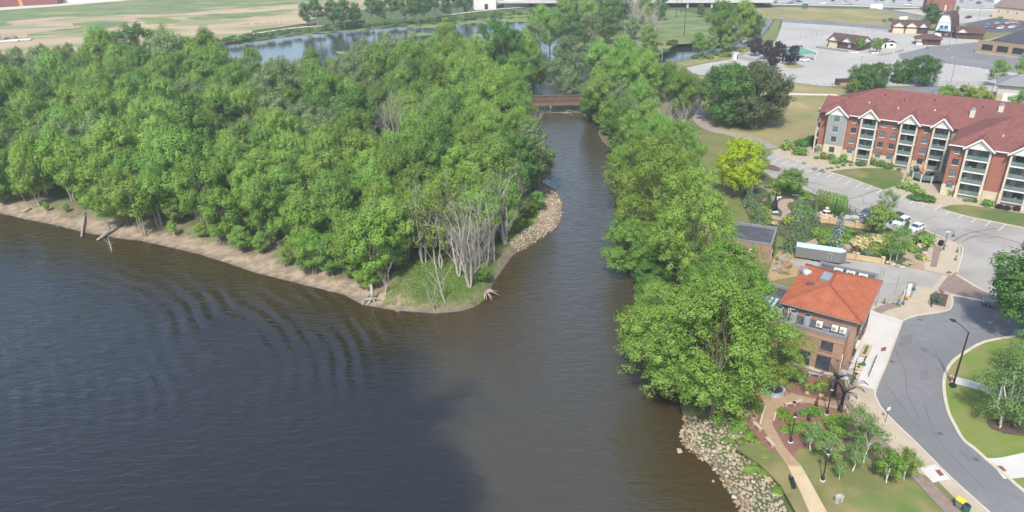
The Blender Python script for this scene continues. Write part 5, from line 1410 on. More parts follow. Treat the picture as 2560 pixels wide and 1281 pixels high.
    wins((2.9,), -0.9, (1, 2, 3), 1.25, 1.45, True); window(t, 2.9, -0.905, FL[0] + 1.4, 1.3, 1.45, 0, GLASS, FRAME_D, None, (1, 1), 0.09)
    gable(2.95, 5.2, -0.95)
    bx('downspout', WHITE, t, 5.42, 5.5, -0.72, -0.62, 0, EZ)
    segs = [(5.4, 8.8), (13.3, 18.6), (23.0, 26.2)]
    for a, b_ in segs: wall(a, b_, 0.55)
    wins((7.3,), 0.55); wins((14.6, 17.4), 0.55); wins((24.9,), 0.55)
    for i, (a, b_) in enumerate(((8.9, 13.2), (18.7, 22.9), (26.3, 30.3))): stack(a, b_, 0.5, i + 2)
    bx('grey_return', GREYS, t, 30.5, 33.0, 0.6, 2.3, -0.4, EZ)
    # right wing stands forward
    Y = -14.4
    bx('core', BRICK_R, t, 33.02, 75.0, Y + 2.2, 8.0, -0.5, EZ + 0.002)
    bx('grey_flank', GREYS, t, 32.75, 33.015, Y + 0.5, 0.4, -0.4, EZ)
    bx('wall_base', CREAM, t, 32.7, 35.8, Y, Y + 2.25, -0.5, 2.75)
    bx('wall', BRICK_R, t, 32.76, 35.79, Y + 0.06, Y + 2.24, 2.75, EZ)
    wins((34.3,), Y)
    stack(35.9, 41.2, Y - 0.1, 11); 
    wall(41.3, 44.6, Y); stack(44.7, 50.0, Y - 0.1, 12)
    wall(50.1, 55.0, Y); wins((51.5, 53.5), Y); stack(55.1, 60.2, Y - 0.1, 13); wall(60.3, 75.0, Y)
    # roofs
    hip_roof(-2.8, 50.0, -0.3, 22.6, EZ + 0.05, 5.6, 9.4, 44.0).build('roof', SHING, t)
    hip_roof(32.0, 78.0, Y - 0.75, 9.0, EZ + 0.06, 5.5, 43.0, 66.0).build('roof', SHING, t)
    rf = gable_roof(MB(), 0, 8.0, -3.6, 7, 0, 2.6, 0.3)
    o = rf.build('end_gable', SHING, t); o.location = (0.6, 8.5, EZ); o.rotation_euler = (0, 0, R(-90)); 
    for x0, x1, y in ((5.6, 8.5, -0.25), (13.6, 18.3, -0.25), (23.3, 26, -0.25), (32.2, 35.6, Y - 0.8), (41.5, 44.4, Y - 0.8)):
        bx('gutter', WHITE, t, x0, x1, y - 0.14, y - 0.06, EZ - 0.18, EZ + 0.08)
    for (x, y, s) in ((9.0, 5.0, 0), (16.5, 4.2, 0), (25, 5, 0), (42, Y + 4, 0), (24.0, 8.5, 1), (17, 7.5, 1), (12, 8.5, 1), (38, 3.0, 1), (35, 8, 1)):
        zz = EZ + 0.05 + 5.6 * (y + 0.3) / 11.45 if y > -1 else EZ + 0.06 + 5.5 * (y - Y + 0.75) / 12.1
        MB().lathe([(0.12, -0.2), (0.12, 0.45)], 8, (x, y, zz)).build('roof_vent', FRAME_W if not s else BLACK, t)
    for (x, y, h) in ((33.5, 4.6, 1.7), (39.0, 7.6, 1.4)):
        zz = EZ + 5.6 * (y + 0.3) / 11.45
        c = MB().box(x - 0.55, x + 0.55, y - 0.45, y + 0.45, zz - 0.6, zz + h).build('chimney', COLUMN, t)
        MB().lathe([(0.5, h), (0.5, h + 0.5), (0.2, h + 0.6)], 10, (x, y, zz)).build('chimney_cap', GALV, c)
    # round terrace with green railing
    d = thing('terrace', 'round green-railed terrace with grill and parasol in the building corner', 'terrace', (0, 0, 0)); d.matrix_world = t_mw
    cx, cy, r_ = 28.0, -4.2, 4.2
    n = 22
    arc = [(cx + r_ * math.cos(a), cy + r_ * math.sin(a)) for a in [math.pi * 0.72 + i * (math.pi * 1.0) / n for i in range(n + 1)]]
    MB().prism(arc + [(32.6, -7.5), (32.6, 0.3), (26.0, 0.3)], 0.95, 1.15).build('deck', M('deck_boards', (0.33, 0.27, 0.2), (0.28, 0.23, 0.17), 1, 0.8), d)
    for i in range(0, n, 1):
        MB().bar((*arc[i], 1.7), (*arc[i + 1], 1.7), 0.04, 0.75).build('rail_panel', RAILG, d)
        MB().bar((*arc[i], 2.15), (*arc[i + 1], 2.15), 0.09, 0.09).build('handrail', GREENM, d)
    for i in range(0, n + 1, 4): MB().bar((*arc[i], -0.2), (*arc[i], 2.2), 0.28).build('post', COLUMN, d)
    for i in range(n): MB().bar((*arc[i], 0.9), (*arc[i + 1], 0.9), 0.08, 0.3).build('fascia', GREENM, d)
    def loc(x, y, z): return t_mw @ Vector((x, y, z))
    u = thing('parasol', 'folded orange parasol on the round terrace', 'parasol', loc(26.6, -4.4, 1.15))
    MB().tube([(0, 0, 0), (0, 0, 2.6)], 0.04, 6).build('pole', BLACK, u); MB().lathe([(0.45, 0.7), (0.3, 1.5), (0.04, 2.5)], 9).build('canopy', M('parasol_orange', (0.62, 0.14, 0.05), (0.55, 0.12, 0.04), 2, 0.8), u)
    for k, (x, y, lab) in enumerate(((25.2, -3.4, 'black covered grill on the round terrace'), (28.5, -5.2, 'black covered table on the round terrace'))):
        g = MB().blob((0, 0, 0.55), (0.8 + 0.4 * k, 0.6 + 0.2 * k, 0.6), k, 0.2, 2).build('covered_furniture', BLACK, None, True); g.location = loc(x, y, 1.15); tag(g, lab, 'furniture')
    return t
apartments()

# ---- brick restaurant with the orange tile roof
def restaurant():
    O = (41.6, 94.6, 0.0)
    RZ = math.atan2(-0.585, 0.811)
    t = thing('brick_restaurant', 'two-storey brown brick building with a hipped orange tile roof', 'building', O, RZ)
    E_ = 9.2
    bx('wall', BRICK_B, t, 0.7, 11.3, 0.7, 14.6, -0.6, E_)
    bx('annex_wall', BRICK_B, t, -0.9, 10.45, -2.6, 0.69, -0.6, 7.2)
    # parapet of the flat front annex
    bx('annex_roof', ROOF_D, t, -0.6, 10.2, -2.35, 0.68, 7.2, 7.32)
    for a in ((-0.95, 10.5, -2.66, -2.3, 7.2, 7.62), (10.15, 10.5, -2.3, 0.68, 7.2, 7.62), (-0.95, -0.6, -2.3, 0.68, 7.2, 7.62)): bx('coping', COPING, t, *a)
    # hipped roof: planes, then rows of tiles, ridge tiles
    X0, X1, Y0, Y1, H = 0.0, 12.0, 0.0, 15.4, 2.4
    ra, rb = (5.8, 5.2), (5.8, 9.6)
    mb = MB()
    mb.add([(X0, Y0, E_), (X1, Y0, E_), (X1, Y1, E_), (X0, Y1, E_), (*ra, E_ + H), (*rb, E_ + H), (X0, Y0, E_ - 0.15), (X1, Y0, E_ - 0.15), (X1, Y1, E_ - 0.15), (X0, Y1, E_ - 0.15)],
           [(0, 1, 4), (1, 2, 5, 4), (2, 3, 5), (3, 0, 4, 5), (0, 6, 7, 1), (1, 7, 8, 2), (2, 8, 9, 3), (3, 9, 6, 0), (6, 9, 8, 7)])
    rf = mb.build('roof', TILE, t)
    for s, (fr, to) in enumerate(((((X0, Y0), ra)), ((X1, Y0), ra), ((X1, Y1), rb), ((X0, Y1), rb))):
        MB().tube([(*fr, E_ + 0.03), (*to, E_ + H + 0.05)], 0.2, 6).build('ridge_tile', M('ridge_clay', (0.27, 0.085, 0.045), (0.22, 0.07, 0.04), 1.5, 0.85), rf)
    MB().tube([(*ra, E_ + H + 0.05), (*rb, E_ + H + 0.05)], 0.2, 6).build('ridge_tile', MATS['ridge_clay'], rf)
    # rolls of tile running down the slopes
    def rolls(e0, e1, a, b, n):
        e0, e1, a, b = Vector((*e0, E_)), Vector((*e1, E_)), Vector((*a, E_ + H)), Vector((*b, E_ + H))
        nrm = (e1 - e0).cross(a - e0).normalized() * 0.03
        if nrm.z < 0: nrm = -nrm
        d = (e1 - e0).normalized(); perp = Vector((-d.y, d.x, 0))
        run = (Vector((a.x, a.y, 0)) - Vector((e0.x, e0.y, 0))).dot(perp); up = perp * run + Vector((0, 0, H))
        L = (e1 - e0).length; sa = (a - e0).dot(d); sb = (b - e0).dot(d)
        for i in range(1, n):
            s = L * i / n
            k = s / sa if s < sa else (L - s) / (L - sb) if s > sb else 1.0
            if k < 0.04: continue
            p = e0 + d * s + nrm
            MB().tube([p, p + up * min(k, 1.0) * 0.985], 0.12, 5, False).build('tile_row', TILE, rf)
    rolls((X0, Y0), (X1, Y0), ra, ra, 27)
    rolls((X1, Y0), (X1, Y1), ra, rb, 34)
    rolls((X1, Y1), (X0, Y1), rb, rb, 27)
    rolls((X0, Y1), (X0, Y0), rb, ra, 34)
    for a in ((-0.06, 12.06, -0.12, -0.01, E_ - 0.18, E_ - 0.02), (12.01, 12.12, -0.12, 15.5, E_ - 0.18, E_ - 0.02)): bx('gutter', COPING, t, *a)
    # skylight hatch, blue vent hood
    h = MB().box(4.0, 5.6, 6.6, 9.6, E_ + 1.2, E_ + 2.3).build('roof_hatch', COPING, t)
    for i in range(5): bx('louvre', GALV, h, 4.05, 5.55, 6.8 + i * 0.55, 7.1 + i * 0.55, E_ + 2.3, E_ + 2.36)
    MB().box(2.3, 4.0, 5.7, 6.5, E_ + 0.7, E_ + 1.55).build('roof_patch', M('tar_patch', (0.16, 0.08, 0.06), (0.12, 0.065, 0.05), 1, 0.9), t)
    hood = MB().tube([(0.6, 11.4, E_ + 0.5), (1.7, 10.6, E_ + 0.7)], 0.62, 14).build('vent_hood', M('hood_blue', (0.42, 0.54, 0.64), (0.36, 0.47, 0.57), 1, 0.4), t, True)
    # rear flat wing
    bx('rear_wing', BRICK_B, t, 1.2, 10.6, 14.61, 22.6, -0.5, 6.6)
    bx('rear_roof', ROOF_D, t, 1.5, 10.3, 14.63, 22.3, 6.6, 6.7)
    for a in ((1.15, 10.65, 22.3, 22.65, 6.6, 7.05), (10.3, 10.65, 14.63, 22.3, 6.6, 7.05), (1.15, 1.5, 14.63, 22.3, 6.6, 7.05)): bx('coping', COPING, t, *a)
    # side wing by the trees with its chimney block
    bx('side_wing', BRICK_B, t, -4.8, 0.69, 1.0, 12.5, -0.5, 5.0)
    bx('side_roof', ROOF_D, t, -4.5, 0.68, 1.3, 12.2, 5.0, 5.1)
    for a in ((-4.85, 0.68, 12.2, 12.55, 5.0, 5.6), (-4.85, -4.5, 0.95, 12.2, 5.0, 5.6), (-4.5, 0.68, 0.95, 1.3, 5.0, 5.6)): bx('coping', COPING, t, *a)
    for i in range(3): bx('blue_panel', M('panel_blue', (0.38, 0.50, 0.66), (0.32, 0.44, 0.60), 1, 0.35), t, -3.9 + i * 0.8, -3.4 + i * 0.8, 3.0, 7.6, 5.5, 5.62)
    c = bx('chimney', BRICK_B, t, -0.4, 1.0, 11.6, 13.2, -0.3, 9.9)
    # windows
    for i, x in enumerate((2.4, 5.2, 8.1)): window(t, x, -2.61, 2.35, 1.9, 2.3, 0, GLASS, FRAME_D, BRICK_B, (0, 3), 0.1, 0.07)
    for x in (1.2, 8.2): window(t, x, -2.61, 5.35, 1.6, 1.5, 0, GLASS, FRAME_D, BRICK_B, (0, 2), 0.1, 0.07)
    for y in (2.5, 6.2, 9.8, 13.2):
        for z in (2.4, 6.2): window(t, 11.31, y, z, 1.3, 2.0, R(90), GLASS, FRAME_D, COLUMN, (1, 1), 0.09)
    for z, e in ((0.55, 0.1), (3.75, 0.07), (6.3, 0.07)):
        bx('string_course', BRICK_T if z > 1 else COLUMN, t, -0.9 - e, 10.45 + e, -2.6 - e, -2.5, z, z + (0.5 if z < 1 else 0.22))
    bx('door', FRAME_D, t, 11.3, 11.36, 4.0, 5.2, 0.1, 2.5); bx('entry_frame', COLUMN, t, 11.3, 11.75, 3.6, 5.6, 2.55, 3.1)
    bx('downspout', COLUMN, t, 10.46, 10.62, -2.5, -2.35, 0.0, 4.6)
    window(t, 10.455, -0.9, 2.2, 1.0, 2.2, R(90), GLASS, FRAME_D, None, (0, 1), 0.1)
    MW = Matrix.Translation(O) @ Matrix.Rotation(RZ, 4, 'Z')
    # machines on the annex roof
    def put(th, x, y, z, r=0.0):
        th.location = MW @ Vector((x, y, z)); th.rotation_euler = (0, 0, RZ + r); return th
    for i, (x, y, lab) in enumerate(((0.4, -1.3, 'grey condenser nearest the tree on the flat front roof'), (2.6, -1.4, 'middle of the three grey condensers on the flat front roof'), (4.6, -1.45, 'grey condenser nearest the white units on the flat front roof'))):
        a = put(thing('condenser', lab, 'air conditioner', group='large grey condensers'), x, y, 7.32)
        MB().lathe([(0.52, 0.0), (0.55, 0.1), (0.55, 1.65), (0.5, 1.75)], 12).build('casing', M('condenser_grey', (0.30, 0.32, 0.33), (0.25, 0.27, 0.28), 3, 0.6), a)
        MB().lathe([(0.45, 1.752), (0.40, 1.77), (0.1, 1.775)], 12).build('fan_grille', BLACK, a)
    for i, (x, lab) in enumerate(((6.4, 'white split unit next to the grey condensers'), (8.6, 'middle white split unit on the flat front roof'), (9.75, 'white split unit at the corner of the flat front roof'))):
        a = put(thing('split_unit', lab, 'air conditioner', group='small white split units'), x, -1.15, 7.32)
        MB().box(-0.45, 0.45, -0.22, 0.22, 0.12, 0.95).build('casing', FRAME_W, a); MB().box(-0.4, 0.4, -0.2, 0.2, 0.0, 0.12).build('feet', BLACK, a)
        MB().tube([(-0.1, -0.24, 0.53), (-0.1, -0.222, 0.53)], 0.3, 12).build('fan_grille', M('grille_tan', (0.32, 0.28, 0.22), None), a)
    a = put(thing('pipe_rack', 'rack of pipes between white split units on the flat roof', 'pipes'), 7.5, -1.1, 7.32)
    for k in range(4): MB().tube([(-0.4 + k * 0.25, 0.3, 0), (-0.4 + k * 0.25, 0.3, 0.9), (-0.4 + k * 0.25, -0.6, 0.9)], 0.06, 6).build('pipe', GALV, a)
    MB().box(-0.5, 0.5, -0.8, -0.5, 0.0, 0.35).build('box', COPING, a)
    a = put(thing('vent_pipes', 'cluster of white vent pipes behind the grey condensers', 'pipes'), 1.6, -0.5, 7.32)
    for k in range(4): MB().tube([(k * 0.26, 0, 0), (k * 0.26, 0, 1.5 + 0.12 * (k % 2)), (k * 0.26, -0.3, 1.7)], 0.06, 6).build('pipe', FRAME_W, a)
    for i, (x, lab) in enumerate(((4.6, 'white roof unit nearest the trailer on the rear flat roof'), (6.6, 'middle white unit frame on the rear flat roof'), (8.6, 'white unit frame at the outer end of the rear flat roof'))):
        a = put(thing('rooftop_unit', lab, 'roof equipment', group='white frames on the rear roof'), x, 19.6, 6.7)
        for s in (-0.6, 0.6): MB().bar((s, -0.5, 0), (s, -0.5, 0.9), 0.1).bar((s, 0.5, 0), (s, 0.5, 0.9), 0.1).bar((s, -0.5, 0.9), (s, 0.5, 0.9), 0.1).build('stand', FRAME_W, a)
        MB().box(-0.7, 0.7, -0.06, 0.06, 0.78, 0.9).box(-0.7, 0.7, 0.42, 0.55, 0.78, 0.9).box(-0.7, 0.7, -0.56, -0.44, 0.5, 0.6).build('bar', FRAME_W, a)
    return MW
RM = restaurant()

# ---- small flat-roofed brick building
def pump_house():
    O = G(1930, 648); RZ = math.atan2(-0.44, 0.90)
    t = thing('small_brick_building', 'low brick building with a flat black roof and ivy end', 'building', (51.9, 125.6, 0), math.atan2(-3.9, 8.0))
    bx('wall', BRICK_B, t, -10.5, 0, 0, 8.4, -0.8, 4.0)
    bx('roof', ROOF_D, t, -10.2, -0.3, 0.3, 8.1, 4.0, 4.08)
    for a in ((-10.55, 0.05, -0.05, 0.3, 4.0, 4.35), (-10.55, 0.05, 8.1, 8.45, 4.0, 4.6), (-0.3, 0.05, 0.3, 8.1, 4.0, 4.35), (-10.55, -10.2, 0.3, 8.1, 4.0, 4.35)): bx('coping', COPING, t, *a)
    window(t, -3.6, -0.005, 1.9, 1.1, 1.3, 0, GLASS_L, FRAME_W, COLUMN, (1, 1), 0.09)
    window(t, -8.0, -0.005, 1.9, 1.1, 1.3, 0, GLASS_L, FRAME_W, COLUMN, (1, 1), 0.09)
    d = bx('door', FRAME_W, t, 0.0, 0.06, 1.2, 2.3, -0.2, 2.3)
    window(t, 0.005, 4.0, 1.9, 0.9, 1.3, R(90), GLASS, FRAME_D, COLUMN, (1, 1), 0.09)
    rng = np.random.RandomState(3)
    C = np.stack([np.full(1200, 0.12) + rng.uniform(0, 0.2, 1200), rng.uniform(3.5, 8.4, 1200), rng.uniform(0, 4.3, 1200)], 1)
    C = C[(C[:, 2] < 4.3 - (8.4 - C[:, 1]) * 0.35)]
    iv = link('ivy', leaves_mesh('ivy', C, np.tile([1.0, 0, 0.4], (len(C), 1)) + rng.normal(size=(len(C), 3)) * 0.4, 0.26, LF['lime'], rng), t)
    return t
pump_house()

# ---- generic house pieces for the far town
def gabled_hall(name, label, loc, rz, L, W, hw, hr, wall, roof, gables=(), ov=0.6):
    """hall with its ridge along local x, gable fronts at the given x positions facing -y"""
    t = thing(name, label, 'building', loc, rz)
    bx('wall', wall, t, 0, L, 0, W, -0.4, hw)
    mb = MB()
    for s, (y0, y1) in ((-1, (-ov, W / 2)), (1, (W + ov, W / 2))):
        z0 = hw - ov * hr / (W / 2)
        vs = [(-ov, y0, z0), (L + ov, y0, z0), (L + ov, y1, hw + hr), (-ov, y1, hw + hr)]
        vs += [(a, b, c + 0.16) for a, b, c in vs]
        fs = [(3, 2, 1, 0), (4, 5, 6, 7), (0, 1, 5, 4), (1, 2, 6, 5), (2, 3, 7, 6), (3, 0, 4, 7)]
        mb.add(vs, fs if s < 0 else [f[::-1] for f in fs])
    r = mb.build('roof', roof, t)
    for x in (0, L):
        MB().xprism([(0, hw), (W, hw), (W / 2, hw + hr)], x - 0.02 if x else 0.0, x + 0.02 if x else 0.04).build('gable_end', WHITE, t)
    for (gx, gw, door) in gables:
        MB().yprism([(gx - gw / 2, hw - 0.1), (gx + gw / 2, hw - 0.1), (gx, hw + hr * 0.9)], -ov * 0.6, -ov * 0.6 + 0.12).build('gable', WHITE, t)
        gable_roof(MB(), gx, gw, -ov * 1.6, W / 2, hw - 0.1, hr * 0.95, 0.5).build('gable_roof', roof, t)
        if door: bx('garage_door', CREAM_D, t, gx - gw * 0.36, gx + gw * 0.36, -0.06, 0.0, 0, hw * 0.82)
    return t
CREAM_D = M('door_cream', (0.62, 0.50, 0.34), (0.57, 0.46, 0.31), 1, 0.8)
def place(px, py, px2, py2):
    """origin at the first point, direction along the base line to the second"""
    a, b = G(px, py), G(px2, py2)
    return a, math.atan2(b.y - a.y, b.x - a.x), (b - a).length
a, r_, L = place(2068, 117, 2146, 128)
t = gabled_hall('timber_stalls', 'long dark timber stall building with twin white gables on the lot', a, r_, L, 10, 3.4, 2.8, TIMBER, SHING_B, [(3.0, 6.5, True), (L * 0.62, 6.5, False)])
window(t, L * 0.7, -0.005, 1.9, 1.2, 1.2, 0, GLASS, FRAME_W, FRAME_W, (1, 1), 0.12)
a, r_, L = place(2176, 124, 2236, 118)
t = thing('ticket_hut', 'small white hut with brown roof beside the dark stalls', 'hut', G(2204, 121), -0.1)
bx('wall', FRAME_W, t, 0, 6.5, 0, 4.5, -0.3, 2.6); gable_roof(MB(), 3.2, 7, -0.6, 5.2, 2.5, 1.5, 0.4).build('roof', SHING_B, t); window(t, 4.4, -0.005, 1.5, 1.5, 0.9, 0, GLASS, FRAME_D, None, (1, 0), 0.1); bx('door', DARKG, t, 1.2, 2.1, -0.05, 0.0, 0, 2.1)
a, r_, L = place(2226, 82, 2316, 86)
t = gabled_hall('timber_garages', 'dark timber garage row with two pale doors beside the chalet', a, r_, L, 11, 3.4, 2.8, TIMBER, SHING_B, [(3.6, 7.5, True), (L * 0.56, 7.5, True), (L * 0.88, 5, False)])
# chalet with steep roof
a, r_, L = place(2334, 92, 2374, 95)
t = thing('chalet', 'tall white-fronted chalet with steep brown gambrel roof and blue balcony', 'building', a, r_)
prof = [(0, 0), (L, 0), (L, 3.0), (L * 0.86, 9.0), (L * 0.7, 11.5), (L * 0.3, 11.5), (L * 0.14, 9.0), (0, 3.0)]
MB().yprism([(0, -0.4), (L, -0.4), (L, 3.0), (0, 3.0)], 0, 14).build('wall', TIMBER, t)
MB().yprism([(0.05, 3.0), (L - 0.05, 3.0), (L * 0.86, 9.0), (L * 0.7, 11.5), (L * 0.3, 11.5), (L * 0.14, 9.0)], 0.05, 14).build('upper_front', FRAME_W, t)
for s in ((L + 0.5, 2.6, L * 0.86 + 0.1, 9.1), (-0.5, 2.6, L * 0.14 - 0.1, 9.1), (L * 0.86 + 0.1, 9.1, L * 0.7, 11.7), (L * 0.14 - 0.1, 9.1, L * 0.3, 11.7), (L * 0.7, 11.7, L * 0.3, 11.7)):
    MB().add([(s[0], -0.7, s[1]), (s[2], -0.7, s[3]), (s[2], 14.5, s[3]), (s[0], 14.5, s[1]), (s[0], -0.7, s[1] + 0.2), (s[2], -0.7, s[3] + 0.2), (s[2], 14.5, s[3] + 0.2), (s[0], 14.5, s[1] + 0.2)], [(0, 1, 2, 3), (7, 6, 5, 4), (0, 4, 5, 1), (1, 5, 6, 2), (2, 6, 7, 3), (3, 7, 4, 0)]).build('roof', SHING_B, t)
BLUE = M('trim_blue', (0.17, 0.36, 0.52), None, rough=0.6)
for k in range(2): window(t, L * (0.36 + 0.28 * k), 0.045, 4.9, 1.6, 2.0, 0, GLASS, BLUE, None, (1, 0), 0.15)
b = bx('balcony', FRAME_W, t, L * 0.16, L * 0.84, -1.0, 0.04, 3.4, 3.6); bx('railing', BLUE, b, L * 0.16, L * 0.84, -1.0, -0.9, 3.6, 4.5)
for z in (3.2, 7.2): bx('blue_band', BLUE, t, 0.3 if z < 4 else L * 0.12, L - 0.3 if z < 4 else L * 0.88, -0.06, 0.04, z, z + 0.25)
window(t, L * 0.75, -0.005, 1.5, 1.3, 1.2, 0, GLASS, BLUE, None, (1, 1), 0.15)
gable_roof(MB(), 2.2, 3.4, -2.4, 0, 2.2, 1.5, 0.4).build('porch_roof', SHING_B, t); bx('porch', FRAME_W, t, 0.7, 3.7, -1.9, 0.0, 0, 2.3)
a, r_, L = place(2388, 97, 2456, 100)
gabled_hall('timber_annex', 'low dark timber annex with cream gable next to the chalet', a, r_, L, 9, 3.2, 2.4, TIMBER, SHING_B, [(2.6, 6.0, False)])
# kiosk with open porch
a, r_, L = place(2288, 112, 2350, 114)
t = thing('kiosk', 'low brown kiosk with an open porch on the lot', 'kiosk', a, r_)
bx('wall', TIMBER, t, L * 0.3, L, 0, 7, -0.3, 2.8); hip_roof(-0.8, L + 0.8, -0.8, 7.8, 2.9, 1.9, 3.5, L - 3.5).build('roof', SHING_B, t)
for y in (0.0, 6.8): bx('post', TIMBER, t, 0.1, 0.35, y, y + 0.25, -0.2, 2.9)
for x in (0.55, 0.75): window(t, L * x, -0.005, 1.7, 1.6, 1.2, 0, DARKG, TIMBER, None, (1, 0), 0.12)
bx('counter', FRAME_W, t, 0.3, L * 0.28, 0.1, 0.4, 0.0, 1.0)
# green-roofed canopy over the parked truck
a, r_, L = place(1962, 158, 2036, 150)
t = thing('green_canopy', 'long canopy with pale green roof sheltering a white truck', 'canopy', G(1968, 158), 0.25)
MB().add([(-2, 0, 3.2), (15, 0, 3.2), (15, 12, 4.2), (-2, 12, 4.2), (-2, 0, 3.4), (15, 0, 3.4), (15, 12, 4.4), (-2, 12, 4.4)], [(0, 3, 2, 1), (4, 5, 6, 7), (0, 1, 5, 4), (1, 2, 6, 5), (2, 3, 7, 6), (3, 0, 4, 7)]).build('roof', M('roof_green', (0.13, 0.29, 0.22), (0.11, 0.25, 0.19), 0.3, 0.7), t)
bx('back_wall', FRAME_W, t, -2, 15, 11.7, 11.9, -0.2, 4.15); bx('fascia', FRAME_W, t, 15.0, 15.2, -0.2, 12, 2.6, 4.2); bx('ridge_shed', SHING_B, t, -1, 16, 12.0, 13.2, 3.6, 4.7)
for x in (-1.8, 4, 9.5, 14.6): bx('post', FRAME_W, t, x, x + 0.25, 0.1, 0.35, -0.2, 3.2)
bx('side_wall', FRAME_W, t, -2, -1.85, 2, 11.7, -0.2, 3.4)
t = thing('gate_hut', 'small white hut at the end of the dark fence', 'hut', G(1834, 149), 0.1)
bx('wall', FRAME_W, t, 0, 2.4, 0, 2.2, -0.2, 2.8); bx('roof', COLUMN, t, -0.2, 2.6, -0.2, 2.4, 2.8, 2.95); bx('door', DARKG, t, 1.5, 2.2, -0.04, 0.0, 0, 2.2)
# long office with black-framed windows
a, r_, L = place(2438, 132, 2562, 148)
t = thing('brick_office', 'tan brick building with row of dark windows and black roof', 'building', a, r_)
L2 = L + 25
bx('wall', BRICK_T, t, 0, L2, 0, 40, -0.5, 5.2); bx('base', BEIGE, t, -0.1, L2, -0.12, 0.0, -0.3, 0.7)
bx('parapet', BRICK_T, t, -0.05, L2, -0.05, 0.35, 5.2, 5.8)
for i in range(8): window(t, 4.6 + i * 6.6, -0.01, 2.9, 4.6, 2.6, 0, DARKG, FRAME_D, COLUMN, (2, 0), 0.14)
MB().add([(3, 4, 5.3), (L2, 4, 5.3), (L2, 26, 8.2), (6, 26, 8.2)], [(0, 1, 2, 3)]).build('roof', M('roof_black', (0.045, 0.05, 0.058), (0.06, 0.065, 0.075), 0.3, 0.8), t)
bx('clerestory', M('roof_black2', (0.04, 0.045, 0.05), None), t, 16, L2, 18, 40, 5.3, 10.0)
# old red brick warehouse
a, r_, L = place(2312, 29, 2388, 29)
t = thing('red_brick_warehouse', 'old two-storey red brick warehouse with pale boarded windows by the highway', 'building', G(2312, 32), -0.42)
bx('wall', BRICK_D, t, 0, 16, 0, 20, -0.5, 12); bx('parapet', BRICK_D, t, -0.1, 16.1, -0.1, 0.5, 12, 12.6); bx('band', BRICK_R, t, -0.06, 16.06, -0.08, 0.0, 7.3, 7.6)
for i in range(5): window(t, 2.0 + i * 3.0, -0.01, 3.2, 1.1, 3.2, 0, CREAM_D if i % 2 else GLASS_L, BRICK_R, COLUMN, (0, 0), 0.12)
for i in range(4): window(t, 2.0 + i * 3.6, -0.01, 9.2, 1.1, 2.0, 0, M('boarded', (0.24, 0.12, 0.09), None), BRICK_R, None, (0, 0), 0.12)
window(t, -0.01, 6, 3.0, 1.2, 3.0, R(-90), GLASS, BRICK_R, None, (0, 0), 0.12)
# cream hall top right
a, r_, L = place(2480, 44, 2600, 56)
t = gabled_hall('cream_hall', 'cream building with brown hipped roof above the full car park', a, r_, L + 20, 18, 6.5, 4.5, CREAM_D, M('shingle_taupe', (0.20, 0.155, 0.13), (0.17, 0.13, 0.11), 0.4, 0.9), ())
for i in range(7): window(t, 3 + i * 5.2, -0.01, 3.6, 1.3, 2.0, 0, GLASS, FRAME_W, FRAME_W, (1, 1), 0.2)
window(t, -0.05, 8, 3.0, 2.2, 2.4, R(-90), GLASS, FRAME_W, None, (1, 0), 0.2)
# grey-roofed house right edge
t = thing('grey_roof_house', 'pale stucco house with grey hipped roof beside the apartments', 'house', G(2486, 256), -0.6)
bx('wall', M('stucco', (0.50, 0.47, 0.40), (0.46, 0.43, 0.37), 0.6, 0.9), t, 0, 18, 0, 12, -0.5, 6.3); hip_roof(-1, 19, -1, 13, 6.3, 3.0, 6, 12.5).build('roof', SHING_G, t)
bx('garage_door', FRAME_W, t, 2.0, 6.5, -0.05, 0.0, 0.0, 3.4); window(t, 9, -0.005, 4.4, 1.4, 1.4, 0, GLASS, FRAME_W, FRAME_W, (1, 1), 0.1); window(t, 12.5, -0.005, 2.0, 1.4, 1.4, 0, GLASS, FRAME_W, FRAME_W, (1, 1), 0.1)
bx('stone_base', BEIGE, t, -0.05, 1.9, -0.08, 0.0, -0.3, 3.0)
# green-roofed store, far white and red sheds
t = thing('green_roof_store', 'long store with a mint-green roof beyond the highway', 'building', G(2085, -4), -0.02)
bx('wall', WHITE, t, 0, 54, 0, 22, -0.3, 4.2); bx('roof', M('roof_mint', (0.20, 0.42, 0.34), (0.17, 0.38, 0.30), 0.2, 0.6), t, -0.6, 54.6, -1.6, 22, 4.2, 5.6)
for i in range(9): window(t, 3 + i * 6, -0.02, 2.0, 4.5, 2.6, 0, GLASS, FRAME_W, None, (1, 0), 0.2)
t = thing('mint_shed', 'pale mint shed beyond the street at the picture top', 'building', G(2484, 8), -0.25)
bx('wall', M('shed_mint', (0.48, 0.58, 0.52), None), t, 0, 50, 0, 20, -0.3, 5.5); bx('roof', WHITE, t, -0.4, 50.4, -0.4, 20, 5.5, 5.8)
t = thing('white_warehouse', 'white flat-roofed warehouse with a dark doorway beyond the dike', 'building', G(1186, 25), 0.10)
bx('wall', M('warehouse_white', (0.66, 0.65, 0.60), (0.60, 0.59, 0.55), 0.2, 0.8), t, 0, 17, 0, 40, -0.3, 7.5); bx('roof', SHING_G, t, -0.3, 17.3, -0.3, 40, 7.5, 7.9); bx('door', DARKG, t, 8, 10.6, -0.06, 0.0, 0, 3.8)
t = thing('white_warehouse', 'longer white warehouse with red-brown trim beyond the bushes on the dike', 'building', G(1288, 19), 0.10)
bx('wall', MATS['warehouse_white'], t, -8, 38, 6, 46, -0.3, 7.5); bx('roof', SHING_G, t, -8.3, 38.3, 5.7, 46, 7.5, 7.9)
for x in (12, 24, 33): bx('door', DARKG if x != 24 else SHING_B, t, x, x + 3, 5.94, 6.0, 0, 3.5)
t = thing('red_warehouse', 'long dark red shed at the far edge of the dirt field', 'building', G(-60, 22), 0.215)
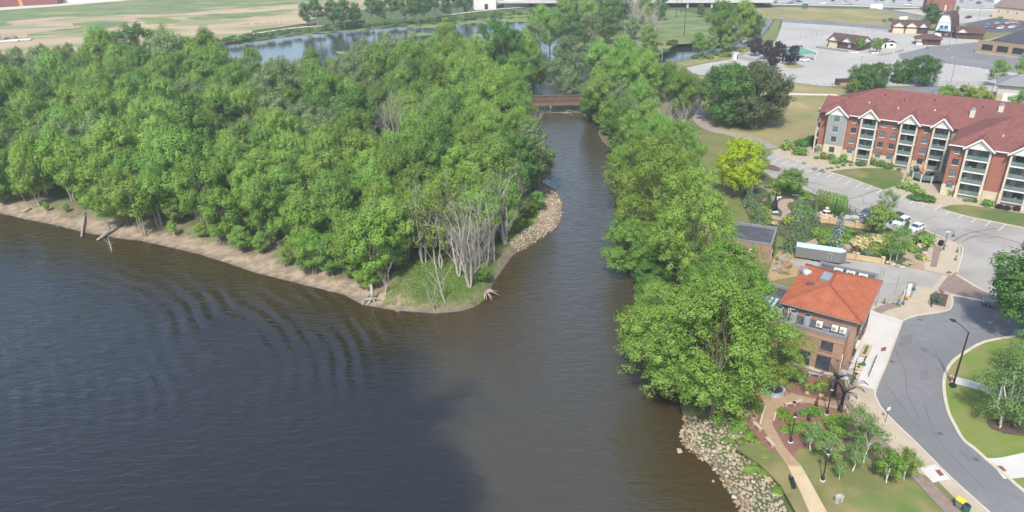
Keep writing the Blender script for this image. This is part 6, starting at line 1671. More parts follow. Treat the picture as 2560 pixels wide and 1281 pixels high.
bx('wall', M('shed_red', (0.22, 0.07, 0.06), (0.19, 0.06, 0.052), 0.1, 0.8), t, -60, 72, 0, 60, -0.5, 8.5); bx('roof', M('roof_silver', (0.52, 0.54, 0.57), (0.46, 0.48, 0.51), 0.06, 0.6), t, -60.5, 72.5, -0.5, 60, 8.5, 9.0); bx('orange_door', M('door_orange', (0.55, 0.25, 0.06), None), t, 38, 41, -0.06, 0.0, 0, 7)
t = thing('white_shed', 'pale metal shed joined to the red shed beyond the dirt field', 'building', G(128, 9), 0.19)
bx('wall', MATS['warehouse_white'], t, 2, 24, 1, 60, -0.5, 9.0); bx('wall', M('shed_pale', (0.50, 0.54, 0.58), None), t, 24.01, 105, 1, 60, -0.5, 7.5); bx('roof', MATS['roof_silver'], t, 1.7, 105.3, 0.7, 60, 9.0, 9.3)

# ---- bridges
def rail_bridge():
    a, b = G(1300, 266), G(1500, 262)
    a, b = Vector((a.x, a.y, 0)), Vector((b.x, b.y, 0))
    t = thing('rail_bridge', 'rust-red steel girder rail bridge across the channel', 'bridge', (a.x, a.y, 0), math.atan2(b.y - a.y, b.x - a.x))
    L = (b - a).length + 8
    RUST = M('rust', (0.105, 0.06, 0.044), (0.145, 0.09, 0.067), 0.6, 0.9, detail=7); RUSTP = M('rust_pale', (0.18, 0.125, 0.095), (0.145, 0.097, 0.073), 0.8, 0.9, detail=7)
    bx('girder', RUST, t, -4, L, 0.0, 0.35, 0.2, 2.3); bx('girder', RUST, t, -4, L, 4.6, 4.95, 0.2, 2.6)
    bx('flange', RUSTP, t, -4, L, -0.15, 0.5, 2.3, 2.42); bx('flange', RUSTP, t, -4, L, 4.45, 5.1, 2.6, 2.72)
    bx('deck', M('ties', (0.16, 0.11, 0.08), (0.12, 0.085, 0.065), 1, 0.9), t, -4, L, 0.36, 4.59, 0.7, 1.0)
    bx('lower_beam', RUSTP, t, -4, L, -0.3, 0.0, 0.1, 0.95)
    for i in range(int(L / 1.6)): bx('stiffener', RUSTP, t, -3.5 + i * 1.6, -3.38 + i * 1.6, -0.12, -0.001, 0.96, 2.29)
    for y in (1.6, 3.1): MB().bar((-4, y, 1.07), (L, y, 1.07), 0.1, 0.14).build('rail', RUST, t)
    for px in (11.5, 24.0):
        p = bx('pier', M('pier_timber', (0.26, 0.20, 0.15), (0.20, 0.155, 0.115), 1, 0.9), t, px - 0.5, px + 0.5, -0.2, 5.2, -0.7, 0.08)
        for q in range(4): MB().tube([(px - 0.1, 0.2 + q * 1.5, -4.5), (px, 0.2 + q * 1.5, -0.6)], 0.2, 7).build('pile', MATS['pier_timber'], p)
    rr2 = random.Random(9)
    for k in range(14):
        p = a + (b - a) * rr2.uniform(0.28, 0.75) + Vector((0, -rr2.uniform(0.5, 3.5), WZ + rr2.uniform(0.0, 0.3)))
        d = Vector((rr2.uniform(-1, 1), -0.5, rr2.uniform(0.0, 0.5))).normalized() * rr2.uniform(2, 6)
        o = MB().tube([(0, 0, 0), d * 0.5, d], [0.14, 0.12, 0.05], 5).build('drift_log', DRIFT); o.location = p; tag(o, 'driftwood log jammed under the rail bridge pier', 'log', 'logs jammed at the bridge pier')
rail_bridge()
t = thing('highway_overpass', 'concrete highway overpass with pale piers over the creek', 'bridge', G(1652, 20), 0.0)
e = G(1910, 20) - G(1652, 20); t.rotation_euler = (0, 0, math.atan2(e.y, e.x))
bx('deck', MATS['highway_concrete'], t, -130, e.length + 6, 0, 26, 3.2, 4.4); bx('parapet', CONC_NEW, t, -130, e.length + 6, -0.4, 0.0, 3.4, 5.2)
for x in (3, 19, 36, 54): MB().bar((x, 1.5, -3), (x, 1.5, 3.2), 1.3).build('pier', COLUMN, t)
bx('abutment', DARKG, t, -30, e.length, 14, 15, -3, 3.19)

# ------------------------------------------------------------------ street furniture
LAMPGLASS = M('lamp_glass', (0.72, 0.72, 0.68), None, rough=0.3)
def head(px, py, px2, py2):
    a, b = G(px, py), G(px2, py2)
    return math.atan2(b.y - a.y, b.x - a.x)
def park_lamp(px, py, label):
    t = thing('park_lamp', label, 'lamp post', G(px, py), 0, 'black park lamps')
    MB().lathe([(0.34, -0.2), (0.34, 0.16), (0.3, 0.2)], 12).build('footing', CONC_NEW, t)
    MB().lathe([(0.25, 0.2), (0.24, 0.45), (0.15, 0.7), (0.09, 0.95), (0.075, 4.1), (0.11, 4.2)], 10).build('pole', BLACK, t)
    MB().lathe([(0.14, 4.2), (0.2, 4.3), (0.22, 4.5), (0.2, 4.55)], 10).build('globe', LAMPGLASS, t)
    MB().lathe([(0.28, 4.55), (0.24, 4.72), (0.12, 4.95), (0.03, 5.1)], 10).build('cap', BLACK, t)
park_lamp(1976, 1106, 'black lamp post in the red mulch beside the tan path')
park_lamp(2067, 1037, 'black lamp post in front of the metal palm sculptures')
park_lamp(2056, 1202, 'black lamp post standing on the open lawn')
t = thing('street_lamp', 'tall black street lamp on the inside of the road curve', 'street lamp', G(2381, 968))
MB().box(-0.35, 0.35, -0.35, 0.35, -0.2, 0.55).build('base', BLACK, t); MB().lathe([(0.16, 0.5), (0.09, 9.6)], 8).build('pole', BLACK, t)
dr_ = (G(2372, 806, 10) - G(2418, 826, 10)); dr_ = Vector((dr_.x, dr_.y, 0)).normalized()
MB().tube([(0, 0, 9.4), dr_ * 1.0 + Vector((0, 0, 10.0)), dr_ * 2.0 + Vector((0, 0, 10.3))], 0.06, 6).build('arm', BLACK, t)
MB().tube([dr_ * 1.9 + Vector((0, 0, 10.28)), dr_ * 2.3 + Vector((0, 0, 10.33)), dr_ * 2.9 + Vector((0, 0, 10.28))], [0.1, 0.24, 0.1], 8).build('lamp_head', BLACK, t)
def hook_lamp(px, py, ang, label, h=5.0):
    t = thing('crook_lamp', label, 'lamp post', G(px, py), ang, 'green crook-necked lamps')
    MB().box(-0.42, 0.42, -0.42, 0.42, -0.1, 0.42).build('plinth', BEIGE, t)
    MB().lathe([(0.26, 0.42), (0.2, 0.8), (0.09, 1.1), (0.075, h - 0.9)], 10).build('pole', GREENM, t)
    MB().tube([(0, 0, h - 0.95)] + [(0.55 - 0.55 * math.cos(q), 0, h - 0.6 + 0.6 * math.sin(q)) for q in [i * math.pi / 7 for i in range(8)]] + [(1.1, 0, h - 0.9)], 0.05, 6).build('crook', GREENM, t)
    MB().lathe([(0.36, h - 1.5), (0.26, h - 1.2), (0.1, h - 0.9)], 10, (1.1, 0, 0)).build('lamp_shade', GREENM, t)
    return t
hook_lamp(2357, 629, -0.3, 'green crook-necked lamp by the corner of the car park')
t = hook_lamp(2256, 767, -0.25, 'green crook-necked lamp on the plaza by the building')
hook_lamp(2127, 966, -0.1, 'green crook-necked lamp in front of the white walkway', 5.4)
t = thing('lamp_banner_sign', 'white sign box strapped to the car park lamp', 'sign', G(2357, 629) + Vector((0, 0, 4.3))); MB().box(-0.35, 0.35, -0.12, -0.09, 0, 0.3).build('panel', FRAME_W, t); MB().box(-0.05, 0.05, -0.09, -0.076, 0.05, 0.25).build('bracket', BLACK, t)
def pole_lamp(px, py, h, label, arm=0.0, mat=None):
    t = thing('lot_lamp', label, 'street lamp', G(px, py), 0, 'lamp posts around the lots')
    MB().lathe([(0.32, -0.1), (0.32, 0.5)], 8).build('base', CONC_NEW, t); MB().lathe([(0.14, 0.5), (0.09, h)], 6).build('pole', mat or COPING, t)
    MB().box(-0.35, 0.8 + arm, -0.2, 0.2, h, h + 0.16).build('lamp_head', mat or COPING, t)
for px, py, h, lab in ((2376, 211, 9, 'tall dark lamp post by the fence behind the apartments'), (2380, 144, 8.5, 'lamp post at the edge of the dark office lot'), (2370, 125, 8.5, 'lamp post where the pale lot meets the office lot'), (2150, 172, 5, 'lamp post in the middle of the pale lot'), (2338, 237, 6, 'short lamp post beside the dome-shaped tree'), (2474, 247, 5, 'small lamp post near the grey-roofed house'), (2548, 164, 5, 'lamp post in front of the office windows'), (1953, 45, 9, 'lamp post at the corner of the dry verge'), (2440, 74, 12, 'tall pale pole by the church car park'), (2445, 22, 11, 'tall pole beyond the red brick warehouse'), (2084, 13, 11, 'pole beside the highway before the mint roof'), (2250, 12, 11, 'pole beside the highway beyond the verge'), (1929, 56, 4, 'short lamp by the bike path'), (2186, 83, 4, 'thin post in the fairground lot'), (1902, 180, 4, 'short post behind the purple trees')):
    pole_lamp(px, py, h, lab)
for px, py, h, lab in ((1710, 88, 17, 'tall dark utility pole on the creek meadow'), (1690, 45, 16, 'utility pole by the overpass pier'), (1702, 35, 14, 'utility pole under the overpass'), (1655, 148, 6, 'pale metal pole at the creek bank'), (1714, 158, 5, 'thin pole on the creek wall')):
    t = thing('utility_pole', lab, 'utility pole', G(px, py), 0, 'utility poles')
    MB().lathe([(0.2, -0.8), (0.13, h)], 6).build('pole', GALV if px in (1655, 1714) else BLACK, t); MB().box(-0.8, 0.8, -0.06, 0.06, h - 0.9, h - 0.75).build('crossarm', TIMBER, t)
def bollard(px, py, label):
    t = thing('bollard', label, 'bollard', G(px, py), 0, 'green bollards')
    MB().lathe([(0.3, 0.0), (0.28, 0.2), (0.16, 0.45), (0.1, 0.6), (0.09, 1.1), (0.02, 1.3)], 10).build('post', GREENM, t); MB().lathe([(0.33, -0.02), (0.33, 0.03)], 10).build('foot', BLACK, t)
bollard(2392, 632, 'green bollard at the car park corner, upper of two'); bollard(2388, 652, 'green bollard at the car park corner, lower of two'); bollard(2334, 597, 'green bollard beside the round clipped shrub'); bollard(2210, 760, 'green bollard ending the chain by the plaza'); bollard(2243, 764, 'green bollard beside the plaza lamp')
def bin_(name, px, py, label, r=0.34, h=0.95, mat=None):
    t = thing(name, label, 'trash can', G(px, py))
    MB().lathe([(r * 0.85, 0.06), (r, 0.2), (r, h * 0.85), (r * 1.04, h)], 12).build('body', mat or BLACK, t); MB().lathe([(r * 0.8, h + 0.002), (r * 0.75, h - 0.18)], 12).build('rim', DARKG, t)
    for k in range(12):
        a = k * math.pi / 6; MB().bar((r * 1.03 * math.cos(a), r * 1.03 * math.sin(a), 0.12), (r * 1.06 * math.cos(a), r * 1.06 * math.sin(a), h), 0.04).build('slat', mat or BLACK, t)
bin_('trash_can', 2351, 615, 'dark trash can between the clipped shrub and the lamp', 0.45, 1.2); bin_('trash_can', 2413, 1278, 'green-rimmed mesh trash can at the picture edge', 0.4, 0.95, GREENM)
t = thing('wheelie_bin', 'grey wheeled bin with a bright yellow lid', 'bin', G(2397, 1268), 0.5)
MB().add([(-0.28, -0.3, 0.1), (0.28, -0.3, 0.1), (0.28, 0.3, 0.1), (-0.28, 0.3, 0.1), (-0.36, -0.4, 1.05), (0.36, -0.4, 1.05), (0.36, 0.4, 1.05), (-0.36, 0.4, 1.05)], [(0, 3, 2, 1), (4, 5, 6, 7), (0, 1, 5, 4), (1, 2, 6, 5), (2, 3, 7, 6), (3, 0, 4, 7)]).build('body', M('bin_grey', (0.17, 0.19, 0.21), None), t)
MB().box(-0.42, 0.42, -0.46, 0.46, 1.055, 1.16).build('lid', M('lid_yellow', (0.75, 0.55, 0.03), (0.7, 0.5, 0.03), 3, 0.5), t)
for s in (-1, 1): MB().tube([(s * 0.3, 0.36, 0.14), (s * 0.38, 0.36, 0.14)], 0.14, 10).build('wheel', BLACK, t)
def bench(px, py, px2, py2, label, mat=None):
    a, b = G(px, py), G(px2, py2); L = max((b - a).length, 1.7)
    t = thing('bench', label, 'bench', (a + b) / 2, math.atan2(b.y - a.y, b.x - a.x), 'stone park benches')
    MB().box(-L / 2, L / 2, -0.24, 0.24, 0.42, 0.53).build('seat', mat or BEIGE, t)
    for s in (-1, 1): MB().box(s * L * 0.36 - 0.12, s * L * 0.36 + 0.12, -0.2, 0.2, -0.05, 0.419).build('leg', mat or BEIGE, t)
bench(1884, 1062, 1902, 1080, 'stone bench by the path beside the round planter'); bench(1916, 1101, 1933, 1120, 'stone bench lowest along the path by the rocks'); bench(1965, 1016, 1985, 1014, 'stone bench on the mulch corner, nearer the path junction'); bench(1984, 1014, 2002, 1008, 'stone bench on the mulch corner, nearer the palm sculptures'); bench(1910, 950, 1928, 951, 'stone bench beside the wall fountain under the big tree'); bench(2020, 938, 2052, 945, 'grey bench against the brick wall', M('bench_grey', (0.30, 0.30, 0.30), None)); bench(1983, 492, 1993, 493, 'white garden bench on the curved garden path', FRAME_W); bench(1943, 500, 1950, 497, 'white garden bench beside the iron tower', FRAME_W)
def pot(px, py, label):
    t = thing('planter_pot', label, 'planter', G(px, py))
    MB().lathe([(0.3, 0.0), (0.36, 0.2), (0.48, 0.62), (0.5, 0.7)], 14).build('bowl', BEIGE, t); MB().lathe([(0.42, 0.702), (0.1, 0.74)], 12).build('soil', MULCHB, t)
pot(1883, 1050, 'round tapered concrete planter by the path'); pot(1866, 1040, 'concrete planter half hidden under the big tree')
t = thing('tipped_bench', 'black metal bench seat standing at the edge of the limestone path', 'bench', G(1981, 1212), head(1976, 1195, 1985, 1225))
MB().box(-0.9, 0.9, -0.25, 0.25, 0.42, 0.47).build('seat', BLACK, t)
MB().box(-0.9, 0.9, -0.3, -0.25, 0.5, 0.95).build('backrest', BLACK, t)
for s in (-0.75, 0.75): MB().box(s - 0.04, s + 0.04, -0.28, 0.24, 0.0, 0.41).build('leg', BLACK, t)
t = thing('stone_marker', 'small grey stone arch marker on the lawn', 'monument', G(2096, 1256), 0.25)
for x in (-0.32, 0.32): MB().box(x - 0.13, x + 0.13, -0.18, 0.18, 0, 0.75).build('leg', M('marker_grey', (0.42, 0.42, 0.40), (0.34, 0.34, 0.33), 3, 0.9), t)
MB().yprism([(-0.5, 0.75), (0.5, 0.75), (0.45, 1.05), (0.0, 1.18), (-0.45, 1.05)], -0.2, 0.2).build('cap', MATS['marker_grey'], t)
t = thing('sign_post', 'white parking sign on a thin brown post by the kerb', 'sign', G(2213, 1056), 0.2)
MB().bar((0, 0, -0.1), (0, 0, 2.6), 0.06).build('post', TIMBER, t); MB().box(-0.24, 0.24, -0.05, -0.03, 2.05, 2.65).build('panel', FRAME_W, t); MB().box(-0.04, 0.04, -0.056, -0.051, 2.15, 2.55).build('mark', COPING, t)
# metal palm sculptures
def palm(px, py, label, seed):
    r = random.Random(seed)
    t = thing('palm_sculpture', label, 'sculpture', G(px, py), 0, 'black metal palm sculptures'); t.scale = (1.25, 1.25, 1.25)
    for k in range(7):
        a = k * 0.9; MB().tube([(0.28 * math.cos(a), 0.28 * math.sin(a), 0), (0.12 * math.cos(a), 0.12 * math.sin(a), 1.2), (0.16 * math.cos(a), 0.16 * math.sin(a), 2.6)], 0.05, 5).build('trunk_rod', BLACK, t)
    for k in range(10):
        a = k * 0.63 + r.uniform(-0.2, 0.2); L = r.uniform(1.7, 2.5); h = r.uniform(1.0, 2.1)
        ctr = [(L * s_ * math.cos(a), L * s_ * math.sin(a), 2.5 + h * math.sin(s_ * 2.3) * 1.0) for s_ in (0, 0.25, 0.5, 0.75, 1.0)]
        f = MB().tube(ctr, 0.035, 4).build('frond', BLACK, t)
        sd = Vector((-math.sin(a), math.cos(a), 0))
        for off in (-1, -0.5, 0.5, 1):
            MB().tube([Vector(c) + sd * off * 0.3 * w for c, w in zip(ctr, (0.1, 1.0, 1.2, 0.9, 0.05))], 0.018, 3, False).build('frond_wire', BLACK, f)
palm(2100, 1030, 'black metal palm sculpture nearer the lamp post', 1); palm(2084, 992, 'black metal palm sculpture nearer the brick building', 2)
t = thing('figure_statue', 'slim dark bronze figure on the mulch beside the path', 'statue', G(2040, 1018))
MB().box(-0.25, 0.25, -0.25, 0.25, 0, 0.12).build('base', TIMBER, t); MB().lathe([(0.16, 0.12), (0.2, 0.6), (0.14, 1.0), (0.2, 1.35), (0.08, 1.5), (0.12, 1.62), (0.1, 1.75), (0.02, 1.82)], 9).build('figure', M('bronze', (0.10, 0.045, 0.03), (0.13, 0.06, 0.04), 3, 0.5), t, True)
t = thing('figure_statue', 'dark bronze figure among the ornamental grasses', 'statue', G(2022, 1052))
MB().box(-0.25, 0.25, -0.25, 0.25, 0, 0.12).build('base', TIMBER, t); MB().lathe([(0.18, 0.12), (0.22, 0.6), (0.12, 1.0), (0.2, 1.25), (0.08, 1.4), (0.12, 1.55), (0.02, 1.7)], 9).build('figure', MATS['bronze'], t, True)
t = thing('basin_fountain', 'round pale blue-grey stone fountain basin under the big tree', 'fountain', G(1934, 980))
MB().lathe([(1.5, 0.0), (1.55, 0.75), (1.3, 0.75), (1.25, 0.45)], 20).build('basin', M('basin_stone', (0.42, 0.48, 0.50), (0.36, 0.41, 0.43), 1, 0.8), t); MB().lathe([(1.24, 0.5), (0.0, 0.51)], 20).build('water_surface', MATS['window_glass'], t)
MB().lathe([(0.3, 0.4), (0.15, 0.8), (0.25, 1.2), (0.05, 1.4)], 10).build('jet', MATS['basin_stone'], t)
for k, (x, lab) in enumerate(((0, 'orange-flagged white barricade by the brick wall, nearer the trees'), (1.3, 'orange-flagged white barricade at the brick wall corner'))):
    t = thing('barricade', lab, 'barricade', G(2062 + 20 * k, 940 + 6 * k), -0.55, 'road barricades')
    for s in (-0.45, 0.45): MB().bar((s, -0.25, 0), (s, 0, 1.5), 0.06).bar((s, 0.25, 0), (s, 0, 1.5), 0.06).build('leg', FRAME_W, t)
    for z in (0.55, 0.95, 1.3): MB().box(-0.6, 0.6, -0.2 + z * 0.12, -0.17 + z * 0.12, z - 0.14, z + 0.14).build('board', FRAME_W, t)
    for s in (-0.3, 0.3): MB().lathe([(0.12, 1.5), (0.14, 1.7), (0.04, 1.78)], 8, (s, 0, 0)).build('beacon', M('beacon_orange', (0.8, 0.28, 0.03), None), t)
# walkway planters and rails beside the restaurant
def RP(x, y, z=0.0): return RM @ Vector((x, y, z))
for i, (y0, y1, lab) in enumerate(((-3.0, 0.4, 'cream planter box with small shrubs nearest the palm sculptures'), (1.4, 3.6, 'middle cream planter box beside the walkway'), (5.8, 9.5, 'cream planter box beside the entrance steps'))):
    t = thing('planter_box', lab, 'planter', RP(12.0, y0), RM.to_euler().z, 'planters along the walkway')
    MB().box(0, 1.1, 0, y1 - y0, -0.1, 0.5).build('box', BEIGE, t); MB().box(0.12, 0.98, 0.12, y1 - y0 - 0.12, 0.5, 0.53).build('soil', SANDP, t)
    n = int((y1 - y0) / 0.75)
    for k in range(n):
        o = put_tree('planter_shrub', 'shrubdark', RP(12.55, y0 + 0.45 + k * 0.75).xy, 'tiny clipped shrub in a walkway planter', 0.3, group='tiny shrubs in the walkway planters', cat='shrub', z=0.52, parts=('branches', 'foliage'))
for (x, y0, y1, lab) in ((14.3, 0.5, 6.5, 'long dark handrail in the middle of the white walkway'), (13.0, 3.0, 5.4, 'short dark handrail by the planter box')):
    t = thing('handrail', lab, 'handrail', RP(x, y0), RM.to_euler().z)
    MB().bar((0, 0, 1.0), (0, y1 - y0, 1.0), 0.06).build('rail', BLACK, t); MB().bar((0, 0, 0.55), (0, y1 - y0, 0.55), 0.04).build('midrail', BLACK, t)
    for k in range(5): MB().bar((0, (y1 - y0) * k / 4, 0), (0, (y1 - y0) * k / 4, 1.0), 0.05).build('post', BLACK, t)
    MB().box(-0.1, 0.1, -0.1, y1 - y0 + 0.1, -0.05, 0.22).build('kerb_wall', CONC_NEW, t)
t = thing('info_sign', 'green metal sign frame at the mulch planter', 'sign', G(2328, 770), head(2318, 772, 2332, 740))
for s in (0, 1.9): MB().bar((s, 0, 0), (s, 0, 2.4), 0.12).build('post', GREENM, t)
MB().box(0.1, 1.8, -0.05, 0.05, 0.5, 1.5).build('panel', GREENM, t); MB().box(-0.1, 2.0, -0.12, 0.12, 2.4, 2.52).build('cap', GREENM, t)
t = thing('green_mailbox', 'green metal box statue on the mulch planter', 'statue', G(2345, 760))
MB().box(-0.35, 0.35, -0.35, 0.35, 0, 0.15).build('base', BEIGE, t); MB().lathe([(0.3, 0.15), (0.42, 0.7), (0.38, 1.3), (0.2, 1.65), (0.05, 1.7)], 8).build('body', GREENM, t)
for k, (px, py, px2, py2, lab) in enumerate(((2276, 748, 2290, 716, 'leaning metal stair railing on the plaza'), (2190, 760, 2246, 764, 'low chain fence along the yard edge'))):
    a, b = G(px, py), G(px2, py2)
    t = thing('railing', lab, 'railing', a); d = b - a
    MB().bar((0, 0, 1.0), d + Vector((0, 0, 1.0)), 0.06).bar((0, 0, 0.5), d + Vector((0, 0, 0.5)), 0.04).build('rail', COPING, t)
    for q in range(5): MB().bar(d * q / 4, d * q / 4 + Vector((0, 0, 1.0)), 0.05).build('post', COPING, t)
t = thing('ship_sculpture', 'white metal sculpture with yellow base behind the plaza lamp', 'sculpture', G(2262, 745))
for k in range(4): MB().tube([(-0.3 + k * 0.3, 0, 0.4), (-0.1 + k * 0.3, 0.2, 1.4), (0.4 + k * 0.15, 0.3, 2.7)], 0.08, 5).build('rib', FRAME_W, t)
MB().lathe([(0.9, 0.0), (0.8, 0.25), (0.3, 0.45)], 10).build('base', M('ochre', (0.42, 0.30, 0.10), None), t)
t = thing('service_pole', 'thin grey pole standing in the service yard', 'pole', G(2190, 768)); MB().tube([(0, 0, 0), (0, 0, 7.6)], 0.06, 6).build('pole', GALV, t); MB().box(-0.15, 0.15, -0.15, 0.15, -0.05, 0.1).build('foot', CONC_NEW, t)

# ---- trailer, pipes, walls by the garden
t = thing('cargo_trailer', 'long grey enclosed trailer with a pale roof behind the restaurant', 'trailer', (57.6, 127.4, 0.0), math.atan2(-3.2, 6.6))
TL = 8.4
MB().prism([(0, 0), (TL, 0), (TL + 1.0, 1.1), (TL, 2.3), (0, 2.3)], 0.5, 2.75).build('body', M('trailer_grey', (0.155, 0.155, 0.155), (0.18, 0.18, 0.178), 2, 0.5, stretch=(6, 6, 0.5)), t)
MB().prism([(0, 0.01), (TL, 0.01), (TL + 0.98, 1.1), (TL, 2.29), (0, 2.29)], 2.752, 2.82).build('roof', M('trailer_roof', (0.52, 0.60, 0.66), (0.46, 0.54, 0.60), 0.6, 0.35), t)
for i in range(6): MB().box(i * TL / 6 + 0.5, i * TL / 6 + 0.54, 0.05, 2.25, 2.82, 2.85).build('roof_rib', GALV, t)
MB().box(6.0, 6.85, -0.03, 0.0, 0.6, 2.4).build('door', GALV, t); MB().box(6.07, 6.78, -0.045, -0.03, 0.67, 2.33).build('door_panel', MATS['trailer_grey'], t)
for x in (3.6, 4.6):
    for y in (0.05, 2.0): MB().tube([(x, y, 0.35), (x, y + 0.22, 0.35)], 0.35, 12).build('wheel', BLACK, t)
MB().bar((TL + 0.9, 1.1, 0.5), (TL + 2.0, 1.1, 0.45), 0.12).build('hitch', BLACK, t)
for k in range(4):
    o = MB().tube([(0, 0, 0), (5.2, -2.2, 0)], 0.11, 8).build('steel_pipe', GALV); o.location = G(1976 + k * 4, 655 + k * 4) + Vector((0, 0, 0.15)); tag(o, 'pale steel pipe lying in the bundle beside the trailer', 'pipe', 'steel pipes beside the trailer')
for i, (px, py, s) in enumerate(((1956, 652, 1.3), (1962, 668, 1.2), (1951, 664, 0.9), (1968, 648, 0.8), (1945, 676, 1.0), (1960, 684, 1.1))):
    o = MB().blob((0, 0, 0), (s, s * 0.8, s * 0.75), i, 0.7, 2).build('boulder', STONE[(1, 3)[i % 2]]); o.location = G(px, py) + Vector((0, 0, s * 0.35)); tag(o, 'brown boulder in the heap between trailer and restaurant', 'boulder', 'boulders beside the trailer')
sheet('dirt_corner', [(1915, 705), (1932, 652), (1950, 625), (1985, 630), (2010, 650), (2000, 690)], 3, M('dirt_yellow', (0.36, 0.27, 0.14), (0.30, 0.22, 0.12), 0.8, 0.95))
WALLB = M('wall_sandstone', (0.55, 0.41, 0.24), (0.48, 0.36, 0.21), 0.8, 0.9)
def garden_wall(pts, label, h=1.0):
    P = [G(*p) for p in pts]
    t = thing('garden_wall', label, 'wall', P[0]); o = P[0]
    for a, b in zip(P[:-1], P[1:]):
        MB().bar(a - o + Vector((0, 0, h / 2 - 0.1)), b - o + Vector((0, 0, h / 2 - 0.1)), 0.25, h + 0.2).build('panel', WALLB, t)
        MB().bar(a - o + Vector((0, 0, h + 0.06)), b - o + Vector((0, 0, h + 0.06)), 0.36, 0.1).build('coping', WALLB, t)
    for p in P:
        q = p - o
        MB().box(q.x - 0.28, q.x + 0.28, q.y - 0.28, q.y + 0.28, -0.2, h + 0.45).build('pillar', WALLB, t); MB().box(q.x - 0.34, q.x + 0.34, q.y - 0.34, q.y + 0.34, h + 0.452, h + 0.56).build('pillar_cap', WALLB, t)
garden_wall([(2085, 642), (2141, 650), (2205, 660)], 'sandstone garden wall between the service yard and garden'); garden_wall([(2050, 557), (2075, 558), (2140, 570), (2172, 576)], 'sandstone wall with pillars around the garden fountain')

# ------------------------------------------------------------------ the small show garden
sheet('garden_soil', [(1880, 430), (1925, 444), (2023, 481), (2109, 519), (2152, 542), (2231, 578), (2280, 592), (2312, 578), (2325, 600), (2322, 640), (2270, 650), (2262, 668), (2200, 660), (2085, 645), (1990, 612), (1950, 590), (1880, 560), (1850, 500)], 2, M('garden_cover', (0.075, 0.055, 0.04), (0.075, 0.105, 0.035), 0.35, 0.95, 0.6, 5, detail=9, contrast=(0.44, 0.52), bdist=0.15))
sheet('garden_turf', [(1925, 446), (2023, 483), (2030, 500), (1990, 492), (1950, 480), (1930, 465)], 3, LAWN_G)
strip('garden_walk', [(1900, 465), (1925, 474), (1935, 490), (1915, 505)], 2.2, 3.4, PAVER); strip('garden_walk', [(1985, 502), (1962, 504), (1956, 518), (1968, 532), (1960, 548), (1925, 542), (1905, 535)], 2.2, 3.5, M('walk_pink', (0.36, 0.26, 0.21), (0.31, 0.225, 0.18), 1, 0.9))
strip('garden_walk', [(2060, 580), (2055, 595), (2035, 606), (2020, 612)], 1.8, 3.4, TANP); strip('garden_walk', [(2130, 600), (2115, 610), (2110, 625)], 2.2, 3.4, MATS['walk_pink']); strip('garden_walk', [(2315, 665), (2290, 650), (2262, 638)], 2.4, 4.6, MATS['walk_pink'])
sheet('slate_court', [(2112, 540), (2140, 534), (2160, 548), (2152, 562), (2110, 554)], 3.6, M('slate', (0.12, 0.12, 0.13), (0.16, 0.16, 0.17), 2, 0.8))
t = thing('tiered_fountain', 'pink stone tiered fountain on a round paved court', 'fountain', G(2065, 540))
PINK = M('stone_pink', (0.55, 0.42, 0.36), (0.48, 0.36, 0.30), 1, 0.9)
MB().lathe([(2.6, -0.1), (2.6, 0.12), (2.5, 0.14)], 22).build('court', PINK, t); MB().lathe([(1.5, 0.14), (1.55, 0.6), (1.35, 0.6), (1.3, 0.4)], 18).build('basin', PINK, t); MB().lathe([(0.25, 0.4), (0.15, 1.0), (0.75, 1.2), (0.8, 1.3), (0.2, 1.35), (0.12, 1.8), (0.45, 1.95), (0.1, 2.0), (0.05, 2.4)], 14).build('tiers', FRAME_W, t)
for k, (px, py, r, lab) in enumerate(((2114, 545, 0.95, 'grey slate ring sculpture on the slate court, larger'), (2137, 546, 0.8, 'grey slate ring on the slate court, smaller'))):
    o = MB().lathe([(r, 0.02), (r + 0.16, 0.02), (r + 0.16, 0.3), (r, 0.3)], 16).build('stone_ring', MATS['marker_grey']); o.location = G(px, py) + Vector((0, 0, 0.08)); tag(o, lab, 'stone ring')
t = thing('iron_tower', 'small black lattice tower statue on a white base', 'statue', G(1935, 529))
MB().box(-0.9, 0.9, -0.9, 0.9, -0.1, 0.2).build('base', FRAME_W, t)
for sx in (-1, 1):
    for sy in (-1, 1): MB().tube([(sx * 0.85, sy * 0.85, 0.2), (sx * 0.35, sy * 0.35, 1.5), (sx * 0.12, sy * 0.12, 3.2), (0, 0, 5.0)], [0.16, 0.12, 0.08, 0.03], 4).build('leg', BLACK, t)
for z, w in ((1.2, 0.5), (2.2, 0.3)): MB().box(-w, w, -w, w, z, z + 0.16).build('platform', BLACK, t)
for z in (0.5, 0.85): MB().box(-0.7 + z * 0.2, 0.7 - z * 0.2, -0.7 + z * 0.2, 0.7 - z * 0.2, z, z + 0.08).build('brace', BLACK, t)
hk = hook_lamp(2086, 548, 1.2, 'green lamp post at the end of the clipped hedge', 4.6)
def hedge():
    rng = np.random.RandomState(8)
    a, b = G(2036, 528), G(2110, 548)
    t = thing('arborvitae_hedge', 'tall clipped evergreen hedge sheltering the fountain', 'hedge', a, math.atan2(b.y - a.y, b.x - a.x))
    L = (b - a).length
    n = 9
    for i in range(n):
        m = 1300
        e = rdir(rng, m)
        C = np.stack([L * (i + 0.5) / n + e[:, 0] * 0.62, e[:, 1] * 0.75, 2.9 + e[:, 2] * 2.8 * rng.uniform(0.8, 1.02, m)], 1)
        C[:, 2] = np.maximum(C[:, 2], 0.05)
        link('foliage', leaves_mesh('foliage', C, e + rng.normal(size=(m, 3)) * 0.3, 0.2, LF['shrub'], rng), t)
    MB().bar((0, 0, -0.05), (L, 0, -0.05), 0.3).build('root_bed', MULCHB, t)
hedge()
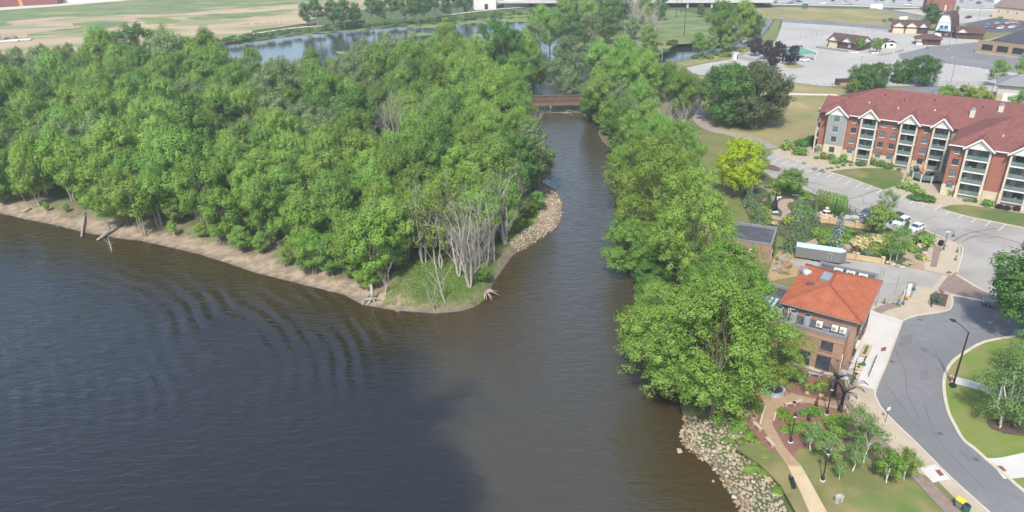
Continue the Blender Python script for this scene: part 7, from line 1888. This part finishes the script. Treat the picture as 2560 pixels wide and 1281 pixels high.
for i, (px, py, key, s, lab) in enumerate([
        (1978, 494, 'park', 0.92, 'round green tree between garden bench and parking lot'), (1895, 556, 'pine', 0.85, 'dark broad conifer beside the flat-roofed building'), (1872, 520, 'spruce', 0.95, 'tall conifer half hidden by the golden tree'), (1992, 548, 'pine', 0.95, 'dark bushy conifer in the middle of the garden'),
        (2034, 562, 'spruce', 0.82, 'grey-green conifer left of the fountain'), (2008, 592, 'spruce', 0.75, 'feathery conifer above the trailer'), (1976, 628, 'spruce', 1.1, 'large conifer between flat-roofed building and trailer'), (2094, 594, 'spruce_blue', 1.05, 'silver-blue spruce in front of the fountain'),
        (2190, 584, 'park', 0.85, 'spreading bright green tree beside the parked cars'), (2214, 546, 'birch1', 0.95, 'greyish open tree behind the spreading green tree'), (2242, 652, 'birch1', 1.05, 'loose airy tree above the garden boulders'), (2262, 586, 'cypress', 0.9, 'slim conifer in front of the white cars'), (1920, 516, 'cypress', 0.9, 'slim clipped evergreen beside the iron tower'), (1945, 470, 'birch2', 0.5, 'little tree by the garden walk'), (2222, 655, 'birch1', 0.75, 'low grey tree beside the sandstone wall')]):
    put_tree('garden_tree', key, at(px, py), lab, s * 1.15, rz=i * 1.1, z=0.05)
for i, (pts, n, lab) in enumerate((([(1925, 446), (2023, 483), (2040, 505), (2000, 500), (1950, 485)], 1500, 'ground cover along the car park edge of the garden'), ([(1985, 505), (2035, 520), (2030, 560), (1975, 545)], 1500, 'ground cover around the dark conifers'), ([(2040, 575), (2110, 580), (2130, 610), (2060, 615)], 1800, 'ground cover around the blue spruce'), ([(2150, 590), (2230, 585), (2290, 600), (2280, 630), (2200, 640), (2150, 630)], 2600, 'ground cover around the cream blossoms'), ([(1890, 510), (1925, 515), (1930, 560), (1890, 575)], 1200, 'ground cover beside the iron tower'))):
    grass_patch('ground_cover', lab, pts, n, 0.5, ('shrub', 'dark', 'lime', 'shrub', 'shrub')[i], 0.0, 60 + i, 0.8, 0.1)
rgd = random.Random(31)
for i, (px, py, s, h, key, lab) in enumerate([
        (2308, 612, 2.0, 1.9, 'shrub', 'large clipped round shrub by the car park corner'), (2149, 618, 1.9, 2.4, 'shrubcream', 'big shrub covered in cream blossoms, nearest the trailer'), (2190, 606, 1.6, 1.7, 'shrubcream', 'second cream-blossomed shrub in the garden'), (2050, 604, 0.8, 1.1, 'shrubdark', 'small dark clipped ball shrub'), (2036, 592, 1.3, 1.8, 'shrublime', 'yellow-green shrub above the trailer roof'), (2085, 620, 1.6, 2.2, 'shrubneedle', 'juniper bush in front of the blue spruce'),
        (1968, 560, 1.4, 1.8, 'shrub', 'round green shrub below the dark conifer'), (1905, 582, 1.6, 1.3, 'shrub', 'low leafy shrub beside the black roof'), (1935, 560, 0.9, 0.6, 'shrubcream', 'patch of yellow flowers beside the garden walk'), (1920, 470, 1.0, 0.9, 'shrublime', 'yellow-green shrub on the garden walk'), (1940, 487, 1.3, 1.2, 'shrub', 'green shrub beside the garden walk bend'), (2112, 598, 1.2, 1.3, 'shrub', 'shrub beside the cream blossoms'), (2125, 585, 1.2, 1.2, 'shrublime', 'pale shrub between spruce and cream blossoms'),
        (2315, 652, 0.9, 0.8, 'shrubcream', 'white flowering mound at the garden entry'), (2298, 648, 0.9, 0.9, 'shrublime', 'light green mound at the garden entry'), (2285, 630, 1.2, 1.0, 'shrub', 'low shrub on the rockery'), (2272, 660, 0.8, 0.5, 'shrubcream', 'white flowers among the garden boulders'), (2168, 640, 1.2, 1.2, 'shrubneedle', 'dark shrub behind the sandstone wall'), (2000, 575, 1.0, 1.0, 'shrubdark', 'dark low shrub among the conifers'), (2140, 560, 0.8, 0.8, 'shrub', 'little shrub beside the slate court'),
        (2060, 612, 1.0, 0.9, 'shrub', 'green mound behind the trailer'), (2230, 600, 1.0, 1.2, 'shrub', 'shrub under the spreading green tree'), (1888, 548, 1.2, 1.6, 'shrub', 'dense shrub between golden tree and conifer')]):
    put_tree('garden_shrub', key, at(px, py), lab, (s * 1.2, s * 1.2, h * 1.15), rz=i, cat='shrub', z=0.05, parts=('branches', 'foliage'))
for i, (px, py, s) in enumerate(((2228, 660, 0.55), (2236, 664, 0.5), (2246, 668, 0.6), (2256, 670, 0.5), (2264, 662, 0.55), (2220, 658, 0.45), (2288, 622, 0.7), (2300, 618, 0.8), (2120, 622, 0.8), (2312, 636, 0.6), (2135, 635, 0.5))):
    o = MB().blob((0, 0, 0), (s, s * 0.8, s * 0.7), i + 20, 0.6, 2).build('garden_boulder', M('boulder_pink', (0.47, 0.38, 0.33), (0.38, 0.30, 0.26), 2, 0.9) if i % 2 else STONE[1]); o.location = G(px, py) + Vector((0, 0, s * 0.3)); tag(o, 'pale boulder in the garden rockery', 'boulder', 'boulders of the garden rockery')
# apartment plantings
for i, (px, py, s, h, key, lab) in enumerate([
        (1965, 374, 2.3, 2.6, 'shrub', 'big rounded shrub nearest the lot entrance'), (2006, 366, 2.4, 2.6, 'shrubdark', 'big dark shrub at the end of the apartments'), (2000, 388, 2.3, 2.6, 'shrub', 'largest rounded shrub before the gravel bed'), (2026, 360, 2.0, 2.6, 'shrubdark', 'dark shrub behind the gravel bed, touching the building end'), (2044, 384, 0.8, 2.6, 'shrubneedle', 'narrow conifer at the building corner'),
        (2058, 398, 1.3, 2.0, 'shrub', 'round shrub below the grey bay, first of four'), (2076, 400, 1.2, 1.8, 'shrub', 'round shrub below the grey bay, second of four'), (2085, 410, 1.5, 1.9, 'shrub', 'round shrub below the grey bay, standing forward'), (2106, 404, 1.4, 2.1, 'shrub', 'upright shrub by the first balcony stack'), (2152, 414, 1.7, 1.2, 'shrubdark', 'low clipped hedge below the first balcony stack'), (2181, 414, 0.9, 2.2, 'shrub', 'narrow shrub right of the first balcony stack'), (2201, 418, 1.4, 2.0, 'shrub', 'rounded shrub between the balcony stacks'), (2222, 423, 1.4, 1.7, 'shrub', 'rounded shrub before the second balcony stack'),
        (2040, 398, 0.8, 0.9, 'shrublime', 'small lime mound at the gravel bed edge'), (2277, 446, 1.0, 1.0, 'shrub', 'small shrub near the round terrace'), (2270, 452, 1.1, 1.2, 'shrubcream', 'pale flowering shrub near the round terrace'), (2256, 472, 1.8, 1.8, 'shrub', 'loose shrub in the bed below the terrace, first'), (2280, 478, 1.9, 1.8, 'shrub', 'loose shrub in the bed below the terrace, second'), (2296, 488, 1.8, 1.7, 'shrub', 'loose shrub in the bed below the terrace, third'), (2288, 500, 2.0, 1.5, 'shrubdark', 'dark clipped mound in the terrace bed'), (2320, 504, 2.0, 1.5, 'shrubdark', 'second dark clipped mound in the terrace bed'), (2305, 497, 1.5, 1.3, 'shrubdark', 'dark mound joining the two clipped mounds'),
        (2358, 480, 1.1, 1.8, 'shrub', 'green shrub beside the fourth balcony stack'), (2376, 488, 1.3, 1.8, 'shrub', 'leafier shrub beside the fourth balcony stack'), (2466, 516, 1.4, 1.7, 'shrub', 'bright round shrub between the right balcony stacks'), (2494, 522, 0.95, 1.2, 'shrubpurple', 'dark purple shrub, first of three below the fifth stack'), (2514, 526, 0.95, 1.2, 'shrubpurple', 'dark purple shrub, middle of three below the fifth stack'), (2540, 528, 0.95, 1.2, 'shrubpurple', 'dark purple shrub, last of three below the fifth stack'),
        (2037, 425, 0.9, 0.7, 'shrubblue', 'blue lavender mound at the gravel edge, nearer the lot entrance'), (2056, 430, 0.9, 0.7, 'shrubblue', 'blue lavender mound at the gravel edge, nearer the lawn'), (2010, 410, 0.6, 0.5, 'shrubblue', 'small grey-blue mound on the gravel')]):
    put_tree('foundation_shrub', key, at(px, py), lab, (s, s, h), rz=i * 0.7, cat='shrub', z=0.04, parts=('branches', 'foliage'))
for i, (px, py) in enumerate(((2068, 424), (2079, 423), (2094, 420), (2108, 416), (2126, 415), (2100, 409), (2112, 410), (2120, 407), (2128, 408), (2106, 406), (2247, 427), (2290, 424), (2413, 504), (2421, 504), (2428, 505), (2436, 506))):
    s = rgd.uniform(0.55, 0.8)
    put_tree('gravel_mound_plant', 'shrubdark' if i % 2 else 'shrub', at(px, py), 'tiny round plant dotted on the cream gravel', (s, s, s * 0.9), group='tiny plants on the gravel bed', cat='shrub', z=0.04, parts=('branches', 'foliage'))
# park plantings
for i, (pts, n, sz, lab) in enumerate((([(1942, 1030), (1952, 1022), (1965, 1030), (1985, 1050), (1975, 1056), (1950, 1053)], 1300, 0.5, 'ornamental grass bed beside the path junction'), ([(1995, 1035), (2030, 1020), (2058, 1030), (2050, 1042), (2010, 1045)], 1300, 0.5, 'ornamental grasses around the bronze figure'), ([(1950, 1075), (1975, 1065), (2010, 1058), (2025, 1070), (1990, 1085), (1955, 1086)], 1300, 0.5, 'ornamental grass bed below the bronze figure'),
                                       ([(2055, 1050), (2080, 1040), (2115, 1045), (2130, 1055), (2110, 1070), (2060, 1065)], 1700, 0.42, 'bright green perennial bed behind the birches'), ([(2000, 1090), (2030, 1075), (2060, 1085), (2050, 1105), (2010, 1100)], 1100, 0.42, 'leafy bed at the foot of the sparse birch'), ([(2010, 965), (2040, 962), (2062, 970), (2050, 980), (2015, 978)], 800, 0.42, 'mixed flower bed by the brick building'), ([(1880, 1005), (1905, 1005), (1905, 1035), (1880, 1035)], 900, 0.45, 'dark ground cover under the big tree'))):
    grass_patch('ornamental_grass', lab, pts, n, sz, ('grass', 'shrub', 'grass', 'lime', 'shrub', 'shrub', 'shrub')[i], 0.0, 40 + i, 0.6, 0.12)
for i, (px, py, s, key, lab) in enumerate(((2055, 966, 1.1, 'shrub', 'leafy shrub at the brick wall bench'), (2043, 968, 0.5, 'shrubcream', 'yellow flowers beside the leafy shrub'), (2052, 992, 0.45, 'shrubcream', 'low yellow flowers at the bed edge'), (2017, 985, 0.4, 'shrubcream', 'yellow flowers near the path curve'), (2078, 1075, 1.2, 'shrublime', 'yellow-green mound before the birches'), (2095, 1088, 1.4, 'shrub', 'green mound behind the lawn birches'), (2060, 1100, 1.3, 'shrub', 'green mound beside the sparse birch'), (2005, 955, 1.2, 'shrub', 'shrub at the brick wall under the tree'), (1990, 948, 1.2, 'shrubdark', 'dark shrub at the brick wall under the tree'))):
    put_tree('park_shrub', key, at(px, py), lab, (s, s, s), cat='shrub', z=0.05, parts=('branches', 'foliage'))

# ------------------------------------------------------------------ vehicles
def car_meshes(key, L, W, H, suv, detail=True):
    prof = [(-L / 2, 0.55), (-L / 2 + 0.05, 0.78), (-L / 2 + 0.5, 0.92), (-L * 0.18, 0.98), (L * 0.2, 1.0), (L * 0.38, 0.98), (L / 2 - 0.06, 0.9 if not suv else 1.0), (L / 2, 0.6)]
    if suv: prof = [(x, z * 1.12) for x, z in prof]
    mb = MB()
    n = len(prof)
    rings = []
    for (x, z) in prof:
        tap = 0.86 if abs(x) > L * 0.47 else 0.95 if abs(x) > L * 0.42 else 1.0
        w = W / 2 * tap
        rings.append([(x, -w, 0.24), (x, -w, z * 0.62), (x, -w * 0.94, z), (x, w * 0.94, z), (x, w, z * 0.62), (x, w, 0.24)])
    vs = [p for r in rings for p in r]; fs = []
    for i in range(n - 1):
        for k in range(6): fs.append((i * 6 + k, i * 6 + (k + 1) % 6, (i + 1) * 6 + (k + 1) % 6, (i + 1) * 6 + k))
    fs += [tuple(range(5, -1, -1)), tuple((n - 1) * 6 + k for k in range(6))]
    mb.add(vs, fs)
    body = mb
    zb = 0.97 * (1.12 if suv else 1.0)
    c0, c1, c2, c3 = (-L * 0.2, -L * 0.06, L * 0.24, L * 0.42) if not suv else (-L * 0.2, -L * 0.07, L * 0.38, L * 0.46)
    wb, wt = W * 0.46, W * 0.38
    gl = MB().add([(c0, -wb, zb), (c3, -wb, zb), (c3, wb, zb), (c0, wb, zb), (c1, -wt, H - 0.05), (c2, -wt, H - 0.05), (c2, wt, H - 0.05), (c1, wt, H - 0.05)], [(0, 1, 5, 4), (1, 2, 6, 5), (2, 3, 7, 6), (3, 0, 4, 7), (4, 5, 6, 7)])
    rf = MB().box(c1 + 0.03, c2 - 0.02, -wt, wt, H - 0.06, H)
    xm = (c1 + c2) / 2
    for s in (-1, 1):
        rf.bar((c0, s * (wb + 0.005), zb), (c1, s * (wt + 0.005), H - 0.03), 0.07).bar((c3, s * (wb + 0.005), zb), (c2, s * (wt + 0.005), H - 0.03), 0.1).bar((xm, s * (wb + 0.008), zb), (xm, s * (wt + 0.008), H - 0.03), 0.07)
    return body, gl, rf
def paint(name, c): return M('car_paint_' + name, c, None, rough=0.25, spec=0.6)
PAINTS = {'white': paint('white', (0.68, 0.68, 0.68)), 'slate': paint('slate', (0.10, 0.12, 0.17)), 'black': paint('black', (0.025, 0.028, 0.035)), 'silver': paint('silver', (0.38, 0.40, 0.42)), 'red': paint('red', (0.35, 0.03, 0.03)), 'blue': paint('blue', (0.08, 0.16, 0.33)), 'grey': paint('grey', (0.16, 0.17, 0.18))}
CARM = {}
def car(px, py, ang, col, label, suv=False, group=None, z=0.06, name='parked_car', pickup=False):
    L, W, H = (4.8, 1.86, 1.46) if not suv else (4.75, 1.92, 1.72)
    k = (suv, col)
    if k not in CARM:
        b, g, r = car_meshes(k, L, W, H, suv)
        CARM[k] = (b.mesh('body', PAINTS[col], False), g.mesh('cabin_glass', GLASS), r.mesh('roof', PAINTS[col]))
    if 'wheel' not in CARM:
        CARM['wheel'] = (MB().tube([(0, -0.11, 0), (0, 0.11, 0)], 0.34, 14).mesh('wheel', M('tyre', (0.02, 0.02, 0.02), None, rough=0.9)), MB().tube([(0, -0.12, 0), (0, 0.12, 0)], 0.2, 10).mesh('rim', GALV))
        CARM['hl'] = MB().box(-0.04, 0.1, -0.2, 0.2, -0.07, 0.07).mesh('headlight', LAMPGLASS); CARM['tl'] = MB().box(-0.08, 0.03, -0.2, 0.2, -0.07, 0.07).mesh('tail_light', PAINTS['red'])
        CARM['plate'] = MB().box(-0.02, 0.02, -0.25, 0.25, -0.06, 0.06).mesh('number_plate', FRAME_W); CARM['grille'] = MB().box(-0.02, 0.05, -0.5, 0.5, -0.08, 0.08).mesh('grille', BLACK)
    p = G(px, py, 0)
    t = thing(name, label, 'car', (p.x, p.y, z), ang, group)
    b, g, r = CARM[k]
    link('body', b, t); link('cabin_glass', g, t); link('roof', r, t)
    for sx in (-0.31, 0.30):
        for sy in (-1, 1):
            w = link('wheel', CARM['wheel'][0], t); w.location = (sx * L, sy * (W / 2 - 0.1), 0.34); link('rim', CARM['wheel'][1], w)
    hz = 0.74 if not suv else 0.88
    for sy in (-1, 1):
        h = link('headlight', CARM['hl'], t); h.location = (-L / 2 + 0.06, sy * W * 0.32, hz)
        h = link('tail_light', CARM['tl'], t); h.location = (L / 2 - 0.02, sy * W * 0.34, hz)
    o = link('number_plate', CARM['plate'], t); o.location = (-L / 2 - 0.01, 0, 0.45)
    o = link('grille', CARM['grille'], t); o.location = (-L / 2 - 0.01, 0, 0.62)
    return t
sd = head(2273, 578, 2300, 567)
car(2289, 576, sd, 'white', 'white sedan parked nearest the car park corner'); car(2252, 563, sd, 'white', 'white SUV parked beside the white sedan', True); car(2166, 539, sd + 0.15, 'slate', 'slate-blue car parked by the slate court', False); car(2236, 553, sd, 'black', 'black SUV mostly hidden behind the green tree', True)
car(2494, 768, head(2462, 762, 2520, 775), 'grey', 'dark grey car parked under the leafy tree by the street')
car(2011, 153, 2.9, 'white', 'white pickup parked under the green canopy', True)
rc = random.Random(12)
cols = list(PAINTS)
HWG = 'cars on the highway'
for i, (px, py, c) in enumerate(((1721, 3, 'white'), (1770, 4, 'black'), (1666, 3, 'blue'), (1935, 8, 'blue'), (1976, 9, 'grey'), (2057, 11, 'white'), (2270, 15, 'white'), (1997, 6, 'black'), (2120, 12, 'silver'))):
    car(px, py, 0.0 + (3.14 if i % 2 else 0) - 0.15, c, '%s car driving on the highway %s' % (c, 'overpass' if px < 1800 else 'beyond the dry verge'), i % 3 == 0, HWG, 4.42 if px < 1800 else 0.1, 'highway_car')
for i in range(26):
    px = 1900 + i * 22 + rc.uniform(-6, 6); py = -3 + (px - 1900) * 0.018 + rc.choice((-5, 0, 3))
    if 2310 < px < 2400: continue
    c = rc.choice(cols)
    car(px, py, rc.choice((1.2, 1.4, -1.8)), c, '%s car in the rows parked before the mint-roofed store' % c, rc.random() < 0.4, 'cars parked beyond the highway', 0.06, 'store_car')
for i, (px, py, c) in enumerate(((2476, 64, 'blue'), (2490, 61, 'silver'), (2504, 60, 'grey'), (2520, 60, 'silver'), (2536, 59, 'silver'), (2550, 62, 'red'), (2470, 70, 'blue'), (2484, 71, 'red'), (2500, 73, 'white'), (2514, 69, 'red'), (2528, 71, 'white'), (2545, 68, 'grey'), (2498, 50, 'grey'), (2420, 46, 'black'))):
    car(px, py, 0.5, c, '%s car parked %s' % (c, 'in the dark lot below the cream hall' if px > 2440 else 'alone on the pale corner lot'), i % 3 == 0, 'cars below the cream hall', 0.08, 'lot_car')
car(2556, 148, 0.9, 'blue', 'dark blue car at the end of the office lot', True); car(2212, 55, 1.4, 'slate', 'dark car on the verge, nearer the river'); car(2227, 53, 1.4, 'black', 'dark van on the verge beside another dark car', True)
car(1955, 47, 1.2, 'silver', 'pale car at the bike path entrance')
for i, (px, py, c) in enumerate(((28, 17, 'white'), (62, 12, 'silver'), (98, 10, 'white'), (105, 9, 'silver'))): car(px, py, 0.3, c, '%s vehicle parked along the far red shed' % c, True, 'vehicles by the far red shed', 0.12, 'shed_vehicle')
for i in range(10):
    px = 1150 + i * 28; car(px, 17 - i * 0.6 + rc.uniform(-2, 2), rc.uniform(-0.3, 0.3), rc.choice(cols), 'car parked by the white warehouses beyond the dike', i % 2 == 0, 'cars by the white warehouses', 0.1, 'warehouse_car')
# ---- fences, dumpsters, small things on the lots
def fence(pts, label, h=1.6, n=None, mat=None, gap=3.0):
    P = [G(*p) for p in pts]; o = P[0]
    t = thing('fence', label, 'fence', o)
    for a, b in zip(P[:-1], P[1:]):
        L = (b - a).length; k = max(1, int(L / gap))
        for i in range(k + 1):
            q = a.lerp(b, i / k) - o; MB().bar(q - Vector((0, 0, 0.2)), q + Vector((0, 0, h)), 0.09).build('post', mat or COPING, t)
        for z in ((h, h * 0.5) if not mat else (h, h * 0.6, h * 0.25)): MB().bar(a - o + Vector((0, 0, z)), b - o + Vector((0, 0, z)), 0.06).build('rail', mat or COPING, t)
fence([(1960, 218), (2080, 218), (2120, 217)], 'weedy wire fence between pale lot and dry lawn', 1.5); fence([(2340, 214), (2420, 216), (2470, 214)], 'wire fence along the lot behind the apartments', 1.5); fence([(1885, 112), (1960, 104), (2040, 92), (2100, 86), (2180, 78), (2230, 76)], 'thin wire fence crossing the pale lot', 1.8, gap=4.0)
fence([(1846, 148), (1880, 154), (1918, 162)], 'dark timber fence below the purple trees', 1.3, None, BLACK, 1.2); fence([(1690, 153), (1780, 138), (1860, 121), (1900, 100), (1935, 54)], 'green railing along the creek and bike path', 1.2, None, GREENM, 3.0)
fence([(2196, 141), (2230, 136)], 'low brown rail fence in front of the stalls', 1.0, None, TIMBER, 2.0); fence([(2238, 134), (2258, 128)], 'short brown rail beside the low rail fence', 1.0, None, TIMBER, 2.0); fence([(2110, 519), (2152, 540)], 'dark wire fence beside the slate court', 1.2, None, BLACK, 1.5)
t = thing('dumpster', 'dark rusty dumpster with orange band at the lot edge', 'dumpster', G(2092, 215), -0.03); bx('body', SHING_B, t, 0, 6.0, 0, 2.4, 0.1, 2.2); bx('band', M('band_orange', (0.5, 0.3, 0.15), None), t, 1.2, 5.6, -0.05, 0.0, 0.2, 1.0); bx('lid', BLACK, t, -0.05, 6.05, -0.04, 2.45, 2.2, 2.35)
t = thing('dumpster', 'dark dumpster half behind the dome-shaped trees', 'dumpster', G(2232, 207), 0.0); bx('body', BLACK, t, 0, 5.5, 0, 2.4, 0.1, 2.6); bx('lid', COPING, t, -0.05, 5.55, -0.05, 2.45, 2.6, 2.72)
for i in range(8):
    t = thing('picnic_table', 'grey picnic table in the row before the timber stalls', 'table', G(2044 + i * 10.2, 120 + i * 1.4), 0.3, 'picnic tables in a row')
    MB().box(-0.9, 0.9, -0.38, 0.38, 0.72, 0.78).build('table_top', COPING, t)
    for s in (-1, 1): MB().box(-0.9, 0.9, s * 0.75 - 0.14, s * 0.75 + 0.14, 0.42, 0.47).build('seat', COPING, t)
    for s in (-0.7, 0.7): MB().bar((s, -0.75, 0), (s, 0.3, 0.72), 0.08).bar((s, 0.75, 0), (s, -0.3, 0.72), 0.08).build('leg', COPING, t)
for i, (px, py, lab) in enumerate(((2128, 133, 'white planter box before the timber stalls'), (2180, 134, 'white planter box at the corner of the stalls'))):
    t = thing('white_planter', lab, 'planter', G(px, py)); bx('box', FRAME_W, t, 0, 3.4, 0, 1.2, 0, 0.6); bx('soil', MULCHB, t, 0.1, 3.3, 0.1, 1.1, 0.6, 0.63)
t = thing('billboard', 'blank white board on the lot edge behind the garages', 'sign', G(2246, 60), 0.1); bx('panel', FRAME_W, t, 0, 5.0, 0, 0.2, 1.0, 4.0); bx('post', COPING, t, 0.5, 0.7, 0.21, 0.4, -0.2, 3.5); bx('post', COPING, t, 4.3, 4.5, 0.21, 0.4, -0.2, 3.5)
for px, py, w, lab in ((2175, 24, 7, 'white highway board above the dry verge'), (2192, 26, 3.5, 'smaller white board beside the highway'), (2004, 24, 4, 'dark green road sign on the verge')):
    t = thing('road_sign', lab, 'sign', G(px, py), -0.1); bx('panel', FRAME_W if 'white' in lab else GREENM, t, 0, w, 0, 0.15, 0.6, 3.4); bx('post', COPING, t, w / 2 - 0.1, w / 2 + 0.1, 0.16, 0.3, -0.3, 3)
t = thing('rubble_pile', 'grey rubble heap beside the dirt field', 'rubble', G(10, 98))
for k in range(9): MB().blob((rc.uniform(-6, 6), rc.uniform(-3, 3), 0.6), (3, 2.2, rc.uniform(1.2, 2.4)), k, 0.6, 1).build('lump', STONE[1], t)
for k, (px, py, L, lab) in enumerate(((0, 108, 22, 'long pale concrete pipe stack beside the dirt field'), (48, 104, 14, 'shorter pale pipe stack on the dirt field'))):
    t = thing('pipe_stack', lab, 'pipes', G(px, py), 0.22)
    for q in range(3): MB().tube([(-L / 2, q * 1.2, 0.6), (L / 2, q * 1.2, 0.6)], 0.6, 8).build('pipe', CONC_NEW, t)
t = thing('rock_row', 'row of pale rocks beside the dike path', 'rocks', G(655, 60))
for k in range(14): MB().blob((-14 + k * 2.1, rc.uniform(-1, 1), 0.4), (1.2, 1.0, 0.8), k, 0.6, 1).build('rock', STONE[2], t)
LOT2 = bpy.data.objects['office_lot']
for i in range(14):
    a, b = G(2330 + i * 16, 148 + i * 1.7), G(2352 + i * 16, 141 + i * 1.7)
    MB().bar((a.x, a.y, 0.048), (b.x, b.y, 0.048), 0.14, 0.012).build('parking_line', LINE_Y, LOT2)
t = thing('lot_kerb', 'broken row of pale kerb blocks between the two lots', 'kerb blocks', G(2298, 154))
d = G(2455, 174) - G(2298, 154)
for k in range(12): MB().bar(d * (k / 12) + Vector((0, 0, 0.2)), d * ((k + 0.72) / 12) + Vector((0, 0, 0.2)), 0.9, 0.4).build('block', CONC_NEW, t)
strip('lot_edge', [(2030, 196), (2160, 172), (2260, 160), (2420, 140)], 0.9, 1.4, M('lot_stain', (0.30, 0.285, 0.26), (0.36, 0.34, 0.31), 0.4, 0.9)); strip('lot_edge', [(1880, 186), (1980, 176), (2080, 158), (2190, 140)], 0.8, 1.4, MATS['lot_stain'])
sheet('lot_grass', [(1958, 160), (1990, 158), (2015, 168), (1985, 172), (1965, 168)], 2.4, DRY); sheet('lot_grass', [(1915, 174), (1960, 176), (1930, 184), (1905, 180)], 2.4, DRY)

# ------------------------------------------------------------------ summer haze
def haze():
    m = bpy.data.materials.new("haze_air"); m.use_nodes = True
    nt = m.node_tree
    nt.nodes.remove(nt.nodes['Principled BSDF'])
    v = nt.nodes.new('ShaderNodeVolumePrincipled')
    v.inputs['Color'].default_value = (0.86, 0.93, 1.0, 1)
    v.inputs['Density'].default_value = 0.00022
    v.inputs['Anisotropy'].default_value = 0.0
    nt.links.new(v.outputs[0], nt.nodes['Material Output'].inputs['Volume'])
    o = MB().box(-2700, 2700, -1600, 3600, -8, 75).build('haze', m)
    tag(o, 'pale summer haze', 'haze', kind='stuff')
haze()
